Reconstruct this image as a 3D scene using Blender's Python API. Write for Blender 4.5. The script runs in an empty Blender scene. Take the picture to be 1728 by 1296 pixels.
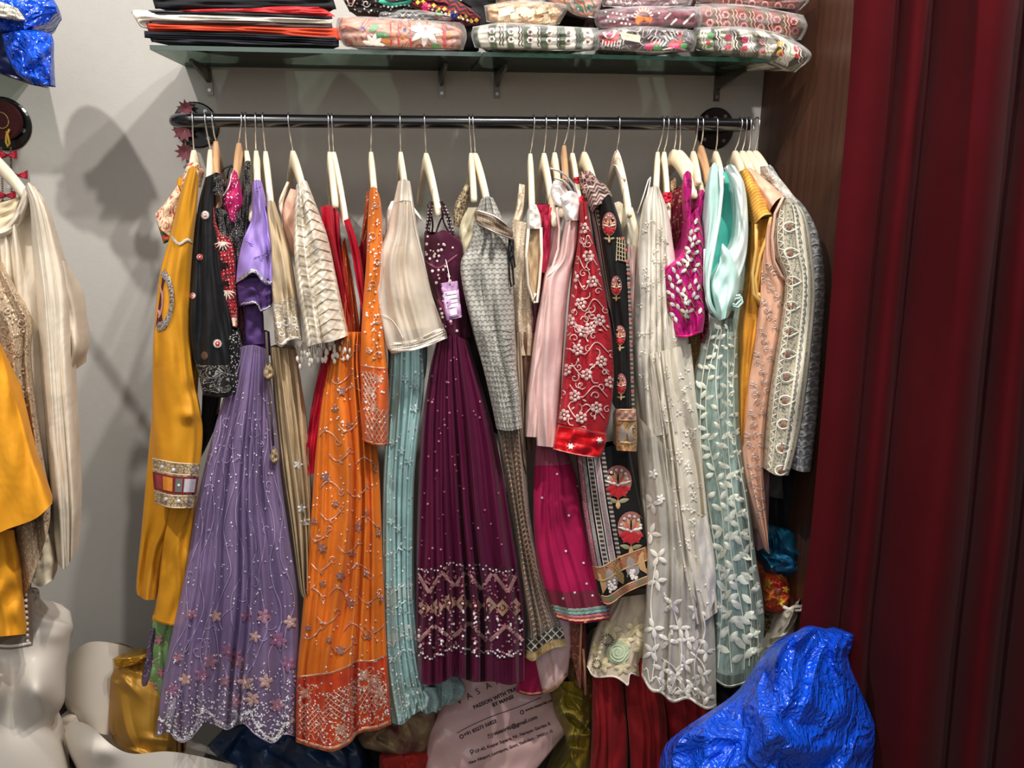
import bpy, math, random
import numpy as np
from mathutils import Vector, Matrix

# ------------------------------------------------------------------ camera
W_, H_, F_ = 1728.0, 1296.0, 1300.0
PITCH, YAW = math.radians(16.0), math.radians(8.8)
CAMZ = 1.66
scn = bpy.context.scene
cd = bpy.data.cameras.new('camera'); cam = bpy.data.objects.new('camera', cd)
scn.collection.objects.link(cam); scn.camera = cam
cam.location = (0, 0, CAMZ)
cam.rotation_euler = (math.pi/2 - PITCH, 0, -YAW)
cd.sensor_width = 36; cd.lens = F_/W_*36; cd.clip_start = .02

# ------------------------------------------------------------------ light
w = bpy.data.worlds.new('world'); scn.world = w; w.use_nodes = True
w.node_tree.nodes['Background'].inputs[0].default_value = (1.0, .97, .94, 1)
w.node_tree.nodes['Background'].inputs[1].default_value = .17
scn.view_settings.view_transform = 'Standard'; scn.view_settings.look = 'None'
scn.view_settings.exposure = 0.0; scn.view_settings.gamma = 1
scn.view_settings.use_curve_mapping = False
def spot(name, loc, tgt, power, size=.03, ang=95, col=(1, .965, .92)):
    l = bpy.data.lights.new(name, 'SPOT'); l.energy = power; l.shadow_soft_size = size
    l.spot_size = math.radians(ang); l.spot_blend = .6; l.color = col
    o = bpy.data.objects.new(name, l); scn.collection.objects.link(o)
    o.location = loc
    o.rotation_euler = (Vector(tgt)-Vector(loc)).to_track_quat('-Z', 'Y').to_euler()
spot('ceiling_spot_light', (.48, .54, 3.20), (.05, 1.6, .9), 125)
spot('ceiling_spot_light', (-.78, .52, 3.20), (-.35, 1.6, .9), 118)
spot('ceiling_spot_light', (.80, .50, 3.20), (.7, 1.6, .9), 95)
al = bpy.data.lights.new('shop_fill_light', 'AREA'); al.energy = 22; al.size = 1.8; al.color = (1, .97, .94)
ao = bpy.data.objects.new('shop_fill_light', al); scn.collection.objects.link(ao)
ao.location = (-.35, -.5, 2.6); ao.rotation_euler = (Vector((0, 1.6, .7))-Vector(ao.location)).to_track_quat('-Z', 'Y').to_euler()

# ------------------------------------------------------------------ projection helpers
_cp, _sp, _cy, _sy = math.cos(PITCH), math.sin(PITCH), math.cos(YAW), math.sin(YAW)
RIGHT = np.array([_cy, -_sy, 0.]); FWD = np.array([_sy*_cp, _cy*_cp, -_sp]); UP = np.array([_sy*_sp, _cy*_sp, _cp])
def UN(px, Y):
    """points on the vertical planes y=Y that are seen at the pixels px (N,2)"""
    px = np.asarray(px, float).reshape(-1, 2); Y = np.broadcast_to(np.asarray(Y, float).reshape(-1), (len(px),))
    d = FWD[None] + ((px[:, 0]-W_/2)/F_)[:, None]*RIGHT[None] + ((H_/2-px[:, 1])/F_)[:, None]*UP[None]
    k = Y/d[:, 1]
    return d*k[:, None] + np.array([0, 0, CAMZ])
def at(x, y, Y): return Vector(UN([(x, y)], Y)[0])

# ------------------------------------------------------------------ objects
def thing(name, label, cat, loc=(0, 0, 0), group=None):
    o = bpy.data.objects.new(name, None); scn.collection.objects.link(o); o.empty_display_size = .05
    o.location = loc; o['label'] = label; o['category'] = cat
    if group: o['group'] = group
    return o
def tag(o, label, cat, group=None):
    o['label'] = label; o['category'] = cat
    if group: o['group'] = group
    return o
def mesh(name, V, Fc, mat, parent=None, smooth=True, uv=None, structure=False, kind=None):
    V = np.asarray(V, float)
    if parent is not None:
        off = Vector((0, 0, 0)); p = parent
        while p is not None: off += p.location; p = p.parent
        V = V - np.array(off)
        loc = (0, 0, 0)
    else:
        c = (V.min(0)+V.max(0))/2; c[2] = V[:, 2].min(); V = V-c; loc = tuple(c)
    me = bpy.data.meshes.new(name); me.from_pydata(V.tolist(), [], [tuple(f) for f in Fc])
    if uv is not None:
        ul = me.uv_layers.new(name='UVMap'); li = np.zeros(len(me.loops), int); me.loops.foreach_get('vertex_index', li)
        ul.data.foreach_set('uv', np.asarray(uv, float)[li].ravel())
    if smooth: me.polygons.foreach_set('use_smooth', [True]*len(me.polygons))
    if mat: me.materials.append(mat)
    me.update()
    o = bpy.data.objects.new(name, me); scn.collection.objects.link(o); o.location = loc
    if parent is not None: o.parent = parent
    if structure: o['kind'] = 'structure'
    if kind: o['kind'] = kind
    return o
def box(name, c, s, mat, parent=None, bev=0, **k):
    c = np.array(c, float); s = np.array(s, float)/2
    V = []; 
    if bev:
        for z, b in ((-1, bev), (-1, 0), (1, 0), (1, bev)):
            zz = z*s[2] if b else z*(s[2]-bev)
            for sx, sy in ((-1, -1), (1, -1), (1, 1), (-1, 1)): V.append(c+[sx*(s[0]-b), sy*(s[1]-b), zz])
        Fc = [(3, 2, 1, 0), (12, 13, 14, 15)]
        for r in range(3):
            for i in range(4): Fc.append((r*4+i, r*4+(i+1) % 4, r*4+4+(i+1) % 4, r*4+4+i))
    else:
        for sz in (-1, 1):
            for sx, sy in ((-1, -1), (1, -1), (1, 1), (-1, 1)): V.append(c+[sx*s[0], sy*s[1], sz*s[2]])
        Fc = [(3, 2, 1, 0), (4, 5, 6, 7)]+[(i, (i+1) % 4, 4+(i+1) % 4, 4+i) for i in range(4)]
    return mesh(name, V, Fc, mat, parent, smooth=False, **k)
def tube_geo(pts, rad, n=10, base=0):
    pts = [Vector(p) for p in pts]; V = []; Fc = []; m = len(pts)
    rads = rad if hasattr(rad, '__len__') else [rad]*m
    t0 = (pts[1]-pts[0]).normalized(); ref = Vector((0, 0, 1)) if abs(t0.z) < .9 else Vector((1, 0, 0))
    nrm = t0.cross(ref).normalized()
    for i, p in enumerate(pts):
        t = (pts[min(i+1, m-1)]-pts[max(i-1, 0)]).normalized()
        nrm = (nrm - t*nrm.dot(t)).normalized(); b = t.cross(nrm)
        for k in range(n):
            a = 2*math.pi*k/n; V.append(tuple(p + (nrm*math.cos(a)+b*math.sin(a))*rads[i]))
    for i in range(m-1):
        for k in range(n): Fc.append((base+i*n+k, base+i*n+(k+1) % n, base+(i+1)*n+(k+1) % n, base+(i+1)*n+k))
    Fc.append(tuple(base+k for k in range(n-1, -1, -1))); Fc.append(tuple(base+(m-1)*n+k for k in range(n)))
    return V, Fc
def tube(name, pts, rad, mat, parent=None, n=10, **k):
    V, Fc = tube_geo(pts, rad, n); return mesh(name, V, Fc, mat, parent, **k)
def disc_y(name, c, r, th, mat, parent=None, n=40, **k):
    """round plate facing the camera side (-y)"""
    V = []; Fc = []
    for y, rr in ((0, r), (-th*.6, r), (-th, r*.94)):
        for i in range(n):
            a = 2*math.pi*i/n; V.append((c[0]+rr*math.cos(a), c[1]+y, c[2]+rr*math.sin(a)))
    for j in range(2):
        for i in range(n): Fc.append((j*n+i, j*n+(i+1) % n, (j+1)*n+(i+1) % n, (j+1)*n+i))
    Fc.append(tuple(2*n+i for i in range(n)))
    return mesh(name, V, Fc, mat, parent, smooth=False, **k)

# ------------------------------------------------------------------ materials
def lin(h):
    if isinstance(h, str):
        h = h.lstrip('#'); c = [int(h[i:i+2], 16)/255 for i in (0, 2, 4)]
        return tuple((x/12.92 if x <= .04045 else ((x+.055)/1.055)**2.4) for x in c)+(1,)
    return tuple(h)+((1,) if len(h) == 3 else ())
class NT:
    def __init__(s, m): s.t = m.node_tree; s.n = s.t.nodes; s.l = s.t.links
    def node(s, ty, **kw):
        n = s.n.new(ty)
        for k, v in kw.items(): setattr(n, k, v)
        return n
    def set(s, sock, v):
        if isinstance(v, bpy.types.NodeSocket): s.l.new(v, sock)
        else: sock.default_value = v
    def m(s, op, a, b=None, c=None):
        n = s.node('ShaderNodeMath', operation=op); s.set(n.inputs[0], a)
        if b is not None: s.set(n.inputs[1], b)
        if c is not None: s.set(n.inputs[2], c)
        return n.outputs[0]
    def mix(s, f, a, b):
        n = s.node('ShaderNodeMix', data_type='RGBA'); s.set(n.inputs[0], f); s.set(n.inputs[6], a); s.set(n.inputs[7], b); return n.outputs[2]
    def vec(s, x, y, z=0.):
        n = s.node('ShaderNodeCombineXYZ'); s.set(n.inputs[0], x); s.set(n.inputs[1], y); s.set(n.inputs[2], z); return n.outputs[0]
    def noise(s, v, sc, det=3, rough=.5, dist=0):
        n = s.node('ShaderNodeTexNoise'); s.set(n.inputs['Vector'], v); n.inputs['Scale'].default_value = sc
        n.inputs['Detail'].default_value = det; n.inputs['Roughness'].default_value = rough; n.inputs['Distortion'].default_value = dist; return n.outputs[0]
    def vor(s, v, sc, feat='F1', rnd=1.0, out='Distance'):
        n = s.node('ShaderNodeTexVoronoi', feature=feat); s.set(n.inputs['Vector'], v); n.inputs['Scale'].default_value = sc
        n.inputs['Randomness'].default_value = rnd; return n.outputs[out]
    def step(s, x, e, soft=.05):
        n = s.node('ShaderNodeMapRange'); s.set(n.inputs[0], x); n.inputs[1].default_value = e-soft; n.inputs[2].default_value = e+soft; return n.outputs[0]
PATS = {}
def pat(f): PATS[f.__name__] = f; return f
def frac_c(N, x): return N.m('ABSOLUTE', N.m('SUBTRACT', N.m('FRACT', x), .5))   # 0..0.5
@pat
def noise(N, u, v, sc): return N.step(N.noise(N.vec(u, v), sc, 4), .5, .12)
@pat
def dots(N, u, v, sc): return N.m('SUBTRACT', 1, N.step(N.vor(N.vec(u, v), sc, rnd=.25), .22, .05))
@pat
def rdots(N, u, v, sc): return N.m('SUBTRACT', 1, N.step(N.vor(N.vec(u, v), sc, rnd=1), .25, .06))
@pat
def cells(N, u, v, sc): return N.m('SUBTRACT', 1, N.step(N.vor(N.vec(u, v), sc, 'DISTANCE_TO_EDGE', rnd=.7), .08, .03))
@pat
def vstripe(N, u, v, sc): return N.step(frac_c(N, N.m('MULTIPLY', u, sc)), .28, .05)
@pat
def hstripe(N, u, v, sc): return N.step(frac_c(N, N.m('MULTIPLY', v, sc)), .28, .05)
@pat
def lattice(N, u, v, sc):
    a = frac_c(N, N.m('MULTIPLY', N.m('ADD', u, v), sc)); b = frac_c(N, N.m('MULTIPLY', N.m('SUBTRACT', u, v), sc))
    return N.m('SUBTRACT', 1, N.step(N.m('MINIMUM', a, b), .1, .03))
@pat
def zig(N, u, v, sc):
    z = N.m('ADD', N.m('MULTIPLY', v, sc), N.m('MULTIPLY', frac_c(N, N.m('MULTIPLY', u, sc*.5)), 1.6))
    return N.step(frac_c(N, z), .25, .06)
@pat
def scroll(N, u, v, sc):
    n = N.noise(N.vec(u, v), sc*.5, 2, .4, 1.2)
    return N.m('SUBTRACT', 1, N.step(frac_c(N, N.m('MULTIPLY', n, 7)), .12, .05))
@pat
def fish(N, u, v, sc):      # rows of scales
    vv = N.m('MULTIPLY', v, sc); r = N.m('FLOOR', vv)
    uu = N.m('ADD', N.m('MULTIPLY', u, sc), N.m('MULTIPLY', r, .5))
    a = N.m('SUBTRACT', N.m('FRACT', uu), .5); b = N.m('SUBTRACT', N.m('FRACT', vv), .1)
    d = N.m('SQRT', N.m('ADD', N.m('MULTIPLY', a, a), N.m('MULTIPLY', b, b)))
    return N.m('SUBTRACT', 1, N.step(N.m('ABSOLUTE', N.m('SUBTRACT', d, .45)), .12, .05))
@pat
def chain(N, u, v, sc):     # vertical bands of alternating ornament
    a = frac_c(N, N.m('MULTIPLY', u, sc)); b = frac_c(N, N.m('MULTIPLY', v, sc*1.7))
    d = N.m('SQRT', N.m('ADD', N.m('MULTIPLY', a, a), N.m('MULTIPLY', N.m('MULTIPLY', b, b), .5)))
    return N.m('MAXIMUM', N.step(a, .42, .03), N.m('SUBTRACT', 1, N.step(N.m('ABSOLUTE', N.m('SUBTRACT', d, .2)), .05, .03)))
@pat
def hexf(N, u, v, sc):
    x = N.vor(N.vec(u, v), sc, rnd=0.); y = N.vor(N.vec(u, v), sc, 'DISTANCE_TO_EDGE', rnd=0.)
    return N.m('MAXIMUM', N.m('SUBTRACT', 1, N.step(x, .14, .03)), N.m('SUBTRACT', 1, N.step(N.m('ABSOLUTE', N.m('SUBTRACT', y, .17)), .04, .02)))
MC = {}
def M(name, base, base2=None, pattern=None, sc=60, rough=.75, metal=0., metal2=None, sheen=.25, bump=.25, weave=900, var=.12,
      wr=.5, spark=None, alpha=None, alpha2=None, trans=0., spec=.35, p3=None, stretch=1., coat=0, wsc=9, sat=None):
    if name in MC: return MC[name]
    m = bpy.data.materials.new(name); m.use_nodes = True; N = NT(m); bs = N.n['Principled BSDF']
    tc = N.node('ShaderNodeTexCoord'); sep = N.node('ShaderNodeSeparateXYZ'); N.l.new(tc.outputs['UV'], sep.inputs[0])
    u, v = sep.outputs[0], sep.outputs[1]; uvv = N.vec(u, v)
    oc = tc.outputs['Object']
    col = lin(base)
    nz = N.noise(oc, 14, 3)
    dark = tuple(c*(1-var*1.6) for c in col[:3])+(1,); lite = tuple(min(1, c*(1+var)) for c in col[:3])+(1,)
    c = N.mix(N.step(nz, .5, .25), dark, lite)
    h = N.m('MULTIPLY', N.noise(oc, weave, 1), .12)
    fac = None
    if pattern:
        uu = N.m('MULTIPLY', u, stretch) if stretch != 1 else u
        fac = PATS[pattern](N, uu, v, sc); c = N.mix(fac, c, lin(base2)); h = N.m('ADD', h, N.m('MULTIPLY', fac, .5))
        if metal2 is not None: N.set(bs.inputs['Metallic'], N.m('ADD', N.m('MULTIPLY', fac, metal2-metal), metal))
    if p3:   # (pattern, scale, colour)
        f3 = PATS[p3[0]](N, u, v, p3[1]); c = N.mix(f3, c, lin(p3[2])); h = N.m('ADD', h, N.m('MULTIPLY', f3, .4))
    rg = rough
    if spark:  # (scale, density, colour)
        vn = N.node('ShaderNodeTexVoronoi'); N.set(vn.inputs['Vector'], uvv); vn.inputs['Scale'].default_value = spark[0]
        s1 = N.m('SUBTRACT', 1, N.step(vn.outputs['Distance'], .28, .04)); sc_ = N.node('ShaderNodeSeparateColor'); N.l.new(vn.outputs['Color'], sc_.inputs[0])
        s2 = N.m('LESS_THAN', sc_.outputs[0], spark[1]); sf = N.m('MULTIPLY', s1, s2)
        c = N.mix(sf, c, lin(spark[2])); rg = N.m('SUBTRACT', rough, N.m('MULTIPLY', sf, rough-.25)); h = N.m('ADD', h, N.m('MULTIPLY', sf, .6))
    N.set(bs.inputs['Base Color'], c); N.set(bs.inputs['Roughness'], rg)
    if metal2 is None: bs.inputs['Metallic'].default_value = metal
    bs.inputs['Specular IOR Level'].default_value = spec
    bs.inputs['Sheen Weight'].default_value = sheen*.4; bs.inputs['Sheen Tint'].default_value = tuple(.35+.65*x for x in col[:3])+(1,); bs.inputs['Sheen Roughness'].default_value = .4
    bs.inputs['Coat Weight'].default_value = coat; bs.inputs['Coat Roughness'].default_value = .15
    if wr:   # soft fine wrinkles, stretched along the hang of the cloth
        wv = N.vec(N.m('MULTIPLY', u, 1.9), v)
        h2 = N.noise(wv, wsc, 3, .55, .3)
        b2 = N.node('ShaderNodeBump'); b2.inputs['Strength'].default_value = wr*.75; b2.inputs['Distance'].default_value = .012; N.l.new(h2, b2.inputs['Height'])
    b1 = N.node('ShaderNodeBump'); b1.inputs['Strength'].default_value = bump; b1.inputs['Distance'].default_value = .002; N.l.new(h, b1.inputs['Height'])
    if wr: N.l.new(b2.outputs[0], b1.inputs['Normal'])
    N.l.new(b1.outputs[0], bs.inputs['Normal'])
    out = N.n['Material Output']
    sh = bs.outputs[0]
    if trans:
        tr = N.node('ShaderNodeBsdfTranslucent'); N.set(tr.inputs[0], c); ms = N.node('ShaderNodeMixShader'); ms.inputs[0].default_value = trans
        N.l.new(sh, ms.inputs[1]); N.l.new(tr.outputs[0], ms.inputs[2]); sh = ms.outputs[0]
    if alpha is not None:
        tp = N.node('ShaderNodeBsdfTransparent'); ms = N.node('ShaderNodeMixShader')
        if fac is not None and alpha2 is not None: N.set(ms.inputs[0], N.m('ADD', alpha, N.m('MULTIPLY', fac, alpha2-alpha)))
        else: ms.inputs[0].default_value = alpha
        N.l.new(tp.outputs[0], ms.inputs[1]); N.l.new(sh, ms.inputs[2]); sh = ms.outputs[0]
    N.l.new(sh, out.inputs['Surface'])
    MC[name] = m; return m
def plastic(name, col=(1, 1, 1), clear=.82, rough=.12):
    if name in MC: return MC[name]
    m = bpy.data.materials.new(name); m.use_nodes = True; N = NT(m); bs = N.n['Principled BSDF']
    tc = N.node('ShaderNodeTexCoord')
    bs.inputs['Base Color'].default_value = lin(col); bs.inputs['Roughness'].default_value = rough; bs.inputs['Specular IOR Level'].default_value = .9
    n1 = N.vor(tc.outputs['Object'], 34, 'DISTANCE_TO_EDGE'); n2 = N.noise(tc.outputs['Object'], 55, 3)
    b = N.node('ShaderNodeBump'); b.inputs['Strength'].default_value = .55; b.inputs['Distance'].default_value = .006
    N.set(b.inputs['Height'], N.m('ADD', N.m('MULTIPLY', n1, 1.2), n2)); N.l.new(b.outputs[0], bs.inputs['Normal'])
    tp = N.node('ShaderNodeBsdfTransparent'); ms = N.node('ShaderNodeMixShader'); fr = N.node('ShaderNodeFresnel'); fr.inputs[0].default_value = 1.5
    N.l.new(b.outputs[0], fr.inputs['Normal'])
    N.set(ms.inputs[0], N.m('MINIMUM', 1, N.m('ADD', 1-clear, N.m('MULTIPLY', fr.outputs[0], .75))))
    N.l.new(tp.outputs[0], ms.inputs[1]); N.l.new(bs.outputs[0], ms.inputs[2]); N.l.new(ms.outputs[0], N.n['Material Output'].inputs['Surface'])
    MC[name] = m; return m
def simple(name, col, rough=.5, metal=0, spec=.5, bump=0, bsc=60, coat=0, var=0, aniso=None):
    if name in MC: return MC[name]
    m = bpy.data.materials.new(name); m.use_nodes = True; N = NT(m); bs = N.n['Principled BSDF']
    bs.inputs['Base Color'].default_value = lin(col); bs.inputs['Roughness'].default_value = rough; bs.inputs['Metallic'].default_value = metal
    bs.inputs['Specular IOR Level'].default_value = spec; bs.inputs['Coat Weight'].default_value = coat
    tc = N.node('ShaderNodeTexCoord')
    if var:
        c = lin(col); N.set(bs.inputs['Base Color'], N.mix(N.step(N.noise(tc.outputs['Object'], bsc/4, 3), .5, .3), tuple(x*(1-var) for x in c[:3])+(1,), tuple(min(1, x*(1+var*.6)) for x in c[:3])+(1,)))
    if bump:
        b = N.node('ShaderNodeBump'); b.inputs['Strength'].default_value = bump; b.inputs['Distance'].default_value = .003
        N.l.new(N.noise(tc.outputs['Object'], bsc, 4), b.inputs['Height']); N.l.new(b.outputs[0], bs.inputs['Normal'])
    MC[name] = m; return m

def poly_mat(name, col, rough=.25, st=.8, sc=16):
    m = bpy.data.materials.new(name); m.use_nodes = True; N = NT(m); bs = N.n['Principled BSDF']
    bs.inputs['Base Color'].default_value = lin(col); bs.inputs['Roughness'].default_value = rough; bs.inputs['Specular IOR Level'].default_value = .7
    oc = N.node('ShaderNodeTexCoord').outputs['Object']
    n1 = N.noise(oc, sc, 3, .5, .6); r1 = N.m('SUBTRACT', 1, N.m('MULTIPLY', N.m('ABSOLUTE', N.m('SUBTRACT', n1, .5)), 7)); r1 = N.m('MAXIMUM', r1, 0)
    n2 = N.noise(oc, sc*3, 2, .5, .4); r2 = N.m('MAXIMUM', N.m('SUBTRACT', 1, N.m('MULTIPLY', N.m('ABSOLUTE', N.m('SUBTRACT', n2, .5)), 8)), 0)
    b = N.node('ShaderNodeBump'); b.inputs['Strength'].default_value = st; b.inputs['Distance'].default_value = .008
    N.set(b.inputs['Height'], N.m('ADD', r1, N.m('MULTIPLY', r2, .35))); N.l.new(b.outputs[0], bs.inputs['Normal'])
    MC[name] = m; return m

# ------------------------------------------------------------------ cloth patches
def crom(P, n=None, ts=None):
    """smooth curve through the points P, resampled by arc length"""
    P = np.asarray(P, float)
    if len(P) == 2: D = P[0]+(P[1]-P[0])*np.linspace(0, 1, 24)[:, None]
    else:
        Q = np.vstack([2*P[0]-P[1], P, 2*P[-1]-P[-2]]); D = []
        for i in range(1, len(Q)-2):
            for t in np.linspace(0, 1, 9)[:-1]:
                a, b, c, d = Q[i-1], Q[i], Q[i+1], Q[i+2]
                D.append(.5*((2*b)+(-a+c)*t+(2*a-5*b+4*c-d)*t*t+(-a+3*b-3*c+d)*t**3))
        D.append(P[-1]); D = np.array(D)
    L = np.concatenate([[0], np.cumsum(np.linalg.norm(np.diff(D, axis=0), axis=1))]); L /= L[-1]
    return D, L
class Curve:
    def __init__(s, P): s.D, s.L = crom(P)
    def __call__(s, t): return np.stack([np.interp(t, s.L, s.D[:, 0]), np.interp(t, s.L, s.D[:, 1])], -1)
def fn(x, y, seed, k=6):
    r = np.random.RandomState(seed); o = 0
    for i in range(k):
        a, b, c = r.uniform(-1, 1), r.uniform(-1, 1), r.uniform(0, 6.28); o = o+np.sin(6.28*(a*x+b*y)+c)
    return o/math.sqrt(k)*.8
class Patch:
    def __init__(s, name, mat, L, R, T=None, B=None, Y=1.47, bulge=.03, back=.09, nf=0, amp=.01, amp0=None, fr=None, wob=.25, seed=1, cr=0, crn=14,
                 parent=None, ns=None, nt=None, pil=False, Yf=None, lean=0., bumps=(), closed=True, uvs=1., bp=.5, structure=False, sharp=0., edge=.0, wav=1.):
        s.wav = wav
        s.L, s.R = Curve(L), Curve(R)
        s.T = Curve([L[0]]+list(T or [])+[R[0]]); s.B = Curve([L[-1]]+list(B or [])+[R[-1]])
        s.Y = Y if hasattr(Y, '__len__') else (Y, Y); s.bulge = bulge; s.back = back; s.nf = nf; s.amp = amp
        s.amp0 = amp*.35 if amp0 is None else amp0; s.wob = wob; s.seed = seed; s.cr = cr; s.pil = pil; s.Yf = Yf; s.lean = lean; s.bumps = bumps
        s.bp = bp; s.sharp = sharp; s.c = [s.L(0.)[..., :].ravel(), s.R(0.).ravel(), s.L(1.).ravel(), s.R(1.).ravel()]
        r = np.random.RandomState(seed*7+3); s.ph = r.uniform(0, 6.28, 4); s.edge = edge
        s.creases = [(r.uniform(0, 1, 2), r.uniform(0, 6.28), r.uniform(.15, .5), r.uniform(.4, 1)) for _ in range(crn)]
        wpx = max(np.linalg.norm(s.L(.5)-s.R(.5)), np.linalg.norm(s.L(.95)-s.R(.95)), 8); hpx = max(np.linalg.norm(s.T(.5)-s.B(.5)), 8)
        s.wpx, s.hpx = wpx, hpx
        ns = ns or int(min(150, max(14, wpx/3.0, nf*9))); nt = nt or int(min(130, max(12, hpx/6)))
        s.ns, s.nt = ns, nt
        S, T_ = np.meshgrid(np.linspace(0, 1, ns), np.linspace(0, 1, nt)); S = S.ravel(); T_ = T_.ravel()
        P = s.P(S, T_); D = s.D(S, T_); V = UN(P, D); s.V = V
        m = np.mean([wpx, hpx]); sc = (s.Y[0]+s.Y[1])/2/F_
        uv = np.stack([S*wpx*sc, (1-T_)*hpx*sc], -1)*uvs
        idx = np.arange(ns*nt).reshape(nt, ns)
        Fc = np.stack([idx[1:, :-1], idx[1:, 1:], idx[:-1, 1:], idx[:-1, :-1]], -1).reshape(-1, 4).tolist()
        if closed and back:
            nb = 9; q = np.linspace(0, 1, nb)[1:-1]; Vb = []; ub = []
            A = V[idx[:, -1]]; Bp = V[idx[:, 0]]; tt = np.linspace(0, 1, nt)
            cap = np.clip(1-(2*tt-1)**6, 0, 1)**.5 if pil else np.clip(.28+2.2*tt, 0, 1)
            for j, qq in enumerate(q):
                pt = A+(Bp-A)*qq; pt = pt.copy(); pt[:, 1] += back*math.sin(math.pi*qq)**.6*cap; Vb.append(pt)
                ub.append(np.stack([np.full(nt, (1+qq)*wpx*sc), (1-tt)*hpx*sc], -1))
            Vb = np.stack(Vb, 1); ub = np.stack(ub, 1)
            off = len(V); V = np.vstack([V, Vb.reshape(-1, 3)]); uv = np.vstack([uv, ub.reshape(-1, 2)])
            k = nb-2; bi = np.concatenate([idx[:, -1:], off+np.arange(nt*k).reshape(nt, k), idx[:, :1]], 1)
            Fc += np.stack([bi[1:, :-1], bi[1:, 1:], bi[:-1, 1:], bi[:-1, :-1]], -1).reshape(-1, 4).tolist()
            if pil:
                for row in (0, nt-1):
                    ring = list(idx[row])+list(bi[row, 1:-1]); ring = ring if row else ring[::-1]; Fc.append([int(i) for i in ring[::-1]])
        s.obj = mesh(name, V, Fc, mat, parent, uv=uv, structure=structure)
        if closed is False or not back: pass
    def P(s, S, T):
        S = np.asarray(S, float); T = np.asarray(T, float); s1 = S[..., None]; t1 = T[..., None]
        c = s.c
        return (1-s1)*s.L(T)+s1*s.R(T)+(1-t1)*s.T(S)+t1*s.B(S)-((1-s1)*(1-t1)*c[0]+s1*(1-t1)*c[1]+(1-s1)*t1*c[2]+s1*t1*c[3])
    def D(s, S, T):
        Y = s.Y[0]+(s.Y[1]-s.Y[0])*T if len(s.Y) == 2 else np.interp(T, np.linspace(0, 1, len(s.Y)), s.Y)
        e = np.clip(1-(2*S-1)**2, 0, 1)
        prof = e**s.bp
        if s.pil: prof = prof*np.clip(1-(2*T-1)**4, 0, 1)**.5
        Y = Y - s.bulge*prof + s.lean*(S-.5)
        ed = np.clip(e*6, 0, 1)
        if s.nf:
            a = s.amp0+(s.amp-s.amp0)*np.clip(T, 0, 1)**.8
            sw = S+s.wob/s.nf*fn(S*1.2, T*1.3, s.seed+11)+(.42*fn(S*s.nf*.35, 0*T, s.seed+21)+.3*np.sin(6.28*S+s.ph[3]))/max(s.nf, 3)
            f = np.sin(6.2832*s.nf*sw+s.ph[0]); f = np.sign(f)*np.abs(f)**(.8) if not s.sharp else 1-2*np.abs(np.sin(3.1416*s.nf*sw+s.ph[0]))**s.sharp
            g = np.sin(6.2832*s.nf*1.73*sw+s.ph[1]+1.5*T)*.45
            md = np.clip(.7+.55*fn(S*s.nf*.4, T*.6, s.seed+5), .12, 1.6)
            Y = Y - a*(f*md+g)*np.maximum(ed, s.edge)
        Y = Y - .004*s.wav*fn(S*2.5, T*4, s.seed)*ed
        if s.cr:
            h = 0
            asp = s.hpx/s.wpx
            for (p, an, r, am) in s.creases:
                dx = (S-p[0]); dy = (T-p[1])*asp; l = dx*math.cos(an)+dy*math.sin(an); rr = (dx*dx+dy*dy)/(r*r)
                h = h+am*np.clip(1-np.abs(l)/(.22*r+.02), 0, 1)*np.exp(-rr*1.3)
            Y = Y - s.cr*h*ed
        if s.bumps:
            P = s.P(S, T)
            for (bx, by, rx, ry, am) in s.bumps:
                Y = Y-am*np.exp(-(((P[..., 0]-bx)/rx)**2+((P[..., 1]-by)/ry)**2))
        if s.Yf: Y = Y+s.Yf(S, T)
        return Y
    def inv(s, px):
        px = np.asarray(px, float).reshape(-1, 2)
        if not hasattr(s, '_g'):
            S, T = np.meshgrid(np.linspace(0, 1, 25), np.linspace(0, 1, 45)); s._g = (S.ravel(), T.ravel()); s._gp = s.P(*s._g)
        out = []
        for c in range(0, len(px), 4000):
            q = px[c:c+4000]; d = ((q[:, None]-s._gp[None])**2).sum(-1); k = d.argmin(1); S = s._g[0][k].copy(); T = s._g[1][k].copy()
            for _ in range(5):
                e = 1e-3; p = s.P(S, T); ps = (s.P(S+e, T)-s.P(S-e, T))/(2*e); pt = (s.P(S, T+e)-s.P(S, T-e))/(2*e)
                r = q-p; det = ps[:, 0]*pt[:, 1]-ps[:, 1]*pt[:, 0]; det = np.where(np.abs(det) < 1, np.sign(det+1e-9), det)
                ds = (r[:, 0]*pt[:, 1]-r[:, 1]*pt[:, 0])/det; dt = (ps[:, 0]*r[:, 1]-ps[:, 1]*r[:, 0])/det
                S = S+np.clip(ds, -.1, .1); T = T+np.clip(dt, -.1, .1)
                S = np.clip(S, -.2, 1.2); T = np.clip(T, -.2, 1.2)
            out.append(np.stack([S, T], -1))
        return np.vstack(out)
    def st(s, S, T): return tuple(s.P(np.array([S]), np.array([T]))[0])
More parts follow.
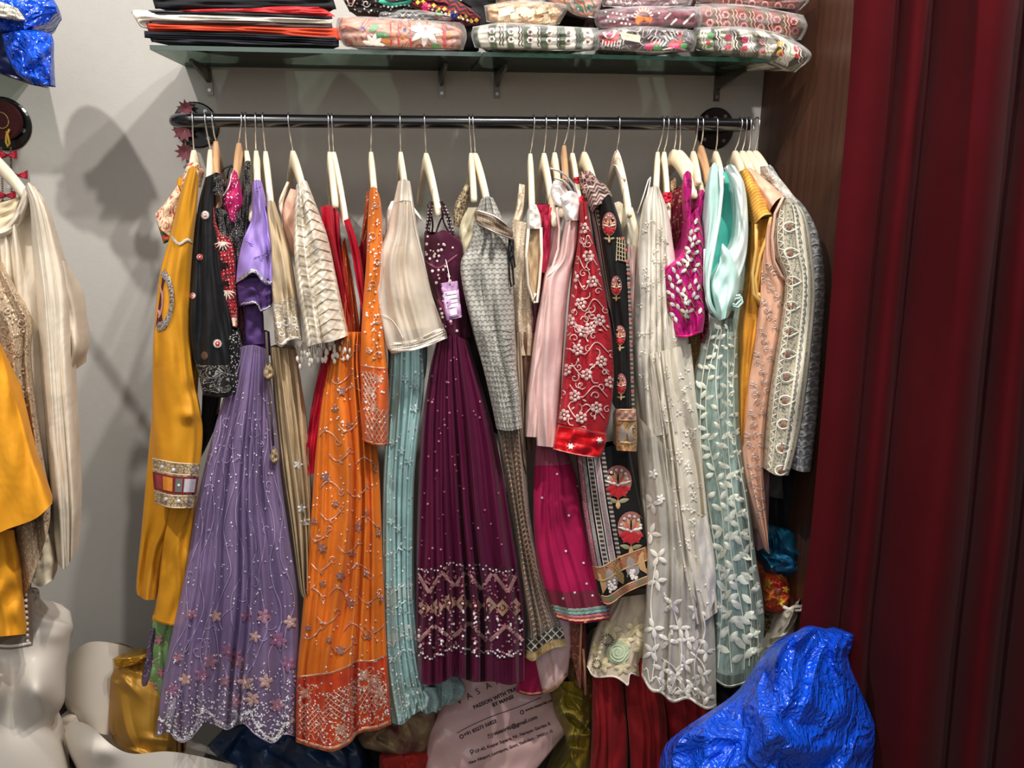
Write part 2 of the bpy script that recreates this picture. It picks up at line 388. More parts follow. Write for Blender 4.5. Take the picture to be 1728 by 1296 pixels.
class Deco:
    """appliqué / embroidery geometry laid on a patch, shapes given in pixels"""
    def __init__(s, p): s.p = p; s.v = []; s.h = []; s.f = []; s.g = []; s.hold = False
    def add(s, pts, hs, faces):
        b = len(s.v)
        if not s.hold or not s.g: s.g.append([])
        s.g[-1] += list(range(len(s.f), len(s.f)+len(faces))); s.v += [tuple(q) for q in pts]; s.h += list(hs); s.f += [tuple(b+i for i in f) for f in faces]
    def disc(s, x, y, r, h=.0012, n=8, ry=None, rot=0.):
        ry = ry or r; pts = [(x, y)]; c, d = math.cos(rot), math.sin(rot)
        for i in range(n):
            a = 2*math.pi*i/n; ex, ey = r*math.cos(a), ry*math.sin(a); pts.append((x+ex*c-ey*d, y+ex*d+ey*c))
        s.add(pts, [h]+[0]*n, [(0, 1+(i+1) % n, 1+i) for i in range(n)])
    def ring(s, x, y, r, w=2, h=.001, n=16, ry=None):
        k = (ry or r)/r; pts = []; hs = []
        for i in range(n):
            a = 2*math.pi*i/n
            for q, hh in ((r-w, 0), (r, h), (r+w, 0)): pts.append((x+q*math.cos(a), y+k*q*math.sin(a))); hs.append(hh)
        f = []
        for i in range(n):
            j = (i+1) % n
            for q in (0, 1): f.append((3*i+q, 3*i+q+1, 3*j+q+1, 3*j+q)[::-1])
        s.add(pts, hs, f)
    def leaf(s, x, y, l, wd, ang, h=.0014):
        c, d = math.cos(ang), math.sin(ang); pr = [(0, 0), (.25, .42), (.55, .5), (.82, .3), (1, 0)]
        pts = []; hs = []
        for k, (a, b) in enumerate(pr):
            if k in (0, 4): pts.append((x+a*l*c, y+a*l*d)); hs.append(0)
            else:
                for sg in (1, 0, -1): pts.append((x+a*l*c-sg*b*wd*d, y+a*l*d+sg*b*wd*c)); hs.append(h if sg == 0 else 0)
        f = [(0, 2, 1), (0, 3, 2)]
        for k in (1, 4): f += [(k, k+1, k+4, k+3), (k+1, k+2, k+5, k+4)]
        f += [(7, 8, 10), (8, 9, 10)]
        s.add(pts, hs, f)
    def flower(s, x, y, r, n=6, rot=0., wd=.55, c=True):
        s.leaf(x, y, r, r*wd, rot); s.hold = True
        for i in range(1, n): s.leaf(x, y, r, r*wd, rot+2*math.pi*i/n)
        if c: s.disc(x, y, r*.2, .002)
        s.hold = False
    def line(s, P, w=2., h=.0010, smooth=True, step=5):
        if smooth and len(P) > 2: D, L = crom(P)
        else: D = np.asarray(P, float); L = None
        seg = np.concatenate([[0], np.cumsum(np.linalg.norm(np.diff(D, axis=0), axis=1))])
        n = max(2, int(seg[-1]/step)+1); t = np.linspace(0, seg[-1], n)
        if not smooth: t = np.unique(np.concatenate([t, seg]))
        D = np.stack([np.interp(t, seg, D[:, 0]), np.interp(t, seg, D[:, 1])], -1); n = len(D)
        if n < 2: return
        g = np.gradient(D, axis=0); g /= np.linalg.norm(g, axis=1)[:, None]+1e-9; N_ = np.stack([-g[:, 1], g[:, 0]], -1)
        pts = []; hs = []
        for i in range(n):
            for sg in (-1, 0, 1): pts.append(D[i]+N_[i]*sg*w/2); hs.append(h if sg == 0 else 0)
        f = []
        for i in range(n-1):
            for q in (0, 1): f.append((3*i+q, 3*i+q+1, 3*i+q+4, 3*i+q+3)[::-1])
        s.add(pts, hs, f)
    def poly(s, pts, h=.0003, sub=6):
        """filled quad given by four corners tl,tr,br,bl"""
        a, b, c, d = [np.array(q, float) for q in pts]; P = []; 
        for j in range(sub+1):
            for i in range(sub+1):
                u, v = i/sub, j/sub; P.append((1-v)*((1-u)*a+u*b)+v*((1-u)*d+u*c))
        f = [((j+1)*(sub+1)+i, (j+1)*(sub+1)+i+1, j*(sub+1)+i+1, j*(sub+1)+i) for j in range(sub) for i in range(sub)]
        s.add(P, [h]*len(P), f)
    def band(s, t0, t1, h=.0004, s0=0., s1=1., n=None):
        """strip between t0 and t1 (numbers, or functions of s) across the patch"""
        n = n or s.p.ns*2; S = np.linspace(s0, s1, n); k = max(2, int(4+(0 if callable(t0) else abs(t1-t0)*s.p.nt*1.5)))
        a = t0(S) if callable(t0) else np.full(n, t0); b = t1(S) if callable(t1) else np.full(n, t1); P = []
        for j in range(k+1): P += [tuple(q) for q in s.p.P(S, a+(b-a)*j/k)]
        f = [((j+1)*n+i, (j+1)*n+i+1, j*n+i+1, j*n+i) for j in range(k) for i in range(n-1)]
        s.add(P, [h]*len(P), f)
    def swirl(s, x, y, r, w=1.6, turns=1.2, a0=0., sg=1):
        n = 12; s.line([(x+r*(1-.8*i/n)*math.cos(a0+sg*6.28*turns*i/n), y+r*(1-.8*i/n)*math.sin(a0+sg*6.28*turns*i/n)) for i in range(n+1)], w, step=max(2.2, r*.3))
    def text(s, body, x, y, size, ang, bold=0.):
        cu = bpy.data.curves.new('t', 'FONT'); cu.body = body; cu.size = 1; cu.offset = bold; cu.resolution_u = 2
        ob = bpy.data.objects.new('t', cu); me = bpy.data.meshes.new_from_object(ob)
        c, d = math.cos(ang), math.sin(ang)
        pts = [(x+size*(v.co.x*c+v.co.y*d), y+size*(v.co.x*d-v.co.y*c)) for v in me.vertices]
        s.add(pts, [.0002]*len(pts), [tuple(q.vertices) for q in me.polygons])
        bpy.data.objects.remove(ob); bpy.data.curves.remove(cu); bpy.data.meshes.remove(me)
    def build(s, name, mat, off=.0022, parent=None, kind=None, label=None):
        if not s.v: return None
        px = np.array(s.v); ST = s.p.inv(px); ok = (ST[:, 0] > -.005) & (ST[:, 0] < 1.005) & (ST[:, 1] > -.02) & (ST[:, 1] < 1.02)
        ST = np.clip(ST, 0, 1); pp = s.p.P(ST[:, 0], ST[:, 1])
        # take the depth from the built grid (bilinear) so that nothing sinks into a fold
        g = s.p.V[:s.p.ns*s.p.nt, 1].reshape(s.p.nt, s.p.ns)
        fx = ST[:, 0]*(s.p.ns-1); fy = ST[:, 1]*(s.p.nt-1); ix = np.minimum(fx.astype(int), s.p.ns-2); iy = np.minimum(fy.astype(int), s.p.nt-2); ax = fx-ix; ay = fy-iy
        Yd = (g[iy, ix]*(1-ax)+g[iy, ix+1]*ax)*(1-ay)+(g[iy+1, ix]*(1-ax)+g[iy+1, ix+1]*ax)*ay
        Vall = UN(pp, Yd-off-np.array(s.h)); allpx = px
        gs = []
        for g_ in s.g:
            ff = [s.f[i] for i in g_ if all(ok[j] for j in s.f[i])]
            if ff: gs.append(ff)
        if not gs: return None
        big = []; small = []
        for ff in gs:
            ii = np.array([j for f in ff for j in f]); e = (px[ii].max(0)-px[ii].min(0)).max()
            (big if e >= 11 else small).append(ff)
        if kind or len(big) > 300 or (small and len(gs) > 40 and not big) : small = gs; big = []
        if len(gs) == 1: big = gs; small = []
        jobs = [(ff, None) for ff in big]
        if small: jobs.append(([f for ff in small for f in ff], 'stuff' if len(small) > 1 else None))
        o = None
        for F2, kd in jobs: o = s._emit(name, mat, Vall, allpx, F2, parent, kd or None, label)
        return o
    def _emit(s, name, mat, V, px, F2, parent, kind, label):
        used = np.unique(np.array([i for f in F2 for i in f])); mp = {int(a): i for i, a in enumerate(used)}
        V = V[used]; F2 = [tuple(mp[i] for i in f) for f in F2]; uv = px[used]*.0012
        par = parent or s.p.obj
        o = mesh(name, V, F2, mat, None, uv=uv)
        # parent under the patch (keeps world place)
        if par is not None:
            off_ = Vector((0, 0, 0)); q = par
            while q is not None: off_ += q.location; q = q.parent
            o.parent = par; o.location = Vector(o.location)-off_
        if kind: o['kind'] = kind
        if label: o['label'] = label
        return o
def wavy(x0, y0, x1, y1, n, a):
    o = []
    for i in range(1, n*2):
        q = i/(n*2); o.append((x0+(x1-x0)*q, y0+(y1-y0)*q+(a if i % 2 else -a*.3)))
    return o
# ================================================================== ROOM
YW = 1.855; YR = 1.65; YS = 1.60
XC = at(1283, 200, YW).x
wallm = simple('wall_paint', '#b4b0a9', .8, spec=.2, bump=.12, bsc=220, var=.03)
def plane(name, a, b, c, d, mat, **k): return mesh(name, [a, b, c, d], [(0, 1, 2, 3)], mat, smooth=False, structure=True, **k)
box('wall_back', ((XC-2.6)/2, YW+.03, 1.4), (XC+2.6, .06, 2.8), wallm, structure=True)
floorm = simple('floor_stone', '#5a554f', .45, bump=.1, bsc=40, var=.15)
box('floor', (-.3, .3, -.03), (4.6, 3.2, .06), floorm, structure=True)
wood = bpy.data.materials.new('wood_panel'); wood.use_nodes = True; N = NT(wood); bs = N.n['Principled BSDF']
tc = N.node('ShaderNodeTexCoord'); sp_ = N.node('ShaderNodeSeparateXYZ'); N.l.new(tc.outputs['Object'], sp_.inputs[0])
gv = N.vec(sp_.outputs[0], N.m('MULTIPLY', sp_.outputs[1], 1.), N.m('MULTIPLY', sp_.outputs[2], .05))
g = N.noise(gv, 60, 5, .6, .4)
N.set(bs.inputs['Base Color'], N.mix(N.step(g, .5, .25), lin('#3c231a'), lin('#583828'))); bs.inputs['Roughness'].default_value = .42
box('wall_right', (XC+.012, (YW+1.35)/2, 1.4), (.024, YW-1.35, 2.8), wood, structure=True)

# clothes rod ---------------------------------------------------------
blackm = simple('black_powder_coat', '#0c0c0e', .22, spec=.6, coat=.3)
steel = simple('steel_wire', '#d8d8da', .25, metal=1)
screwm = simple('screw_steel', '#a8a8a8', .35, metal=1)
RZ = at(780, 206.5, YR).z
xl = at(278, 200, YR).x; xr = at(1279, 211, YR).x
rodt = thing('clothes_rod', 'long black metal clothes rod mounted on round wall flanges below the glass shelf', 'clothes rod', ((xl+xr)/2, YW, RZ))
RR = .0125; c = .035
pts = [(xl+.012, YW-.002, RZ)]+[(xl+.012+c*(1-math.sin(a)), YR+c*(1-math.cos(a)) , RZ) for a in [math.pi/2*k/6 for k in range(6, -1, -1)][::1]]
pts = [(xl+.012, YW-.002, RZ), (xl+.012, YR+.06, RZ)]
for k in range(7):
    a = math.pi/2*k/6; pts.append((xl+.012+c*(1-math.cos(a)), YR+c*(1-math.sin(a)), RZ))
for k in range(7):
    a = math.pi/2*(1-k/6); pts.append((xr-.012-c*(1-math.cos(a)), YR+c*(1-math.sin(a)), RZ))
pts += [(xr-.012, YR+.06, RZ), (xr-.012, YW-.002, RZ)]
tube('rod_tube', pts, RR, blackm, rodt, 16)
for fx in (xl+.012, xr-.012):
    f = disc_y('wall_flange', (fx, YW, RZ), .048, .006, blackm, rodt)
    for a in (.9, 2.3, 3.9, 5.4):
        disc_y('screw', (fx+.036*math.cos(a), YW-.006, RZ+.036*math.sin(a)), .0045, .002, screwm, f, 10)

# wall plates at left with ornament --------------------------------------
fl = at(6, 201, YW)
lf = disc_y('wall_flange', (fl.x, YW, RZ), .054, .006, blackm); tag(lf, 'black round flange plate on the wall at the left picture edge', 'flange')
for a in (1.2, -.35, 3.): disc_y('screw', (fl.x+.04*math.cos(a), YW-.006, RZ+.04*math.sin(a)), .005, .002, screwm, lf, 10)

# hangers -------------------------------------------------------------------
woodL = simple('pale_hanger_wood', '#e8d8bc', .45, var=.1, bsc=90, coat=.15)
woodD = simple('orange_hanger_wood', '#c0946c', .42, var=.15, bsc=90, coat=.2)
bandm = simple('dark_notch', '#4a3a2c', .6)
hooks = [  # hook x, neck (x,y), tip (x,y), dark wood, wide, notch, where
 (328, 327, 253, 322, 290, 0, 0, 'holding the mustard kurta at the left end of the rod'),
 (349, 355, 252, 352, 300, 0, 0, 'second from the left, above the black kurta'),
 (361, 364, 238, 365, 352, 1, 0, 'with black dotted strap wrapped round its arm'),
 (410, 403, 241, 397, 290, 1, 0, 'above the pink tie-dye top'),
 (416, 416, 254, 424, 363, 0, 1, 'with dotted black strap, just left of the lilac blouse'),
 (433, 432, 254, 434, 315, 0, 0, 'holding the lilac blouse'),
 (445, 448, 255, 457, 345, 0, 0, 'holding the beige tissue kurta'),
 (488, 494, 254, 512, 312, 0, 0, 'holding the ivory sequin blouse'),
 (555, 556, 256, 566, 340, 0, 0, 'directly behind the hanger of the red satin dress'),
 (561, 563, 256, 584, 372, 0, 1, 'with bare tip above the red satin dress'),
 (627, 626, 256, 632, 325, 0, 0, 'holding the orange embroidered gown'),
 (675, 676, 256, 688, 348, 0, 0, 'holding the sheer ivory net top'),
 (716, 719, 258, 741, 354, 0, 1, 'holding the burgundy strappy gown'),
 (791, 795, 258, 800, 330, 0, 0, 'pressed behind the grey brocade kurta hanger'),
 (797, 802, 258, 824, 338, 0, 0, 'holding the grey brocade kurta'),
 (900, 895, 259, 898, 350, 0, 0, 'holding the beige lace dress'),
 (920, 918, 258, 936, 372, 0, 1, 'with bare tip left of the blush kurta'),
 (939, 936, 257, 949, 356, 0, 0, 'holding the blush pink kurta'),
 (958, 952, 245, 955, 300, 1, 0, 'topmost tan one in the middle cluster'),
 (968, 966, 258, 977, 330, 0, 0, 'holding the red embroidered kurta'),
 (989, 986, 256, 1006, 315, 0, 0, 'holding the black floral kurta'),
 (1043, 1041, 255, 1063, 355, 0, 1, 'standing alone with a thin white ribbon on its neck'),
 (1117, 1110, 256, 1107, 320, 0, 0, 'holding the long off-white gown'),
 (1125, 1121, 256, 1128, 362, 0, 0, 'with a red band near its tip'),
 (1138, 1138, 252, 1174, 325, 0, 0, 'broad one above the hot pink blouse'),
 (1144, 1147, 253, 1192, 330, 0, 1, 'behind the hot pink blouse'),
 (1174, 1170, 255, 1180, 300, 0, 0, 'right of the hot pink blouse'),
 (1183, 1183, 245, 1197, 300, 1, 0, 'darker brown one left of the turquoise blouse'),
 (1207, 1208, 255, 1220, 300, 0, 0, 'holding the turquoise cowl blouse'),
 (1248, 1241, 254, 1258, 300, 0, 0, 'holding the mustard sleeveless top'),
 (1256, 1253, 254, 1275, 300, 0, 0, 'holding the peach kurta'),
 (1263, 1264, 254, 1292, 300, 0, 0, 'holding the ivory embroidered jacket'),
 (1277, 1275, 254, 1304, 302, 0, 0, 'last one at the right end of the rod'),
]
def make_hanger(hx, nx, ny, tx, ty, dk, notch, where, yf=1.455, rz=None, yr=None):
    yr = yr or YR; rz = rz or RZ
    mat = woodD if dk else woodL
    Np = at(nx, ny, yr); Tp = at(tx, ty, yf); Hx = at(hx, 206, yr).x
    d = Vector((Tp.x-Np.x, Tp.y-Np.y, 0)); Ln = d.length; d.normalize(); side = Vector((0, 0, 1)).cross(d)
    drop = max(.03, Np.z-Tp.z)
    t = thing('wooden_hanger', ('orange-brown' if dk else 'pale')+' wooden hanger '+where, 'hanger', (Np.x, Np.y, Np.z), 'wooden hangers on the black rod' if yr == YR else None)
    V = []; Fc = []; n = 25; w = .0062
    prof = [(-1, -.55), (-.6, 0), (.6, 0), (1, -.55), (1, -.9), (.5, -1), (-.5, -1), (-1, -.9)]
    for i in range(n):
        q = -1+2*i/(n-1); aq = abs(q)
        dz = drop*(aq**1.25*.9+.1*aq**4); hh = .034-.012*aq; hh *= 1 if aq < .96 else .55
        Ll = Ln if q > 0 else min(Ln, (YW-.02-Np.y)/max(d.y*-1, .3))
        c = Np+d*q*Ll+Vector((0, 0, -dz))
        ww = w*(1 if aq < .97 else .7)
        for (a, b) in prof:
            p = c+side*a*ww+Vector((0, 0, b*hh)); V.append(tuple(p))
    m = len(prof)
    for i in range(n-1):
        for k in range(m): Fc.append((i*m+k, i*m+(k+1) % m, (i+1)*m+(k+1) % m, (i+1)*m+k))
    Fc.append(tuple(range(m))[::-1]); Fc.append(tuple((n-1)*m+k for k in range(m)))
    mesh('arm_bar', V, Fc, mat, t)
    # wire hook: up from the neck, over the rod from the front
    P = [(Np.x, Np.y, Np.z-.01), (Np.x, Np.y, Np.z+.004)]
    r = RR+.0022
    gap = rz-Np.z
    for q in (.25, .5, .72): P.append((Np.x+(Hx-Np.x)*q, yr-r*.95*math.sin(q*1.6), Np.z+gap*q*.95))
    for k in range(9):
        a = math.pi*(1.0-1.25*k/8); P.append((Hx, yr+r*math.cos(a), rz+r*math.sin(a)+(.0 if k else -.002)))
    D, L = crom([p[1:] for p in P]); 
    xs = np.interp(np.linspace(0, 1, 44), np.linspace(0, 1, len(P)), [p[0] for p in P]); yz = np.stack([np.interp(np.linspace(0, 1, 44), np.linspace(0, 1, len(D)), D[:, k]) for k in (0, 1)], -1)
    tube('hook', [(xs[i], yz[i, 0], yz[i, 1]) for i in range(44)], .0016, steel, t, 7)
    if notch:
        q = .72; c = Np+d*q*Ln+Vector((0, 0, -drop*(q**1.25*.9+.1*q**4)-.012)); V = []; 
        for e in (-.0012, .0012):
            for a, b in ((-1.12, -.62), (-.7, .45), (.7, .45), (1.12, -.62), (1.12, -1.2), (-1.12, -1.2)):
                V.append(tuple(c+d*e+side*a*w+Vector((0, 0, b*.013+.004))))
        Fc = [tuple(range(6))[::-1], tuple(range(6, 12))]+[(i, (i+1) % 6, 6+(i+1) % 6, 6+i) for i in range(6)]
        mesh('notch_band', V, Fc, bandm, t, smooth=False)
    return t
for h in hooks: make_hanger(*h)
# ================================================================== GLASS SHELF AND WHAT LIES ON IT
glass = bpy.data.materials.new('green_glass'); glass.use_nodes = True; N = NT(glass); bs = N.n['Principled BSDF']
bs.inputs['Base Color'].default_value = lin('#3c4a44'); bs.inputs['Roughness'].default_value = .06; bs.inputs['Specular IOR Level'].default_value = .7
tp = N.node('ShaderNodeBsdfTransparent'); tp.inputs[0].default_value = (.42, .5, .45, 1); ms = N.node('ShaderNodeMixShader'); ms.inputs[0].default_value = .3
N.l.new(tp.outputs[0], ms.inputs[1]); N.l.new(bs.outputs[0], ms.inputs[2]); N.l.new(ms.outputs[0], N.n['Material Output'].inputs[0])
glass_e = simple('green_glass_edge', '#1f3a30', .15, spec=.8)
SZ = at(1000, 92, YS).z           # top of the glass at its front edge
g1a, g1b = at(252, 75, YS).x, at(812, 88, YS).x; g2b = at(1300, 98, YS).x
for a, b, lb in ((g1a, g1b, 'left glass shelf pane carrying the folded plain fabrics'), (g1b+.003, g2b, 'right glass shelf pane carrying the wrapped printed rolls')):
    t = thing('glass_shelf', lb, 'shelf', ((a+b)/2, YW, SZ-.008))
    box('glass_pane', ((a+b)/2, (YS+YW)/2+.001, SZ-.004), (b-a, YW-YS-.004, .008), glass, t)
    box('polished_edge', ((a+b)/2, YS-.0008, SZ-.004), (b-a-.001, .0016, .008), glass_e, t)
    box('rear_edge', ((a+b)/2, YW-.004, SZ-.004), (b-a-.001, .003, .007), glass_e, t)
brk = simple('bracket_steel', '#6f6a62', .35, metal=.8)
for i, (bx, where) in enumerate(((350, 'under the left end of the shelf'), (744, 'under the shelf, left of the pane joint'), (838, 'under the shelf, right of the pane joint'), (1212, 'under the right end of the shelf'))):
    X = at(bx, 110, YW).x
    t = thing('shelf_bracket', 'small steel shelf bracket '+where, 'bracket', (X, YW, SZ-.06))
    box('wall_plate', (X, YW-.002, SZ-.037), (.014, .004, .056), brk, t)
    mesh('bracket_arm', [(X-.003, YW-.004, SZ-.009), (X+.003, YW-.004, SZ-.009), (X+.003, YW-.004, SZ-.04), (X-.003, YW-.004, SZ-.04), (X-.003, YW-.15, SZ-.009), (X+.003, YW-.15, SZ-.009), (X+.003, YW-.15, SZ-.016), (X-.003, YW-.15, SZ-.016)],
         [(0, 1, 2, 3), (7, 6, 5, 4), (0, 4, 5, 1), (1, 5, 6, 2), (2, 6, 7, 3), (3, 7, 4, 0)], brk, t, smooth=False)
    for zz in (-.02, -.055): disc_y('screw', (X, YW-.004, SZ+zz), .004, .002, screwm, t, 8)

def folded(name, label, L, R, T, B, mat, Y=1.605, depth=.22, pleat=0, group='folded plain fabrics on the glass shelf'):
    p = Patch(name, mat, L, R, T, B, Y=Y, bulge=.012, back=depth, nf=0, pil=True, bp=.3, seed=len(label), ns=60, nt=12)
    tag(p.obj, label, 'fabric', group); return p
k_ = dict(sheen=.3, rough=.8, wr=.4)
fabs = [
 ('charcoal folded fabric at the very bottom of the stack', [(252, 62), (256, 71)], [(572, 74), (572, 79)], [(400, 67)], [(400, 76)], M('charcoal_cloth', '#24242c', **k_)),
 ('navy folded fabric above the bottom one in the stack', [(243, 52), (244, 64)], [(572, 60), (572, 74)], [(400, 55)], [(400, 68)], M('navy_cloth', '#15161f', **k_)),
 ('orange-red folded fabric in the stack, with loose right end', [(246, 39), (250, 52)], [(570, 47), (576, 68)], [(400, 42)], [(400, 55)], M('vermilion_cloth', '#cf4426', **k_)),
 ('dark brown folded fabric between white and orange-red ones', [(252, 33), (252, 41)], [(560, 40), (562, 49)], [(400, 36)], [(400, 44)], M('brown_cloth', '#4a3330', **k_)),
 ('cream folded fabric bulging out at the left of the stack', [(222, 22), (236, 44), (243, 47)], [(562, 32), (560, 40)], [(230, 16), (300, 22), (400, 25)], [(252, 36), (400, 37)], M('cream_cloth', '#efe6d6', **k_)),
 ('thin dark grey folded fabric above the cream one', [(250, 17), (253, 24)], [(560, 28), (562, 33)], [(400, 20)], [(400, 26)], M('grey_cloth', '#34343a', **k_)),
 ('coral red folded fabric wedge near the top of the stack', [(300, 17), (302, 20)], [(540, 8), (566, 28)], [(430, 12)], [(430, 22)], M('coral_cloth', '#d83a3c', **k_)),
 ('black folded fabric on top of the stack at left', [(254, -12), (262, 15)], [(560, -10), (568, 16)], [(400, -14)], [(400, 15)], M('black_cloth', '#17171b', **k_)),
 ('black fabric bundle lying between the wrapped packages', [(700, 10), (762, 40), (770, 86)], [(812, 20), (808, 86)], [(760, -4)], [(790, 88)], M('black_cloth2', '#121214', **k_)),
]
for i, (lb, L, R, T, B, m_) in enumerate(fabs): folded('folded_fabric', lb, L, R, T, B, m_, Y=1.612 if i != 8 else 1.64)

folded('folded_fabric', 'black cloth filling the gap beside the cream roll at the pane joint', [(775, -20), (785, 30), (795, 60)], [(850, -20), (850, 30), (840, 60)], None, None, M('black_gap_fill', '#121213', **k_), Y=1.70, depth=.1)  # dark sheet added behind the rolls to cover the bright wall
folded('folded_fabric', 'dark brown cloth in the gap between cream and burgundy rolls', [(925, -20), (925, 30), (930, 62)], [(1035, -20), (1035, 30), (1030, 62)], None, None, M('brown_gap_fill', '#2c1712', **k_), Y=1.70, depth=.1)  # added dark backing, keeps the lit wall from showing between rolls
folded('folded_fabric', 'dark maroon cloth behind the brown rolls at the right shelf end', [(1150, -30), (1150, 10), (1160, 50)], [(1350, -30), (1345, 10), (1335, 60)], None, None, M('maroon_gap_fill', '#2c1216', **k_), Y=1.72, depth=.1)  # added dark sheet that darkens the background over the shelf end
film = plastic('clear_film', (1, 1, 1), .955)
def package(name, label, L, R, T, B, mat, Y=1.62, depth=.18, deco=None, bulge=.03, seed=1, group='plastic-wrapped printed fabric rolls on the shelf', wrap=True, cr=.004):
    p = Patch(name, mat, L, R, T, B, Y=Y, bulge=bulge, back=depth, pil=True, seed=seed, cr=cr, ns=70, nt=24)
    tag(p.obj, label, 'fabric roll', group)
    if deco: deco(p)
    if wrap:
        def gr(P, k):
            return P
        cx = np.mean([q[0] for q in L+R]); cy = np.mean([q[1] for q in L+R])
        ex = lambda P, dx: [(q[0]+dx, q[1]+(q[1]-cy)*.05) for q in P]
        Patch('plastic_wrap', film, ex(L, -5), ex(R, 6), [(q[0], q[1]-2) for q in T], [(q[0], q[1]+1) for q in B], Y=Y-.006, bulge=bulge+.004, back=depth*.6, pil=True, seed=seed+50, cr=.009, crn=40, parent=p.obj, ns=90, nt=30)
    return p
def D_(p, fn_, name, mat, **k):
    d = Deco(p); fn_(d); return d.build(name, mat, **k)
thr = lambda n, c, r=.6, **k: simple('thread_'+n, c, r, spec=.4, **k)
white_t = thr('white', '#efe9e0'); green_t = thr('green', '#3f8a3c'); blue_t = thr('blue', '#23307e'); pink_t = thr('pink', '#c4245c'); org_t = thr('orange', '#dd7a22')
maroon_t = thr('maroon', '#6b1626'); yel_t = thr('yellow', '#d6ac3a'); blk_t = thr('black', '#141414'); red_t = thr('red', '#c02a2c'); dgreen_t = thr('deep_green', '#1f5c3c')
rose_t = thr('rose', '#d98a86'); teal_t = thr('teal', '#2a9a82')
# package 1 : white daisy on multicolour
def d1(p):
    D_(p, lambda d: [d.leaf(718, 50, 30, 11, a*.7854+.1) for a in range(8)]+[d.leaf(630, 76, 20, 8, -a*.7) for a in range(5)], 'white_daisy', white_t)
    D_(p, lambda d: [d.disc(718, 50, 5)]+[d.disc(x, y, 3.5) for x, y in ((668, 46), (668, 72), (684, 58), (758, 46), (758, 74), (642, 45), (611, 50))], 'flower_centre', rose_t)
    D_(p, lambda d: [d.line([(x, 38), (x+1, 82)], 2.5) for x in (659, 672, 692, 748, 751)], 'red_stripe', red_t)
    D_(p, lambda d: [d.leaf(632, 58, 26, 14, .2), d.leaf(622, 52, 20, 10, -.5), d.leaf(745, 80, 20, 8, 3.3)], 'green_paisley', green_t)
    D_(p, lambda d: [d.leaf(640, 66, 22, 9, .2), d.leaf(664, 64, 10, 8, -1.5), d.leaf(680, 66, 12, 8, -1.5), d.leaf(757, 66, 12, 8, -1.5)], 'orange_paisley', org_t)
    D_(p, lambda d: [d.disc(645, 63, 4.5), d.disc(612, 48, 4), d.disc(683, 50, 3)], 'blue_spot', blue_t)
package('fabric_roll', 'wrapped roll printed with a big white daisy, left half of shelf', [(574, 30), (573, 55), (585, 78)], [(776, 38), (782, 60), (776, 83)], [(620, 30), (700, 35)], [(650, 81), (720, 83)],
        M('roll_print_a', '#b9876c', '#8e3a34', 'scroll', 40, rough=.6), deco=d1, seed=3)
# beaded piece behind
def d2(p):
    D_(p, lambda d: [d.disc(705+i*9, 2+i*3.1+((-1)**i)*2, 4.2, n=4) for i in range(12)], 'yellow_bead_edge', yel_t)
    D_(p, lambda d: [d.disc(712+i*8, 6+i*2.6, 3.4, n=4) for i in range(11)], 'maroon_bead_row', maroon_t)
    D_(p, lambda d: [d.disc(712+i*7.4+3, 12+i*2.2, 2.8, n=4) for i in range(12)], 'white_bead_row', white_t)
    D_(p, lambda d: [d.flower(719, 12, 9, 8)], 'pink_pompom', pink_t)
    D_(p, lambda d: [d.flower(766, 26, 8, 8)], 'blue_pompom', blue_t)
    D_(p, lambda d: [d.flower(741, 22, 6, 8)], 'green_pompom', green_t)
package('beaded_textile', 'black textile with beaded zigzag edge and pompoms, on the daisy roll', [(684, -10), (690, 10)], [(812, 30), (806, 42)], [(750, -6), (790, 12)], [(730, 30), (780, 44)], M('black_cloth3', '#1c1616', '#7c1f2c', 'zig', 90), Y=1.63, deco=d2, seed=5, wrap=False, group=None)
def d3(p):
    D_(p, lambda d: [d.line([(640, 0), (660, 8), (690, 4), (712, -6)], 7), ], 'teal_band', teal_t)
    D_(p, lambda d: [d.disc(648+i*7, 10+2*math.sin(i), 2.2, n=5) for i in range(9)]+[d.line([(584, -4), (592, 12), (600, -4)], 2), d.swirl(618, 6, 7, 2)], 'white_bead_row', white_t)
    D_(p, lambda d: [d.line([(586, 0), (592, 8), (597, 0)], 2)], 'pink_triangle', rose_t)
package('beaded_textile', 'folded black textile with teal band, behind the daisy roll', [(574, -10), (590, 20)], [(716, -8), (700, 14)], [(640, -12)], [(650, 30)], M('black_cloth4', '#1a1618', '#c9c2b8', 'rdots', 120), Y=1.64, deco=d3, seed=8, wrap=False, group=None)
cl = package('fabric_roll', 'wrapped roll with pale grey checked trim behind the daisy roll', [(640, 20), (640, 36)], [(764, 26), (764, 38)], [(700, 18)], [(700, 38)], M('roll_print_check', '#3a3838', '#bdb7ac', 'lattice', 70), Y=1.65, seed=9, group=None)
# package right of joint
def hexdeco(x0, x1, y0, y1, n, rows, sl, c1, c2, c3, r=6):
    def f(p):
        D_(p, lambda d: [d.disc(x0+(x1-x0)*i/n+sl*j, y0+(y1-y0)*i/n+j*r*2.3, r, n=6) for i in range(n+1) for j in range(rows)], 'hexagon_motif', c1)
        D_(p, lambda d: [d.flower(x0+(x1-x0)*i/n+sl*j, y0+(y1-y0)*i/n+j*r*2.3, r*.62, 5) for i in range(n+1) for j in range(rows)], 'small_flower', c2, off=.0036)
        def ln(d):
            for i in range(n):
                xx = x0+(x1-x0)*(i+.5)/n; yy = y0+(y1-y0)*(i+.5)/n
                for e in (-r*.42, r*.42): d.line([(xx+e+(1.6 if k % 2 else -1.6)+sl*k*.4, yy-r*1.4+k*r*.8) for k in range(rows*3+2)], 1.8, step=4)
        D_(p, ln, 'wavy_line', c3)
    return f
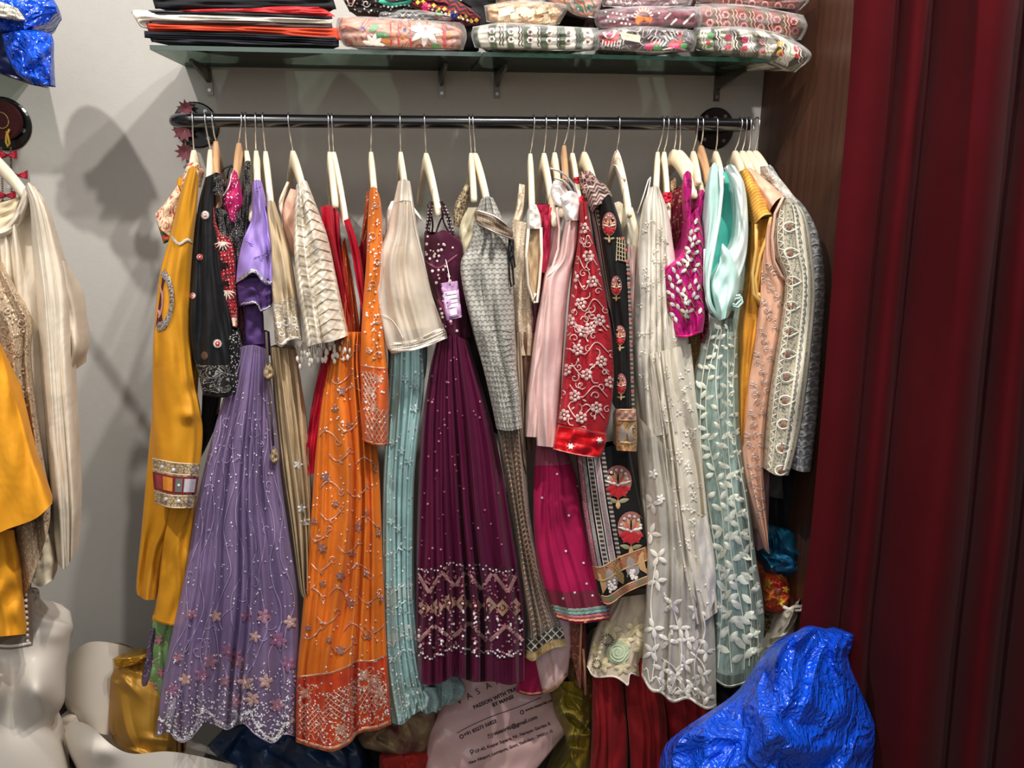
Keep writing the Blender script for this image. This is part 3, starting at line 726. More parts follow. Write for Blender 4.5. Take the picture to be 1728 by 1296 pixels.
package('fabric_roll', 'wrapped roll in white and green with hexagon flowers, right of the pane joint', [(803, 46), (800, 60), (806, 80)], [(1003, 48), (1008, 64), (1003, 84)], [(850, 40), (930, 45)], [(900, 84)],
        M('roll_print_b', '#d9d2c4', '#4a5a3c', 'vstripe', 27, rough=.6), deco=hexdeco(830, 992, 52, 56, 5, 2, 0, white_t, maroon_t, blk_t), seed=11)
def d4(p):
    rr = random.Random(4)
    D_(p, lambda d: [d.poly([(x, y), (x+10, y-3), (x+12, y+6), (x+2, y+9)], .002, 1) for x, y in [(rr.uniform(835, 925), rr.uniform(10, 36)) for _ in range(34)]], 'cream_wood_block_print', thr('cream', '#e8d2ac'))
package('fabric_roll', 'wrapped cream and tan roll lying on the white and green roll', [(822, 10), (826, 36)], [(958, 8), (938, 40)], [(880, 2)], [(880, 44)], M('roll_print_c', '#d8b48a', '#c08a58', 'cells', 90), Y=1.625, deco=d4, seed=13)
def d5(p):
    D_(p, lambda d: [d.leaf(955+i*18, 6, 20, 9, .9) for i in range(4)]+[d.line([(950+i*16, -6), (960+i*16, 26)], 2) for i in range(5)], 'green_paisley', dgreen_t)
    D_(p, lambda d: [d.disc(x, y, 4) for x, y in ((992, 20), (965, 2), (978, 14))], 'mirror', steel)
package('fabric_roll', 'wrapped salmon paisley roll standing in the middle gap', [(900, -12), (940, 6), (950, 10)], [(1012, -12), (1008, 10), (1000, 29)], [(950, -14)], [(975, 26)], M('roll_print_d', '#c47a5c', '#8e3c3a', 'scroll', 50), Y=1.63, deco=d5, seed=15)
package('fabric_roll', 'dark maroon wrapped roll behind the cream one', [(840, -12), (842, 4)], [(905, -12), (950, 6)], [(870, -14)], [(890, 8)], M('roll_print_e', '#4a2a24', '#b4744c', 'zig', 90), Y=1.66, seed=16)
def d6(p):
    D_(p, lambda d: [d.disc(1028, 58, 17, n=18), d.disc(1062, 33, 0.1), d.leaf(1092, 82, 26, 17, -.4), d.leaf(1126, 84, 30, 20, -.5), d.leaf(1147, 66, 24, 14, -1.6)], 'red_fan', red_t)
    D_(p, lambda d: [d.disc(1028, 54, 11, n=16)]+[d.line([(1093+i*5, 72+i*2-abs(i-3)*2), (1100+i*5, 60+i*2)], 1.8) for i in range(6)]+[d.line([(1128+i*4, 70-i*3), (1120+i*5, 60-i*3)], 1.6) for i in range(8)]
       + [d.line([(1016+i*5, 80-abs(i-3)), (1018+i*5, 70-abs(i-3))], 1.6) for i in range(8)]+[d.line([(1118, 84), (1140, 80), (1160, 86)], 2.)], 'white_fringe', white_t, off=.0038)
    D_(p, lambda d: [d.disc(1028, 55, 7, n=14), d.leaf(1086, 78, 18, 12, .1), d.leaf(1130, 78, 22, 14, .3)], 'magenta_heart', pink_t, off=.0052)
    D_(p, lambda d: [d.leaf(1100, 80, 18, 12, .1), d.leaf(1148, 82, 14, 10, -.6)], 'green_leaf', green_t, off=.0052)
    D_(p, lambda d: [d.poly([(1046, 54), (1080, 60), (1080, 72), (1050, 66)], .001, 2)], 'cream_bar', thr('cream', '#e8d2ac'), off=.003)
package('fabric_roll', 'wrapped roll with red half-moons and magenta leaves, middle of right pane', [(1008, 52), (1006, 66), (1012, 83)], [(1164, 52), (1170, 66), (1165, 86)], [(1080, 46)], [(1090, 87)], M('roll_print_f', '#3a2a2e', '#cdbdb8', 'scroll', 60, rough=.6), deco=d6, seed=17)
def d7(p):
    D_(p, lambda d: [d.disc(1086, 30, 15, n=16)], 'yellow_half_moon', org_t)
    D_(p, lambda d: [d.line([(1086+17*math.cos(a), 30+17*math.sin(a)), (1086+11*math.cos(a), 30+11*math.sin(a))], 2) for a in [3.2+.35*i for i in range(9)]]+[d.disc(x, y, 2) for x, y in [(1022+(i*37) % 48, 20+(i*13) % 22) for i in range(16)]+[(1112+(i*29) % 60, 22+(i*11) % 20) for i in range(20)]], 'white_dot', white_t, off=.0036)
package('fabric_roll', 'wrapped burgundy roll with an orange half-moon, second layer of right pane', [(1012, 18), (1008, 34), (1014, 48)], [(1176, 12), (1182, 30), (1176, 45)], [(1080, 12)], [(1090, 46)], M('roll_print_g', '#5e1c2e', '#8c4a58', 'noise', 60, rough=.6), Y=1.63, deco=d7, seed=19)
package('fabric_roll', 'top wrapped roll in mauve, mostly clear film, above the burgundy roll', [(1018, -14), (1022, 10)], [(1170, -16), (1160, 8)], [(1090, -16)], [(1090, 14)], M('roll_print_h', '#7c5a5e', '#cfc0bc', 'scroll', 50, rough=.6), Y=1.64, seed=21)
def d8(p):
    cols = [(1198, green_t), (1228, pink_t), (1256, pink_t), (1286, rose_t), (1316, yel_t)]
    for i, (x, m_) in enumerate(cols):
        D_(p, lambda d: [d.disc(x+1, 60+i*3.4, 6), d.leaf(x-6, 82+i*3, 16, 8, -.8)], 'round_flower', m_)
    D_(p, lambda d: [d.disc(x, 74+i*4, 5) for i, x in enumerate((1196, 1230, 1257, 1288, 1318, 1346))]+[d.disc(1346, 80, 7)], 'red_flower', red_t)
    D_(p, lambda d: [d.line([(1186+i*27+(2 if k % 2 else -2)+k, 46+i*3.6+k*6) for k in range(9)], 2) for i in range(7)]+[d.line([(1181+i*27+(2 if k % 2 else -2)+k, 46+i*3.6+k*6) for k in range(9)], 2) for i in range(7)], 'white_wave', white_t)
package('fabric_roll', 'long wrapped striped roll jutting over the right end of the shelf', [(1176, 48), (1172, 64), (1180, 84)], [(1330, 64), (1364, 92), (1336, 120)], [(1240, 46), (1290, 52)], [(1240, 88), (1300, 98)], M('roll_print_i', '#e2dccf', '#43382c', 'vstripe', 22, rough=.6, p3=('scroll', 40, '#8a9a62')), deco=d8, seed=23, depth=.2)
package('fabric_roll', 'wrapped pink-brown roll with hexagon flowers, second layer at right', [(1178, 8), (1174, 26), (1184, 44)], [(1350, 26), (1357, 44), (1346, 66)], [(1260, 10)], [(1260, 58)], M('roll_print_j', '#8c4a3e', '#6a5236', 'vstripe', 27, rough=.6), Y=1.63, deco=hexdeco(1196, 1340, 22, 36, 5, 2, 2, rose_t, maroon_t, thr('blush', '#d9aea0'), 7), seed=25)
package('fabric_roll', 'topmost wrapped brown roll at the right end', [(1178, -14), (1180, 4)], [(1352, -12), (1360, 0), (1344, 16)], [(1260, -16)], [(1260, 10)], M('roll_print_k', '#6a3a2c', '#a4564c', 'hexf', 45, rough=.6), Y=1.64, deco=lambda p: D_(p, lambda d: [d.ring(1225+i*22, 2+i*2, 5, 1.4) for i in range(6)], 'ring_motif', rose_t), seed=27)
# ================================================================== GARMENTS, LEFT HALF OF THE ROD
silver_t = simple('thread_silver', '#dcd6ce', .35, metal=.25); gold_t = simple('thread_gold', '#c9a265', .4, metal=.3)
sequin = simple('sequin_silver', '#f2f0f0', .25, metal=.15, spec=.9); pearl = simple('pearl_bead', '#efe6da', .25, spec=.6, coat=.3)
mirror = simple('round_mirror', '#e6e8ea', .12, metal=.4, spec=1)
def G(name, label, x, y, cat='garment', Y=1.5, group=None): return thing(name, label, cat, tuple(at(x, y, Y)), group)
R_ = random.Random(77)
def hemline(p, name, mat, w=3, t=.997, off=.003, n=60):
    d = Deco(p); d.line([p.st(i/n, t) for i in range(n+1)], w, .001); return d.build(name, mat, off)
def scatter(p, n, t0=0., t1=1., s0=.05, s1=.95, rnd=R_): return [p.st(rnd.uniform(s0, s1), rnd.uniform(t0, t1)) for _ in range(n)]

# ---- 1 mustard kurta ------------------------------------------------------
mus = M('mustard_silk', '#c98a16', rough=.62, sheen=.4, wr=.35, var=.08)
flo = M('floral_trim', '#d9c3a2', '#b0483a', 'scroll', 70, rough=.7)
g = G('kurta', 'mustard kurta with a maroon round patch and mirrored cuff band, far left on rod', 325, 285, 'kurta')
Patch('collar', flo, [(316, 276), (308, 300), (303, 318)], [(341, 281), (333, 300), (330, 318)], [(330, 274)], [(318, 322)], Y=1.49, bulge=.015, parent=g, seed=1)
Patch('shoulder_yoke', flo, [(300, 312), (276, 345), (262, 360)], [(306, 330), (296, 370), (292, 402)], None, [(270, 385)], Y=1.475, bulge=.012, back=.1, parent=g)
Patch('yoke_trim', M('red_green_trim', '#b8442e', '#3d5c3a', 'hstripe', 60), [(264, 372), (276, 412)], [(296, 372), (290, 400)], None, None, Y=1.48, bulge=.01, back=.05, parent=g)
b = Patch('rear_panel', mus, [(300, 300), (272, 500), (256, 700), (240, 880), (230, 980), (231, 1003)], [(330, 300), (335, 600), (312, 860), (280, 930), (262, 1012)], None, [(245, 1012)], Y=(1.50, 1.47), bulge=.02, back=.1, nf=2, amp=.008, parent=g, seed=2)
fp = Patch('front_panel', mus, [(292, 840), (279, 880), (266, 1000), (256, 1046)], [(332, 840), (325, 900), (312, 1057)], None, [(285, 1055)], Y=1.462, bulge=.02, back=.1, nf=2, amp=.006, parent=g, seed=3)
hemline(fp, 'hem_fold', M('mustard_hem', '#b87c12'), 4, .985)
sl = Patch('sleeve', mus, [(318, 285), (303, 330), (286, 400), (271, 455), (264, 505), (259, 570), (257, 650), (257, 780), (262, 850)], [(336, 300), (333, 345), (326, 420), (321, 520), (325, 620), (338, 690), (342, 735), (336, 800), (327, 858)], [(327, 280)], [(290, 858)],
           Y=(1.455, 1.43), bulge=.04, back=.05, nf=2.2, amp=.009, amp0=.004, parent=g, seed=4, bumps=[(318, 700, 14, 10, .012), (322, 660, 10, 14, -.01)])
d = Deco(sl); d.band(.865, .998, .001); d.build('cuff_band', M('cuff_gold', '#cdb38c', '#7a6a58', 'cells', 150, rough=.5, metal=.2))
d = Deco(sl); d.band(.905, .957, .002); d.build('cuff_centre_band', M('cuff_maroon', '#7c2226'))
cq = [(.07, .2, '#a93a44'), (.22, .44, '#d98a2c'), (.5, .66, '#6f6f68'), (.7, .95, '#c9c3cc')]
for i, (a, b_, c_) in enumerate(cq):
    d = Deco(sl); d.poly([sl.st(a, .911), sl.st(b_, .911), sl.st(b_, .951), sl.st(a, .951)], .003, 4)
    d.build('cuff_patch', M('cuff_patch_%d' % i, c_, '#3a1a1c', 'dots', 420) if i != 2 else M('cuff_patch_2', c_))
d = Deco(sl)
for s_, t_ in [(.88, .885), (.2, .885), (.45, .888), (.88, .975), (.28, .977), (.6, .978), (.58, .931)]: x, y = sl.st(s_, t_); d.disc(x, y, 3.6, .004)
d.build('cuff_mirror', mirror, .004)
d = Deco(sl)
for t_ in (.866, .899, .962, .997): d.line([sl.st(i/20, t_) for i in range(21)], 2)
d.build('cuff_cord', M('cuff_cord', '#e0c7a8'), .003)
d = Deco(sl); d.disc(269, 505, 23, .0008, 24, ry=46); d.build('round_patch', M('patch_maroon', '#4a1420'))
d = Deco(sl); d.ring(269, 505, 21, 3.6, .003, 26, ry=46); d.build('patch_silver_ring', M('patch_silver', '#b9aea6', '#5c4c4c', 'cells', 220, metal=.3, rough=.4), .003)
d = Deco(sl); d.ring(262, 508, 12, 1.2, ry=30); d.line([(262, 470), (275, 500), (268, 535)], 1.6); d.leaf(262, 515, 18, 8, 1.2); d.build('patch_petal_line', M('patch_pink', '#c9908c'), .003)
d = Deco(sl); d.line([(288, 398), (302, 412), (315, 404), (326, 409)], 4.5); d.build('armhole_braid', M('braid_bw', '#c9c0b4', '#2c2620', 'dots', 300), .003)

# ---- 2 black kurta ----------------------------------------------------------
blk = M('black_silk', '#0f0f11', rough=.6, wr=.5, sheen=.35)
ban = M('bandhani_black', '#0c0c0d', '#d8d4cc', 'rdots', 240, rough=.7, wr=.5)
ban2 = M('bandhani_black_fine', '#0c0c0d', '#cfcac2', 'dots', 330, rough=.7, wr=.5)
patl = M('patola_red', '#a81626', '#3a1018', 'cells', 110, rough=.7, p3=('dots', 150, '#d8a08c'), wr=.4)
g = G('kurta', 'black kurta with small round mirror motifs, right of the mustard one', 360, 300, 'kurta')
Patch('gap_sheet', M('dark_gap_sheet', '#1c1516'), [(345, 560), (340, 700), (335, 780)], [(372, 560), (372, 650), (365, 700)], Y=1.5, bulge=.01, back=.08, parent=g)  # dark sheet in the gap beside and below the sleeve
b = Patch('sleeve', blk, [(346, 300), (334, 350), (326, 420), (318, 480), (314, 530), (318, 580), (334, 630), (342, 664)], [(362, 300), (366, 370), (376, 440), (388, 500), (398, 560), (402, 620), (402, 664)], [(354, 296)], [(370, 669)],
          Y=(1.462, 1.44), bulge=.035, back=.08, nf=2.3, amp=.010, parent=g, seed=6)
for (x, y) in [(346, 363), (337, 434), (325, 499), (367, 580)]:
    rx = 8 if x > 340 else 5.5
    d = Deco(b); d.hold = False
    for i in range(16): a = 6.28*i/16; d.leaf(x, y, rx*(1+.0*i), 2.2, a); d.hold = True
    d.build('mirror_motif', white_t)
    d = Deco(b); d.disc(x, y, 4.6, .002, 10, ry=5); d.build('motif_ring', red_t, .003); d = Deco(b); d.disc(x, y, 2.2, .003); d.build('motif_mirror', mirror, .004)
d = Deco(b); d.disc(345, 600, 6, .002, 12, ry=7); d.build('motif_mirror', M('dull_mirror', '#5a4438'))
d = Deco(b); d.band(.86, .985, .0006); d.build('cuff_print', M('black_print', '#141416', '#8f8a84', 'scroll', 90), .002)
Patch('rear_sleeve', ban, [(386, 555), (384, 600), (382, 660)], [(405, 560), (406, 610), (409, 662)], None, [(396, 664)], Y=1.432, bulge=.016, back=.04, parent=g)
Patch('hem_roll', blk, [(342, 657), (343, 667)], [(408, 650), (409, 662)], [(375, 661)], [(375, 671)], Y=1.43, bulge=.012, back=.03, parent=g, pil=True)

# ---- 3 red patola choli ---------------------------------------------------------
g = G('blouse', 'red and black patola print blouse with dotted black straps, beside the black kurta', 372, 300, 'blouse')
Patch('strap_wrap', ban2, [(354, 296), (355, 325)], [(374, 294), (376, 325)], [(364, 291)], [(365, 328)], Y=1.44, bulge=.012, back=.03, parent=g, seed=2)
Patch('back_strap', ban2, [(374, 302), (378, 330), (372, 352)], [(383, 308), (388, 330), (384, 356)], Y=1.47, bulge=.01, back=.03, parent=g)
Patch('front_strap', ban2, [(361, 352), (366, 380), (370, 410)], [(372, 350), (380, 380), (388, 420)], Y=1.45, bulge=.01, back=.03, parent=g)
b = Patch('front_panel', patl, [(352, 350), (354, 385), (360, 430), (370, 480), (385, 525), (391, 550)], [(362, 350), (370, 390), (390, 405), (398, 450), (401, 510), (400, 552)], [(357, 346)], [(396, 552)], Y=(1.452, 1.435), bulge=.02, back=.05, nf=1.5, amp=.004, parent=g, seed=3)
d = Deco(b)
for x, y in ((379, 447), (380, 478)): d.poly([(x-6, y-4), (x+6, y-4), (x+6, y+4), (x-6, y+4)], .001, 2)
for x, y in ((372, 420),): d.leaf(x, y, 14, 8, -.6)
d.build('black_motif', blk, .003)
d = Deco(b)
for k in range(7): d.leaf(382, 490, 18, 3, .3+.42*k); d.leaf(376, 408, 16, 3, .3+.42*k)
d.poly([(391, 536), (400, 536), (400, 550), (393, 550)], .001, 2); d.build('cream_motif', M('cream_thread', '#d9bfb0'), .003)
Patch('lower_panel', ban2, [(394, 552), (396, 600), (398, 640)], [(406, 552), (409, 590), (409, 620)], Y=1.45, bulge=.01, back=.04, parent=g)

# ---- 4 pink tie-dye top ------------------------------------------------------------
pkt = M('pink_tiedye', '#b2185a', '#f0d8de', 'rdots', 170, rough=.65, wr=.4)
g = G('top', 'pink tie-dye top with black bandhani straps hung behind the patola blouse', 400, 290, 'top')
b = Patch('body', pkt, [(390, 291), (382, 318), (375, 333), (376, 348), (384, 360), (386, 372)], [(400, 291), (407, 320), (410, 345), (402, 358), (398, 374)], [(395, 287)], [(391, 374)], Y=1.46, bulge=.02, back=.04, nf=1.5, amp=.004, parent=g, seed=5)
d = Deco(b); d.line([(390, 292), (386, 312), (376, 330)], 4); d.build('neck_facing', M('white_facing', '#e9e2da'), .003)
Patch('black_fall', ban2, [(384, 360), (378, 365), (386, 420), (397, 460)], [(402, 360), (412, 380), (412, 430), (404, 462)], Y=1.468, bulge=.02, back=.05, nf=2, amp=.005, parent=g, seed=9)
Patch('black_strap', ban2, [(409, 286), (408, 330), (404, 400), (402, 440)], [(420, 286), (424, 300), (422, 360), (418, 400)], Y=1.475, bulge=.015, back=.04, nf=2, amp=.004, parent=g, seed=10)
Patch('strap_wrap', ban2, [(411, 275), (409, 298)], [(423, 272), (423, 297)], [(417, 271)], [(416, 300)], Y=1.515, bulge=.012, back=.03, parent=g)
tube('drawstring', [tuple(at(x, y, 1.5)) for x, y in ((404, 294), (396, 284), (388, 280), (379, 284), (374, 290))], .0016, blk, g, 6)
tube('drawstring', [tuple(at(x, y, 1.495)) for x, y in ((397, 283), (390, 278), (385, 290), (383, 302))], .0016, blk, g, 6)
Patch('maroon_strip', M('maroon_dotted', '#571224', '#c9a59c', 'dots', 300), [(400, 470), (401, 560), (402, 640)], [(409, 500), (414, 560), (413, 630)], Y=1.47, bulge=.01, back=.04, parent=g)

# ---- 5 lilac set ---------------------------------------------------------------------
lil = M('lilac_crepe', '#9a80c8', rough=.65, wr=.5, sheen=.35); dpur = M('deep_purple_crepe', '#50346e', rough=.7, wr=.5)
lace = M('silver_lace', '#c4bec4', '#6c6670', 'cells', 260, rough=.35, metal=.35)
g = G('blouse', 'lilac blouse with silver lace edged puff sleeve over deep purple', 430, 305, 'blouse')
Patch('under_sleeve', dpur, [(412, 515), (412, 582)], [(443, 515), (446, 580)], Y=1.45, bulge=.012, back=.06, parent=g)
b = Patch('puff_cuff', dpur, [(400, 468), (400, 488), (402, 517)], [(461, 470), (462, 490), (458, 518)], None, [(430, 512), (440, 526)], Y=1.436, bulge=.022, back=.07, nf=3, amp=.004, parent=g, seed=3)
d = Deco(b); d.line([b.st(i/30, .97+.02*math.sin(i)) for i in range(31)], 5); d.build('lower_lace', lace, .003)
b = Patch('shoulder', lil, [(427, 306), (426, 340), (424, 370), (410, 405), (402, 440), (398, 478)], [(441, 306), (447, 345), (455, 380), (460, 430), (462, 482)], [(434, 303)], [(412, 470), (428, 460), (445, 478)], Y=(1.45, 1.43), bulge=.028, back=.1, nf=2.5, amp=.009, amp0=.003, parent=g, seed=4, bumps=[(428, 390, 8, 40, -.014)])
for w_, o_ in ((8, .0025),):
    d = Deco(b); d.line([b.st(i/30, .985-.01*math.sin(i*2)) for i in range(31)], w_); d.build('silver_lace_trim', lace, o_)
d = Deco(b); d.line([(427, 316), (440, 315)], 2); d.line([(427, 322), (441, 322)], 1.4); d.line([(452, 400), (456, 425), (448, 432)], 1.6); d.line([(404, 410), (414, 407), (428, 413)], 1.3); d.line([(428, 435), (444, 430), (454, 422)], 1.3); d.build('seam_line', M('lilac_seam', '#7a62a4'), .0025)
Patch('waistband', M('purple_waist', '#5a3b78'), [(404, 560), (404, 600)], [(455, 560), (458, 600)], Y=1.485, bulge=.02, back=.08, parent=g)

net = M('lilac_net', '#a28ab4', rough=.8, sheen=.4, wr=.45, alpha=.70, trans=.25, weave=1600)
lining = M('lilac_lining', '#6a5a9a', rough=.6, wr=.6)
g = G('gown', 'long lilac net gown embroidered with pink flowers and silver scalloped hem', 420, 600, 'gown')
Patch('lining', lining, [(410, 590), (372, 700), (340, 850), (322, 980), (306, 1085)], [(452, 600), (462, 760), (478, 900), (490, 1000), (494, 1080)], None, [(390, 1100)], Y=(1.475, 1.46), bulge=.03, back=.14, nf=6, amp=.01, parent=g, seed=12)
b = Patch('net_skirt', net, [(404, 585), (380, 660), (352, 760), (330, 860), (314, 960), (290, 1070), (274, 1150), (263, 1242)], [(452, 590), (462, 680), (470, 770), (480, 850), (494, 940), (503, 1010), (503, 1100), (498, 1243)],
          [(428, 582)], [(285, 1238), (300, 1252), (320, 1250), (345, 1222), (372, 1228), (385, 1232), (410, 1222), (430, 1240), (460, 1255), (480, 1240)],
          Y=(1.46, 1.425), bulge=.045, back=.15, nf=8.5, amp=.017, amp0=.003, parent=g, seed=13, wob=.4)
rr = random.Random(5)
d = Deco(b)
for i in range(9):
    s0 = .05+i*.11; P = []
    for k in range(12): P.append(b.st(min(.98, max(.02, s0+.045*math.sin(k*1.6+i))), .18+k*.06))
    d.line(P, 1.5, .0008)
for i in range(26):
    x, y = b.st(rr.uniform(.05, .95), rr.uniform(.15, .8)); a = rr.uniform(0, 6); d.swirl(x, y, rr.uniform(7, 13), 1.4, .6, a)
for i in range(14):
    x, y = b.st(rr.uniform(.05, .95), rr.uniform(.72, .95)); d.line([(x, y), (x+rr.uniform(-16, 16), y-18), (x+rr.uniform(-20, 20), y-40)], 1.5)
d.build('vine_thread', M('lilac_thread', '#a592b8', rough=.5), .0025, kind='stuff')
fl = []
for (x, y) in [(323, 1037), (364, 1040), (384, 1097), (356, 1117), (312, 1147), (341, 1140), (381, 1150), (414, 1152), (398, 1108), (398, 1183), (430, 1075), (470, 1080), (401, 1118), (425, 1180), (487, 1120), (468, 1190), (448, 1150), (290, 1165), (300, 1110), (490, 1050), (415, 1040), (445, 1040)]:
    fl.append((x, y, rr.uniform(10, 16), rr.uniform(0, 3)))
for q, cc in enumerate(('#a8788a', '#c4a09a', '#946484')):
    d = Deco(b)
    for i, (x, y, r, a) in enumerate(fl):
        if i % 3 == q: d.flower(x, y, r, 5, a, .58)
    d.build('embroidered_flower', M('petal_%d' % q, cc, rough=.55), .003)
d = Deco(b)
for i in range(620):
    t = 1-abs(rr.gauss(0, .07)); t = max(.45, min(.995, t)); s_ = rr.uniform(.01, .99); x, y = b.st(s_, t)
    d.disc(x, y, rr.uniform(1.2, 2.5), .001, 6, ry=rr.uniform(1, 1.6), rot=rr.uniform(0, 3))
for i in range(230):
    x, y = b.st(rr.uniform(.02, .98), rr.uniform(.12, .9)); d.disc(x, y, rr.uniform(.9, 1.7), .001, 6)
for i in range(200):
    s_ = i/200; x, y = b.st(s_, .955+.035*abs(math.sin(s_*9.4))); d.disc(x, y+rr.uniform(-3, 3), 2.4, .001, 6, ry=1.4, rot=rr.uniform(0, 3))
d.build('silver_sequins', sequin, .004, kind='stuff')
hemline(b, 'scalloped_edge', M('hem_silver', '#b6a9c0', metal=.2, rough=.4), 3, .998)
# sheer green piece behind at lower left
g2 = G('dupatta', 'sheer green and violet net scarf showing between mustard kurta and lilac gown', 275, 1045, 'scarf')
b = Patch('green_net', M('green_net', '#7fa066', rough=.6, alpha=.9, wr=.5, spark=(260, .12, '#e6dcd0')), [(258, 1045), (252, 1110), (242, 1200)], [(300, 1045), (296, 1130), (285, 1190)], None, [(262, 1195)], Y=1.49, bulge=.015, back=.05, nf=3, amp=.008, parent=g2, seed=3)
d = Deco(b); [d.flower(x, y, 9, 5, .3) for x, y in ((252, 1115), (258, 1160), (268, 1080), (272, 1135))]; d.build('pink_flower', M('petal_3', '#b0707e'), .003)
Patch('violet_edge', M('violet_net', '#5e4a66', '#9c8fa0', 'rdots', 160, alpha=.9), [(255, 1060), (245, 1110), (235, 1170)], [(262, 1060), (256, 1120), (247, 1178)], Y=1.484, bulge=.01, back=.03, parent=g2)

# ---- 6 beige tissue kurta ------------------------------------------------------------------
bei = M('beige_tissue', '#c2ab88', rough=.45, wr=.6, sheen=.3, metal=.1)
g = G('kurta', 'beige tissue kurta with scalloped lace sleeve hem and gathered skirt', 455, 340, 'kurta')
b = Patch('skirt', bei, [(455, 585), (463, 680), (474, 780), (490, 880), (505, 990), (512, 1010)], [(500, 590), (509, 650), (518, 720), (524, 830), (527, 930), (524, 1000)], None, None, Y=(1.475, 1.45), bulge=.03, back=.12, nf=5, amp=.014, amp0=.006, parent=g, seed=21)
d = Deco(b); [d.flower(x, y, 9, 5, i) for i, (x, y) in enumerate(((503, 784), (509, 858), (515, 880)))]; d.build('silver_flower', silver_t, .003)
b = Patch('sleeve', M('beige_tissue_light', '#c4ae8c', rough=.5, wr=.5, metal=.08), [(450, 341), (451, 380), (455, 450), (460, 520), (464, 578)], [(463, 341), (476, 390), (490, 440), (503, 520), (510, 575)], [(456, 338)], [(475, 586), (490, 574)], Y=(1.45, 1.43), bulge=.03, back=.1, nf=2.5, amp=.009, parent=g, seed=22)
d = Deco(b); d.band(.7, .998, .0008); d.build('lace_border', M('silver_lace_wide', '#b9a78c', '#ece4d8', 'scroll', 110, rough=.35, metal=.25), .0015)
for s_ in (.2, .5, .8):
    d = Deco(b); x, y = b.st(s_, .86); d.swirl(x, y, 9, 3, 1.1, s_*9); d.swirl(x+6, y+12, 6, 2.4, 1); d.build('lace_scroll', silver_t, .003)
d = Deco(b); d.line([b.st(i/24, .985) for i in range(25)], 5, .002); d.build('scallop_edge', silver_t, .003)
# tassel on a cord
tz = thing('tassel_cord', 'beige beaded tassel on a cord hanging over the lilac gown', 'tassel', tuple(at(452, 610, 1.43)))
tube('cord', [tuple(at(x, y, 1.412)) for x, y in ((449, 560), (452, 610), (453, 660), (458, 700), (461, 752))], .0022, M('cord_beige', '#a48c6c', '#4a4238', 'hstripe', 240), tz, 7)
for (x, y, l, wd) in ((453, 612, 30, 9), (463, 757, 26, 8)):
    Patch('tassel', M('tassel_gold', '#b49c78', '#6a5c48', 'vstripe', 300), [(x-3, y), (x-wd, y+l*.6), (x-wd*.4, y+l)], [(x+3, y), (x+wd, y+l*.6), (x+wd*.4, y+l)], None, None, Y=1.42, bulge=.012, back=.014, pil=True, parent=tz)

# ---- 7 ivory sequin blouse ---------------------------------------------------------------------
g = G('blouse', 'ivory silver-striped blouse with flared sleeve and pearl tassel fringe', 510, 312, 'blouse')
Patch('inner_lining', M('peach_lining', '#c9a08c'), [(490, 318), (478, 352), (478, 400)], [(506, 322), (505, 380), (502, 440)], Y=1.50, bulge=.01, back=.08, parent=g)
Patch('neck_strap', M('pearl_strap', '#d4c4ac', '#f4eee4', 'dots', 400), [(484, 306), (470, 340), (472, 362)], [(489, 308), (478, 342), (480, 372)], Y=1.52, bulge=.008, back=.02, parent=g)
b = Patch('sleeve', M('ivory_chevron', '#cdbfa6', '#f2ebdf', 'zig', 75, rough=.4, metal2=.35, wr=.35), [(500, 312), (497, 360), (496, 420), (504, 500), (518, 586)], [(518, 306), (535, 350), (553, 400), (568, 470), (588, 566)], [(511, 304)], [(535, 580), (560, 576)],
          Y=(1.45, 1.415), bulge=.04, back=.1, nf=2.4, amp=.010, amp0=.002, parent=g, seed=23)
d = Deco(b)
for k in range(15):
    t = .06+k*.062
    for (a, c_) in ((.03, .34), (.34, .66), (.66, .97)):
        n_ = 6; d.line([b.st(a+(c_-a)*q/n_, t+.035*(q/n_ if int(a*3+.2) % 2 == 0 else 1-q/n_)) for q in range(n_+1)], 1.6, .0008)
d.build('silver_chevron_line', M('dark_silver', '#9c8c74', metal=.4, rough=.4), .002, kind='stuff')
tas = []
for i in range(40):
    q = i/39; x = 502+q*86; y = 582-q*14+4*math.sin(i); l = 22+10*math.sin(i*1.7); V, Fc = tube_geo([tuple(at(x, y, 1.425)), tuple(at(x+3*math.sin(i), y+l, 1.422))], .0007, 4, len(tas) and 0)
    o_ = None; tas.append((x, y, l, V, Fc, i))
V = []; Fc = []
for (x, y, l, v, f, i) in tas:
    b0 = len(V); V += v; Fc += [tuple(b0+k for k in q) for q in f]
mesh('fringe_thread', V, Fc, M('fringe', '#a08a68'), g, kind='stuff')
V = []; Fc = []
def bead_geo(c, r, rz=1.):
    v = []; f = []
    for j, (h, q) in enumerate(((-1, 0.05), (-.6, .8), (0, 1), (.6, .8), (1, .05))):
        for k in range(6): a = k*1.047; v.append((c[0]+r*q*math.cos(a), c[1]+r*q*math.sin(a), c[2]+r*rz*h))
    for j in range(4):
        for k in range(6): f.append((j*6+k, j*6+(k+1) % 6, j*6+6+(k+1) % 6, j*6+6+k))
    return v, f
for (x, y, l, v, f, i) in tas:
    v, f = bead_geo(at(x+3*math.sin(i), y+l+2, 1.42), .0034, 1.9); b0 = len(V); V += v; Fc += [tuple(b0+k for k in q) for q in f]
mesh('pearl_drops', V, Fc, pearl, g, kind='stuff')

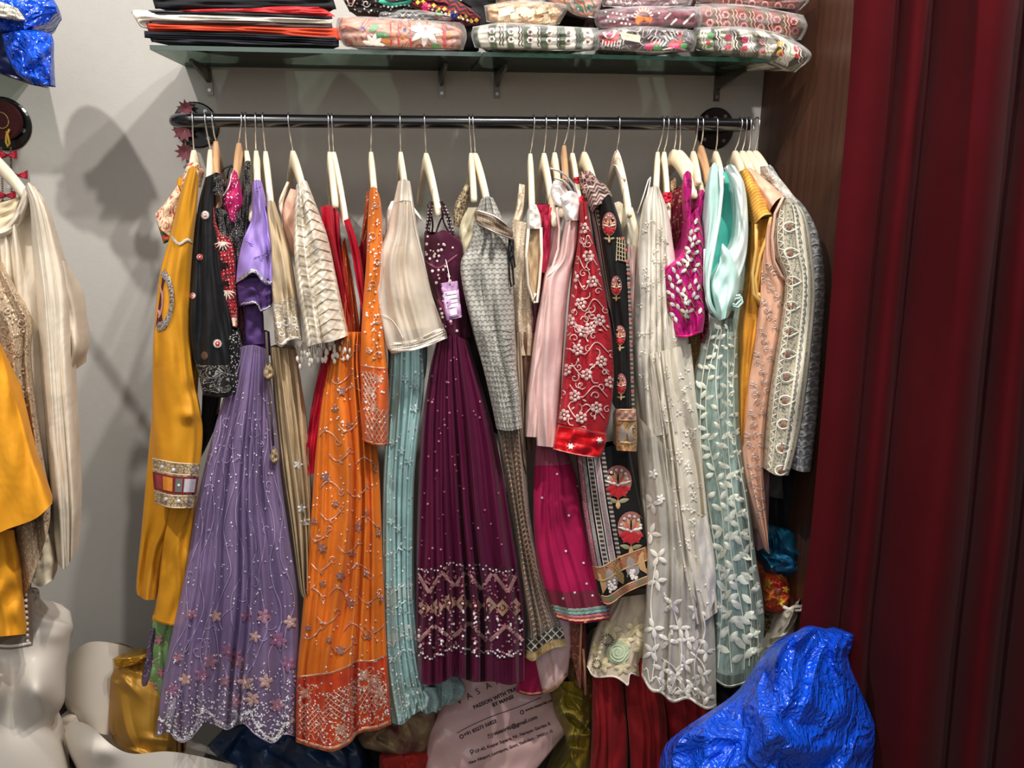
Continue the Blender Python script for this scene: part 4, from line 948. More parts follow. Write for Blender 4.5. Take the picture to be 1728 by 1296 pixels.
# ---- 8 red satin dress --------------------------------------------------------------------------
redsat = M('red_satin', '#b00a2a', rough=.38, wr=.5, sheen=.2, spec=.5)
g = G('dress', 'crimson satin dress with open V neck, behind the orange gown', 570, 355, 'dress')
Patch('left_front', redsat, [(541, 350), (548, 420), (566, 500), (575, 560), (560, 640), (540, 700)], [(572, 358), (577, 420), (590, 500), (596, 560), (590, 640), (575, 700)], [(555, 346)], None, Y=(1.475, 1.49), bulge=.025, back=.12, nf=2.5, amp=.01, amp0=.006, parent=g, seed=31)
Patch('lower_skirt', redsat, [(545, 590), (530, 660), (518, 740), (512, 800)], [(580, 590), (575, 700), (570, 800)], Y=1.475, bulge=.025, back=.1, nf=4, amp=.01, parent=g, seed=33)
Patch('right_front', redsat, [(580, 372), (592, 420), (602, 480), (612, 540), (612, 600)], [(590, 368), (606, 420), (616, 480), (624, 540), (622, 600)], None, None, Y=1.455, bulge=.02, back=.08, nf=1.5, amp=.006, amp0=.005, parent=g, seed=32)
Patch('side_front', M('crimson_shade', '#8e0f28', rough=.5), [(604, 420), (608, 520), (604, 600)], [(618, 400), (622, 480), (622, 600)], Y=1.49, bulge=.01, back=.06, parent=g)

# ---- 9 orange gown ----------------------------------------------------------------------------------
orn = M('orange_georgette', '#d6701c', rough=.68, wr=.4, sheen=.45, var=.06)
pk_t = simple('thread_peach', '#d3a08a', .38, metal=.35)
g = G('gown', 'long orange gown embroidered with silver vines and a latticed hem border', 620, 320, 'gown')
Patch('net_bodice', M('orange_net', '#c75a24', '#8e3a1c', 'vstripe', 60, rough=.7, spark=(200, .1, '#d9c0b0')), [(574, 420), (572, 520), (560, 610)], [(582, 400), (600, 500), (614, 610)], Y=(1.485, 1.475), bulge=.02, back=.1, nf=4, amp=.008, amp0=.006, parent=g, seed=41)
b = Patch('skirt', orn, [(572, 560), (556, 610), (545, 660), (533, 760), (526, 850), (518, 950), (508, 1060), (500, 1150), (499, 1252)], [(614, 560), (616, 610), (630, 700), (640, 800), (646, 950), (652, 1090), (660, 1222)],
          None, [(530, 1262), (560, 1268), (588, 1256), (607, 1237), (635, 1232)], Y=(1.465, 1.415), bulge=.045, back=.15, nf=6, amp=.014, amp0=.007, parent=g, seed=42, wob=.5)
tb = lambda S: .832+.012*np.sin(S*6.28+2.2)-.02*S
d = Deco(b); d.band(lambda S: tb(S)+.004, lambda S: S*0+.997, .0006); bb = d.build('hem_border', M('orange_red_border', '#cc4a1e', '#b83a24', 'noise', 30, rough=.6), .0015)
d = Deco(b); d.line([b.st(i/40, float(tb(np.array(i/40.)))) for i in range(41)], 2.8); d.line([b.st(i/60, .992) for i in range(61)], 5, .002)
d.line([b.st(i/60, .975+.008*math.sin(i*1.2)) for i in range(61)], 2.2); d.build('border_cord', pk_t, .003)
d = Deco(b)
for (x, y, sg) in [(560, 870, 1), (620, 880, -1), (590, 925, 1), (545, 955, 1), (610, 960, -1), (575, 1000, -1), (625, 1010, 1), (555, 1045, 1), (600, 1060, -1), (635, 1060, 1), (580, 1095, 1), (560, 820, -1), (605, 830, 1), (575, 770, 1), (620, 780, -1), (590, 720, 1), (555, 735, -1), (600, 660, -1), (575, 640, 1), (585, 600, 1), (540, 905, 1), (530, 1000, -1), (525, 1070, 1)]:
    a = rr.uniform(0, 6)
    d.line([(x-20, y-4*sg), (x-8, y+8*sg), (x+6, y+2*sg), (x+16, y-10*sg)], 2.1); d.swirl(x+17, y-12*sg, 7, 1.7, .9, a, sg); d.leaf(x-4, y+6*sg, 10, 4, a)
d.build('vine_embroidery', pk_t, .0025)
d = Deco(b); fl = [(577, 660), (565, 690), (589, 718), (549, 805), (566, 850), (620, 865), (543, 925), (595, 935), (645, 1011), (591, 1017), (555, 1080), (622, 1075), (574, 1097), (520, 1060), (530, 880), (604, 890), (640, 900), (545, 985), (575, 972), (617, 968)]
for i, (x, y) in enumerate(fl): d.flower(x, y, 6.5+3*(i % 3 == 0), 6, i)
d.build('bead_flower', simple('thread_rosegold', '#b58a80', .3, metal=.55), .003)
# lattice areas in border
d = Deco(b)
def latt(d, b, s0, s1, t0, t1, n, m_, w=1.6, hull=None):
    for k in range(-m_, n+1):
        P1 = []; P2 = []
        for q in range(13):
            tt = q/12; a = (k+tt*m_)/n; c_ = (k+(1-tt)*m_)/n
            if 0 <= a <= 1: P1.append(b.st(s0+(s1-s0)*a, t0+(t1-t0)*tt))
            if 0 <= c_ <= 1: P2.append(b.st(s0+(s1-s0)*c_, t0+(t1-t0)*tt))
        for P in (P1, P2):
            if len(P) > 1: d.line(P, w)
latt(d, b, .28, .72, .86, .925, 8, 5); latt(d, b, .02, .32, .90, .965, 7, 5); latt(d, b, .70, .98, .885, .955, 6, 4)
d.build('lattice_embroidery', pk_t, .003, kind='stuff')
d = Deco(b)
for (s_, t_) in ((.85, .875), (.46, .955), (.1, .875), (.75, .86), (.9, .91)):
    x, y = b.st(s_, t_); d.flower(x, y, 12, 6); d.ring(x, y+12, 9, 1.6); d.swirl(x-10, y-8, 7, 1.8); d.swirl(x+10, y-8, 7, 1.8, sg=-1)
d.build('border_flower', pk_t, .003)
d = Deco(b)
for i in range(260): x, y = b.st(rr.uniform(.02, .98), rr.uniform(.85, .985)); d.disc(x, y, rr.uniform(1, 2.1), .001, 6)
for i in range(130): x, y = b.st(rr.uniform(.02, .98), rr.uniform(.1, .85)); d.disc(x, y, rr.uniform(1, 1.9), .001, 6)
d.build('silver_beads', sequin, .004, kind='stuff')
Patch('rear_shoulder', M('dark_orange', '#8c3a1c', spark=(180, .2, '#d0a890')), [(619, 322), (612, 380), (605, 440)], [(627, 322), (622, 380), (616, 420)], Y=1.50, bulge=.01, back=.08, parent=g)
b = Patch('sleeve', orn, [(624, 318), (620, 380), (618, 440), (612, 520), (608, 600), (609, 680), (612, 744)], [(636, 318), (643, 345), (646, 420), (644, 500), (650, 580), (656, 650), (655, 752)], [(630, 315)], [(635, 752)], Y=(1.445, 1.405), bulge=.03, back=.07, nf=1.5, amp=.006, parent=g, seed=44)
d = Deco(b); d.band(.7, .998, .0006); d.build('sleeve_border', M('orange_red_border2', '#d0602c', rough=.55), .0015)
d = Deco(b); latt(d, b, .05, .6, .72, .85, 4, 5, 2.); latt(d, b, .15, .98, .86, .985, 5, 4, 1.8); d.line([b.st(i/10, .7) for i in range(11)], 2.2); d.line([b.st(i/10, .993) for i in range(11)], 3)
d.build('sleeve_lattice', pk_t, .003, kind='stuff')
d = Deco(b)
for (x, y) in ((633, 345), (628, 400), (638, 440), (630, 480), (636, 540), (622, 590), (640, 600)): d.swirl(x, y, 8, 1.8, 1, y); d.leaf(x-4, y+5, 9, 4, y)
for (x, y) in ((640, 640), (625, 660), (630, 690)): d.flower(x, y, 9, 6)
d.build('vine_embroidery', pk_t, .0025)
d = Deco(b)
for i in range(90): x, y = b.st(rr.uniform(.05, .95), rr.uniform(.0, .98)); d.disc(x, y, rr.uniform(1.2, 2.2), .001, 6)
d.build('silver_beads', sequin, .004, kind='stuff')
# ================================================================== GARMENTS, MIDDLE OF THE ROD
# ---- 10 aqua tulle gown with sheer ivory sleeve --------------------------------------
aqua = M('aqua_tulle', '#abcfce', rough=.7, wr=.6, sheen=.5, trans=.1)
g = G('gown', 'pale aqua tulle gown with silver thread bands and fringed hem', 680, 590, 'gown')
b = Patch('skirt', aqua, [(660, 580), (655, 660), (650, 740), (646, 830), (645, 950), (646, 1080), (652, 1160), (661, 1220)], [(714, 580), (716, 650), (708, 720), (700, 800), (698, 880), (700, 1000), (712, 1100), (735, 1196)], None, [(680, 1222), (705, 1200), (722, 1205)],
          Y=(1.48, 1.45), bulge=.03, back=.14, nf=5, amp=.012, amp0=.006, parent=g, seed=51)
aq_t = M('aqua_thread', '#c9d8d4', rough=.4, metal=.1)
d = Deco(b)
for i in range(230):
    x, y = b.st(rr.uniform(.02, .98), 1-abs(rr.gauss(0, .25)) if i % 3 else rr.uniform(0, 1)); 
    if y < 1200: d.disc(x, y, rr.uniform(1, 2.1), .001, 6)
d.build('silver_beads', sequin, .004, kind='stuff')
d = Deco(b)
for t in (.555, .655, .70, .79, .83):
    d.line([b.st(i/30, t+.006*math.sin(i*1.1)) for i in range(31)], 2.4)
d.build('thread_band', aq_t, .003)
d = Deco(b)
for (x, y) in ((684, 640), (698, 652), (663, 748), (677, 762), (690, 778), (660, 880), (672, 892), (655, 990), (668, 1060), (690, 1075), (680, 1030), (660, 1110), (655, 700), (700, 690)): d.flower(x, y, 8, 5, x)
d.build('pale_flower', M('aqua_flower', '#aecac8'), .003)
d = Deco(b); d.band(.645, .69, .0004); d.band(.76, .795, .0004); d.build('pale_band', M('aqua_pale', '#b9cfcb', rough=.6), .0015)
d = Deco(b); d.band(.90, .999, .0006); d.build('fringe_border', M('aqua_fringe', '#9ab8b4', '#c6dad6', 'scroll', 120, rough=.6, bump=.8), .0015)
fr2 = M('aqua_fringe')if False else MC['aqua_fringe']
Patch('hem_ruffle', fr2, [(735, 1135), (728, 1165), (736, 1196), (742, 1200)], [(770, 1138), (785, 1160), (780, 1178), (760, 1190)], [(750, 1140)], [(750, 1190)], Y=1.50, bulge=.03, back=.08, nf=3, amp=.008, parent=g, seed=52)
Patch('hem_ruffle', fr2, [(655, 1160), (664, 1200), (666, 1224)], [(738, 1160), (742, 1185), (738, 1203)], None, [(685, 1213), (700, 1205), (715, 1198)], Y=1.452, bulge=.03, back=.06, nf=4, amp=.009, parent=g, seed=53)
Patch('teal_bodice', M('teal_bodice', '#5e7d7c', rough=.7), [(652, 570), (655, 600), (654, 640)], [(722, 560), (720, 620), (712, 660)], Y=1.49, bulge=.02, back=.08, nf=3, amp=.006, parent=g)

g = G('top', 'sheer ivory net top with wide sleeve and pearl-beaded cuff', 685, 305, 'top')
Patch('pearl_shoulder', M('pearl_white', '#d9d4cc', '#ffffff', 'dots', 380, rough=.4), [(660, 340), (652, 360), (650, 400)], [(672, 336), (670, 370), (664, 410)], Y=1.50, bulge=.01, back=.05, parent=g)
Patch('inner_bodice', M('champagne_lining', '#d8c29c', rough=.55, spark=(330, .3, '#efe4cc')), [(652, 420), (650, 480), (656, 560)], [(700, 410), (714, 470), (728, 552)], Y=1.462, bulge=.015, back=.05, nf=3, amp=.006, amp0=.005, parent=g, seed=3)
b = Patch('net_sleeve', M('ivory_net', '#efe2d0', rough=.8, alpha=.66, trans=.2, sheen=.6, wr=.6, weave=1800), [(672, 306), (662, 350), (650, 400), (634, 435), (630, 470), (638, 530), (653, 590)], [(692, 306), (699, 350), (707, 400), (716, 440), (730, 500), (752, 560)], [(682, 302)], [(700, 578)],
          Y=(1.45, 1.42), bulge=.035, back=.07, nf=2.4, amp=.010, amp0=.004, parent=g, seed=54)
d = Deco(b); d.band(0, .13, .0006); d.build('beaded_shoulder', M('pearl_shoulder', '#ddd2c2', '#fbf6ee', 'dots', 360, rough=.4), .002)
p2 = Patch('pearl_cuff', M('pearl_cuff', '#dccdb4', '#fdf8ee', 'dots', 330, rough=.35), [(653, 579), (656, 590), (661, 597)], [(748, 551), (753, 560), (755, 571)], [(700, 572)], [(705, 590)], Y=1.415, bulge=.025, back=.08, parent=g)
d = Deco(p2); d.line([p2.st(i/20, .08) for i in range(21)], 4, .002); d.line([p2.st(i/20, .95) for i in range(21)], 4, .002); d.build('cuff_cord', pearl, .003)
d = Deco(p2)
for i in range(34):
    for j in range(4): x, y = p2.st((i+.5*(j % 2)+.3)/34.6, .2+.2*j); d.disc(x, y, 1.5, .002, 6)
d.build('cuff_pearls', pearl, .003, kind='stuff')
d = Deco(b); d.line([(640, 530), (655, 535), (668, 548), (680, 570)], 1.2); d.line([(693, 330), (700, 380), (712, 430), (728, 490), (744, 545)], 2); d.build('net_seam', M('ivory_seam', '#efe4d2'), .003)
tube('white_cord', [tuple(at(x, y, 1.47)) for x, y in ((697, 350), (706, 362), (712, 372), (707, 366), (699, 356))], .0018, white_t, g, 6)

# ---- 12 burgundy gown --------------------------------------------------------------------
bur = M('burgundy_satin', '#540f32', rough=.36, wr=.35, sheen=.25, spec=.5, var=.1)
burd = M('burgundy_dark', '#45102a', rough=.5, wr=.4)
bc = M('bronze_dot', '#c9a49c', metal=.3, rough=.35)
g = G('gown', 'burgundy satin strappy gown with mirrored zigzag border and price tag', 750, 400, 'gown')
Patch('back_bodice', burd, [(716, 400), (717, 450), (730, 560)], [(776, 400), (790, 460), (796, 570)], [(745, 395)], None, Y=1.495, bulge=.02, back=.1, parent=g, nf=3, amp=.006)
b = Patch('bodice', burd, [(716, 392), (716, 430), (722, 470), (738, 520), (748, 585)], [(764, 396), (780, 410), (783, 450), (786, 500), (790, 590)], [(730, 396), (748, 388)], None, Y=1.462, bulge=.028, back=.1, nf=2, amp=.004, parent=g, seed=61)
d = Deco(b)
for i in range(70): x, y = rr.uniform(716, 772), rr.uniform(398, 590); d.disc(x, y, rr.uniform(1.6, 2.8), .001, 7)
d.build('bodice_mirrors', simple('bodice_bead', '#d9c4c0', .3, spec=.8), .004, kind='stuff')
d = Deco(b); d.line([(717, 440), (728, 448), (742, 452), (756, 442), (772, 430)], 3); d.line([(738, 505), (748, 520), (762, 548)], 5); d.build('neckline_piping', M('plum_piping', '#7a3350', rough=.4), .003)
for k, (P, yy) in enumerate([([(728, 340), (724, 370), (720, 400)], 1.49), ([(745, 340), (757, 370), (765, 400)], 1.45), ([(722, 345), (730, 375), (728, 402)], 1.5), ([(752, 355), (742, 375), (735, 395)], 1.47), ([(745, 350), (750, 378), (768, 408)], 1.46)]):
    q = Patch('strap', M('strap_dark', '#2a141c', '#d9c9c4', 'dots', 150, rough=.5) if k < 2 else M('strap_plain', '#30121e'), [(x-(4 if k < 2 else 1.6), y) for x, y in P], [(x+(4 if k < 2 else 1.6), y) for x, y in P], Y=yy, bulge=.004, back=.006, parent=g, ns=8, nt=14)
b = Patch('skirt', bur, [(737, 572), (724, 630), (714, 700), (708, 780), (704, 880), (703, 980), (703, 1080), (706, 1148)], [(790, 575), (806, 630), (824, 690), (843, 770), (858, 860), (872, 950), (884, 1040), (885, 1148)],
          [(765, 566)], [(722, 1156), (745, 1152), (768, 1142), (800, 1151), (830, 1150), (860, 1156)], Y=(1.465, 1.41), bulge=.05, back=.14, nf=8, amp=.019, amp0=.006, parent=g, seed=62, wob=.4)
d = Deco(b); d.band(.665, .925, .0004); d.build('border_panel', M('burgundy_border', '#4c1230', rough=.55), .001)
def zz(tc, ta, n, w, ph=0):
    d = Deco(b); 
    for i in range(n):
        d.line([b.st((i+.04+ph)/n, tc+ta), b.st((i+.5+ph)/n, tc-ta)] if True else 0, w, smooth=False); d.hold = True
        d.line([b.st((i+.5+ph)/n, tc-ta), b.st(min(1, (i+.96+ph)/n), tc+ta)], w, smooth=False); d.hold = False
    d.build('zigzag_motif', M('taupe_thread', '#a9807e', rough=.5), .003)
zz(.712, -.024, 4, 6); zz(.858, .026, 3, 6.5)
d = Deco(b)
for i in range(8):
    x, y = b.st(.07+i*.123, .782); d.poly([(x, y-15), (x+13, y), (x, y+15), (x-13, y)], .0006, 3)
d.build('diamond_motif', M('sand_thread', '#a98c74', rough=.5), .0025)
d = Deco(b)
for i in range(8): x, y = b.st(.07+i*.123, .782); d.ring(x, y, 4, 1.6, .001, 10)
d.build('mirror_ring', maroon_t, .004)
d = Deco(b)
for i in range(8): x, y = b.st(.07+i*.123, .782); d.disc(x, y, 2.4, .001, 8)
for i in range(10):
    for j in range(7): x, y = b.st(.03+i*.104+.012*math.sin(j*2.), .80+.115*rr.random()); d.disc(x, y, rr.uniform(1.7, 2.6), .001, 7)
for i in range(46): x, y = b.st(.02+.96*i/46, .918+.009*rr.uniform(-1, 1)); d.disc(x, y, 1.9, .001, 7)
for i in range(30): x, y = b.st(.02+.96*i/30, .672+.008*rr.uniform(-1, 1)); d.disc(x, y, 1.7, .001, 7)
d.build('bright_mirrors', simple('mirror_dot', '#f3e9ea', .2, spec=1), .005, kind='stuff')
d = Deco(b)
for i in range(330): x, y = b.st(rr.uniform(.02, .98), rr.uniform(.67, .92)); d.disc(x, y, rr.uniform(1.3, 2.3), .0008, 6)
for i in range(60): x, y = b.st(rr.uniform(.05, .95), rr.uniform(.05, .66)); d.disc(x, y, rr.uniform(1.2, 2.2), .0008, 6)
d.build('rose_beads', simple('rose_bead', '#b3707e', .35, spec=.7), .004, kind='stuff')
# tag
tg = thing('price_tag', 'lilac paper price tag hanging in front of the burgundy gown', 'tag', tuple(at(760, 475, 1.39)))
tp_ = Patch('card', M('tag_lilac', '#b98fb8', rough=.6, wr=0, sheen=0), [(743, 478), (753, 541)], [(772, 474), (780, 535)], Y=(1.395, 1.385), bulge=0, back=.0015, parent=tg, ns=10, nt=16)
for k in range(4):
    d = Deco(tp_); d.poly([tp_.st(.12, .25+k*.115), tp_.st(.86, .25+k*.115), tp_.st(.86, .34+k*.115), tp_.st(.12, .34+k*.115)], 0, 2); d.build('white_field', M('tag_white', '#e9e2ea', wr=0), .0008)
d = Deco(tp_); d.poly([tp_.st(.3, .74), tp_.st(.72, .74), tp_.st(.72, .9), tp_.st(.3, .9)], 0, 2); d.build('white_field', MC['tag_white'], .0008)
d = Deco(tp_); d.disc(758, 480, 2.2); d.build('hole', blk_t, .0008)
d = Deco(tp_); [d.line([tp_.st(.18, .3+k*.115), tp_.st(.3, .3+k*.115)], 1.2) for k in range(4)]; d.line([tp_.st(.25, .95), tp_.st(.8, .95)], 2); d.build('print_line', M('tag_ink', '#6a4c70', wr=0), .0012)
tube('string', [tuple(at(x, y, Y)) for x, y, Y in ((752, 438, 1.425), (755, 450, 1.41), (758, 465, 1.395), (758, 480, 1.388))], .0007, white_t, tg, 5)

# ---- 13 grey brocade kurta ---------------------------------------------------------------------------
grey = M('grey_brocade', '#b8b5ac', '#807e78', 'fish', 105, rough=.5, wr=.4, var=.1)
g = G('kurta', 'silver-grey brocade kurta with bronze shoulder band and black drawstring loops', 825, 335, 'kurta')
Patch('rear_strap', M('ornate_strap', '#5c4c3c', '#a89878', 'cells', 160), [(786, 310), (768, 345), (765, 380)], [(794, 316), (788, 345), (776, 385)], Y=1.53, bulge=.01, back=.04, parent=g)
Patch('inner_lining', M('cream_lining', '#cfc3a4', rough=.7), [(790, 350), (776, 380), (776, 425)], [(808, 350), (803, 400), (790, 430)], Y=1.50, bulge=.015, back=.06, parent=g)
Patch('gap_shade_sheet', M('gap_shade', '#17120f'), [(786, 480), (790, 600), (820, 720)], [(800, 480), (825, 600), (850, 740)], Y=1.50, bulge=.01, back=.06, parent=g)  # dark sheet standing in for the shaded gap behind the sleeve
b = Patch('sleeve', grey, [(812, 336), (800, 370), (794, 410), (778, 440), (780, 480), (798, 560), (815, 620), (829, 680), (838, 724)], [(832, 334), (848, 370), (858, 410), (864, 470), (868, 530), (870, 600), (876, 660), (881, 722)], [(822, 331)], [(860, 727)],
          Y=(1.445, 1.42), bulge=.04, back=.1, nf=2.5, amp=.013, amp0=.004, parent=g, seed=71)
rw = Deco(b)
for k in range(15):
    t = .58+k*.027; rw.line([b.st(i/16, t+.008*math.sin(i*.5+k)) for i in range(17)], 1.6, .0008)
rw.build('woven_ridge', M('grey_dark', '#8c8a84'), .002)
q = Patch('shoulder_band', M('bronze_band', '#5c4a3c', '#a8927a', 'chain', 150, rough=.5), [(803, 352), (800, 362), (804, 378)], [(865, 386), (866, 396), (863, 404)], [(835, 362)], [(830, 392)], Y=1.398, bulge=.015, back=.04, parent=g)
d = Deco(q)
for t in (.08, .92): d.line([q.st(i/12, t) for i in range(13)], 2)
d.build('silver_piping', silver_t, .002)
for P in ([(862, 405), (866, 430), (869, 450), (865, 455), (862, 440), (861, 415)], [(860, 405), (859, 440), (860, 470), (863, 484), (867, 480), (865, 450), (862, 425)]):
    tube('drawstring_loop', [tuple(at(x, y, 1.405)) for x, y in P], .0019, blk_t, g, 6)
Patch('drawstring_knot', blk_t, [(858, 404), (857, 420), (860, 440)], [(867, 404), (868, 420), (865, 438)], Y=1.41, bulge=.008, back=.01, pil=True, parent=g)
broc = M('silver_brocade', '#8f8a7e', '#5a564e', 'chain', 85, rough=.4, wr=.5, spark=(260, .2, '#e6e0d2'))
b = Patch('lower_front', broc, [(838, 720), (846, 780), (860, 850), (872, 920), (884, 1000), (890, 1060), (886, 1110)], [(882, 720), (888, 790), (893, 860), (905, 930), (925, 1000), (945, 1050), (957, 1092)], None, [(900, 1116), (915, 1105), (935, 1094)], Y=(1.465, 1.44), bulge=.025, back=.09, nf=3, amp=.014, amp0=.006, parent=g, seed=72)
d = Deco(b); 
for s_ in (.12, .5, .82): d.line([b.st(s_, .05+.85*i/20) for i in range(21)], 2.6)
for s_ in (.3, .66):
    for k in range(40): x, y = b.st(s_, .03+k*.022); d.leaf(x, y, 9, 3.5, 2.3); d.hold = True; d.leaf(x, y, 9, 3.5, .8); d.hold = False
d.build('woven_stripe', M('brocade_rust', '#9c7a66', rough=.45), .0025, kind='stuff')
d = Deco(b); d.band(.91, .96, .0008); d.build('dark_border', M('brocade_dark', '#3f3c38', '#cfc8ba', 'lattice', 60, rough=.45), .0015)
d = Deco(b); d.band(.962, .999, .001); d.build('gold_hem', M('gold_hem', '#b99a64', '#e0c894', 'noise', 60, rough=.35, metal=.3), .0015)
Patch('side_fall', M('brown_metallic', '#6a5a4c', '#a8967e', 'vstripe', 80, rough=.5), [(864, 560), (868, 650), (880, 760)], [(880, 560), (884, 650), (889, 800)], Y=1.455, bulge=.012, back=.06, parent=g)

# ---- 14 beige lace dress ---------------------------------------------------------------------------------
blace = M('beige_lace', '#cdb79a', '#e9dfcc', 'scroll', 120, rough=.55, spark=(300, .2, '#fffaf0'))
g = G('dress', 'beige lace sleeveless dress with looped armhole binding', 895, 340, 'dress')
Patch('back_strap', blace, [(876, 310), (872, 350), (864, 375)], [(886, 312), (884, 350), (878, 385)], Y=1.52, bulge=.008, back=.03, parent=g)
Patch('body', blace, [(866, 370), (862, 430), (862, 500), (868, 560), (876, 600)], [(905, 380), (900, 440), (898, 500), (900, 560), (898, 600)], None, None, Y=1.475, bulge=.02, back=.1, nf=2.5, amp=.008, amp0=.005, parent=g, seed=75)
Patch('brown_fall', M('brown_net', '#6e4c3c', rough=.7, wr=.6), [(868, 560), (872, 620), (880, 700), (888, 760)], [(905, 560), (902, 620), (900, 700), (898, 760)], Y=1.482, bulge=.02, back=.06, nf=3, amp=.006, parent=g, seed=4)
Patch('white_shoulder', M('white_lace', '#ece4d8', '#ffffff', 'dots', 260, rough=.6), [(894, 345), (891, 365), (890, 386)], [(905, 345), (912, 365), (914, 386)], Y=1.445, bulge=.015, back=.05, parent=g)
q = Patch('armhole_lining', M('tan_lining', '#b89c78', rough=.7), [(892, 386), (889, 440), (893, 490), (897, 508)], [(913, 386), (910, 440), (908, 480), (907, 508)], Y=1.447, bulge=.006, back=.03, parent=g)
for P in ([(892, 386), (888, 430), (891, 480), (899, 508), (904, 495)], [(913, 384), (914, 430), (910, 480), (907, 510), (900, 510)]):
    tube('armhole_binding', [tuple(at(x, y, 1.435)) for x, y in P], .0028, M('binding_ivory', '#e3d8c6'), g, 7)

# ---- 15 blush kurta -----------------------------------------------------------------------------------------
blush = M('blush_satin', '#e3bfba', rough=.42, wr=.45, sheen=.2); blw = M('white_binding', '#eee6e2', rough=.6)
g = G('kurta', 'blush pink satin sleeveless kurta over a magenta dress, left of the red one', 960, 330, 'kurta')
Patch('white_collar', blw, [(934, 305), (930, 325), (936, 345)], [(952, 308), (960, 330), (956, 352)], Y=1.475, bulge=.015, back=.05, parent=g)
Patch('back_front', blush, [(928, 350), (925, 420), (912, 500)], [(944, 352), (946, 400), (936, 450)], Y=1.49, bulge=.01, back=.06, parent=g, seed=3)
Patch('white_facing', blw, [(944, 334), (950, 350), (956, 372)], [(974, 326), (979, 345), (978, 372)], [(960, 322)], None, Y=1.432, bulge=.02, back=.05, parent=g, cr=.004)
b = Patch('front', blush, [(957, 362), (950, 400), (943, 440), (922, 464), (915, 510), (905, 580), (901, 640), (902, 700), (906, 752)], [(979, 360), (974, 410), (962, 470), (955, 530), (950, 600), (946, 680), (944, 756)], None, None,
          Y=(1.44, 1.425), bulge=.022, back=.08, nf=1.6, amp=.008, amp0=.004, parent=g, seed=76)
q = Patch('side_edge', blush, [(920, 466), (912, 520), (902, 590), (892, 660), (888, 700), (887, 737)], [(930, 470), (926, 560), (918, 620), (912, 680), (909, 738)], None, None, Y=1.43, bulge=.012, back=.06, nf=1, amp=.006, parent=g, seed=77)
d = Deco(b); d.line([(955, 366), (949, 400), (942, 438), (934, 456), (922, 465)], 3.4, .001); d.build('armhole_binding', blw, .003)
tube('shoulder_strap', [tuple(at(x, y, 1.44)) for x, y in ((940, 350), (944, 385), (942, 420), (932, 452), (922, 464))], .0026, blush, g, 7)
for P in ([(935, 300), (948, 304), (958, 312), (968, 326)], [(928, 284), (942, 288), (955, 296), (968, 312), (974, 330)]):
    tube('silver_ribbon', [tuple(at(x, y, 1.45)) for x, y in P], .0022, M('ribbon_grey', '#b4aeb0', rough=.3, metal=.3), g, 6)

# ---- 16 magenta skirt ----------------------------------------------------------------------------------------
mag = M('magenta_crepe', '#a40c48', rough=.65, wr=.3, sheen=.4)
g = G('dress', 'magenta dress with red piping and scalloped multicolour hem trim', 960, 780, 'dress')
Patch('red_strap', M('raspberry', '#9c1238'), [(918, 362), (914, 420), (908, 455)], [(930, 362), (928, 430), (920, 462)], Y=1.47, bulge=.01, back=.05, parent=g)
Patch('bodice_side', M('raspberry'), [(900, 340), (903, 400), (906, 460), (905, 520)] if False else [(904, 345), (905, 400), (906, 460), (905, 520)], [(932, 345), (934, 400), (926, 460), (914, 520)], Y=1.5, bulge=.01, back=.08, parent=g) if False else Patch('bodice_side', MC['raspberry'], [(904, 345), (905, 400), (906, 460), (905, 520)], [(932, 345), (934, 400), (926, 460), (914, 520)], Y=1.5, bulge=.01, back=.08, parent=g)
tube('red_piping', [tuple(at(x, y, 1.462)) for x, y in ((930, 350), (922, 385), (914, 420), (909, 450), (912, 470))], .002, M('piping_red', '#c4143c'), g, 6)
Patch('wine_side', M('wine_cloth', '#4a1c28'), [(898, 500), (896, 560), (892, 600)], [(912, 500), (908, 560), (902, 600)], Y=1.48, bulge=.01, back=.05, parent=g)
b = Patch('skirt', mag, [(903, 735), (901, 800), (900, 870), (904, 930), (918, 990), (934, 1030), (940, 1044)], [(948, 735), (972, 800), (985, 870), (1005, 940), (1020, 990), (1029, 1030), (1027, 1046)], None, [(975, 1052)], Y=(1.475, 1.425), bulge=.03, back=.1, nf=2.4, amp=.010, amp0=.004, parent=g, seed=81)
d = Deco(b); d.band(0, .16, .0004); d.build('ombre_net', M('pink_net_ombre', '#a86070', rough=.8, alpha=.55), .0015)
d = Deco(b); d.band(.83, .93, .0006); d.build('dark_net_band', M('wine_net', '#7c2438', rough=.8), .0015)
for (t, c_, w_) in ((.925, '#8a9a8e', 6), (.943, '#7fb0a4', 5), (.962, '#c9707c', 5), (.985, '#d99a70', 7)):
    d = Deco(b); d.line([b.st(i/30, t+.006*abs(math.sin(i*.95))) for i in range(31)], w_, .0015); d.build('scalloped_trim', M('trim_'+c_[1:], c_, rough=.5), .003)
d = Deco(b)
for x, y in [(940, 800), (960, 870), (985, 950), (970, 1000), (950, 1010), (990, 985), (955, 930), (975, 820), (915, 840), (1000, 1005)]: d.disc(x, y, 2.1, .001, 7)
d.build('silver_beads', sequin, .003, kind='stuff')
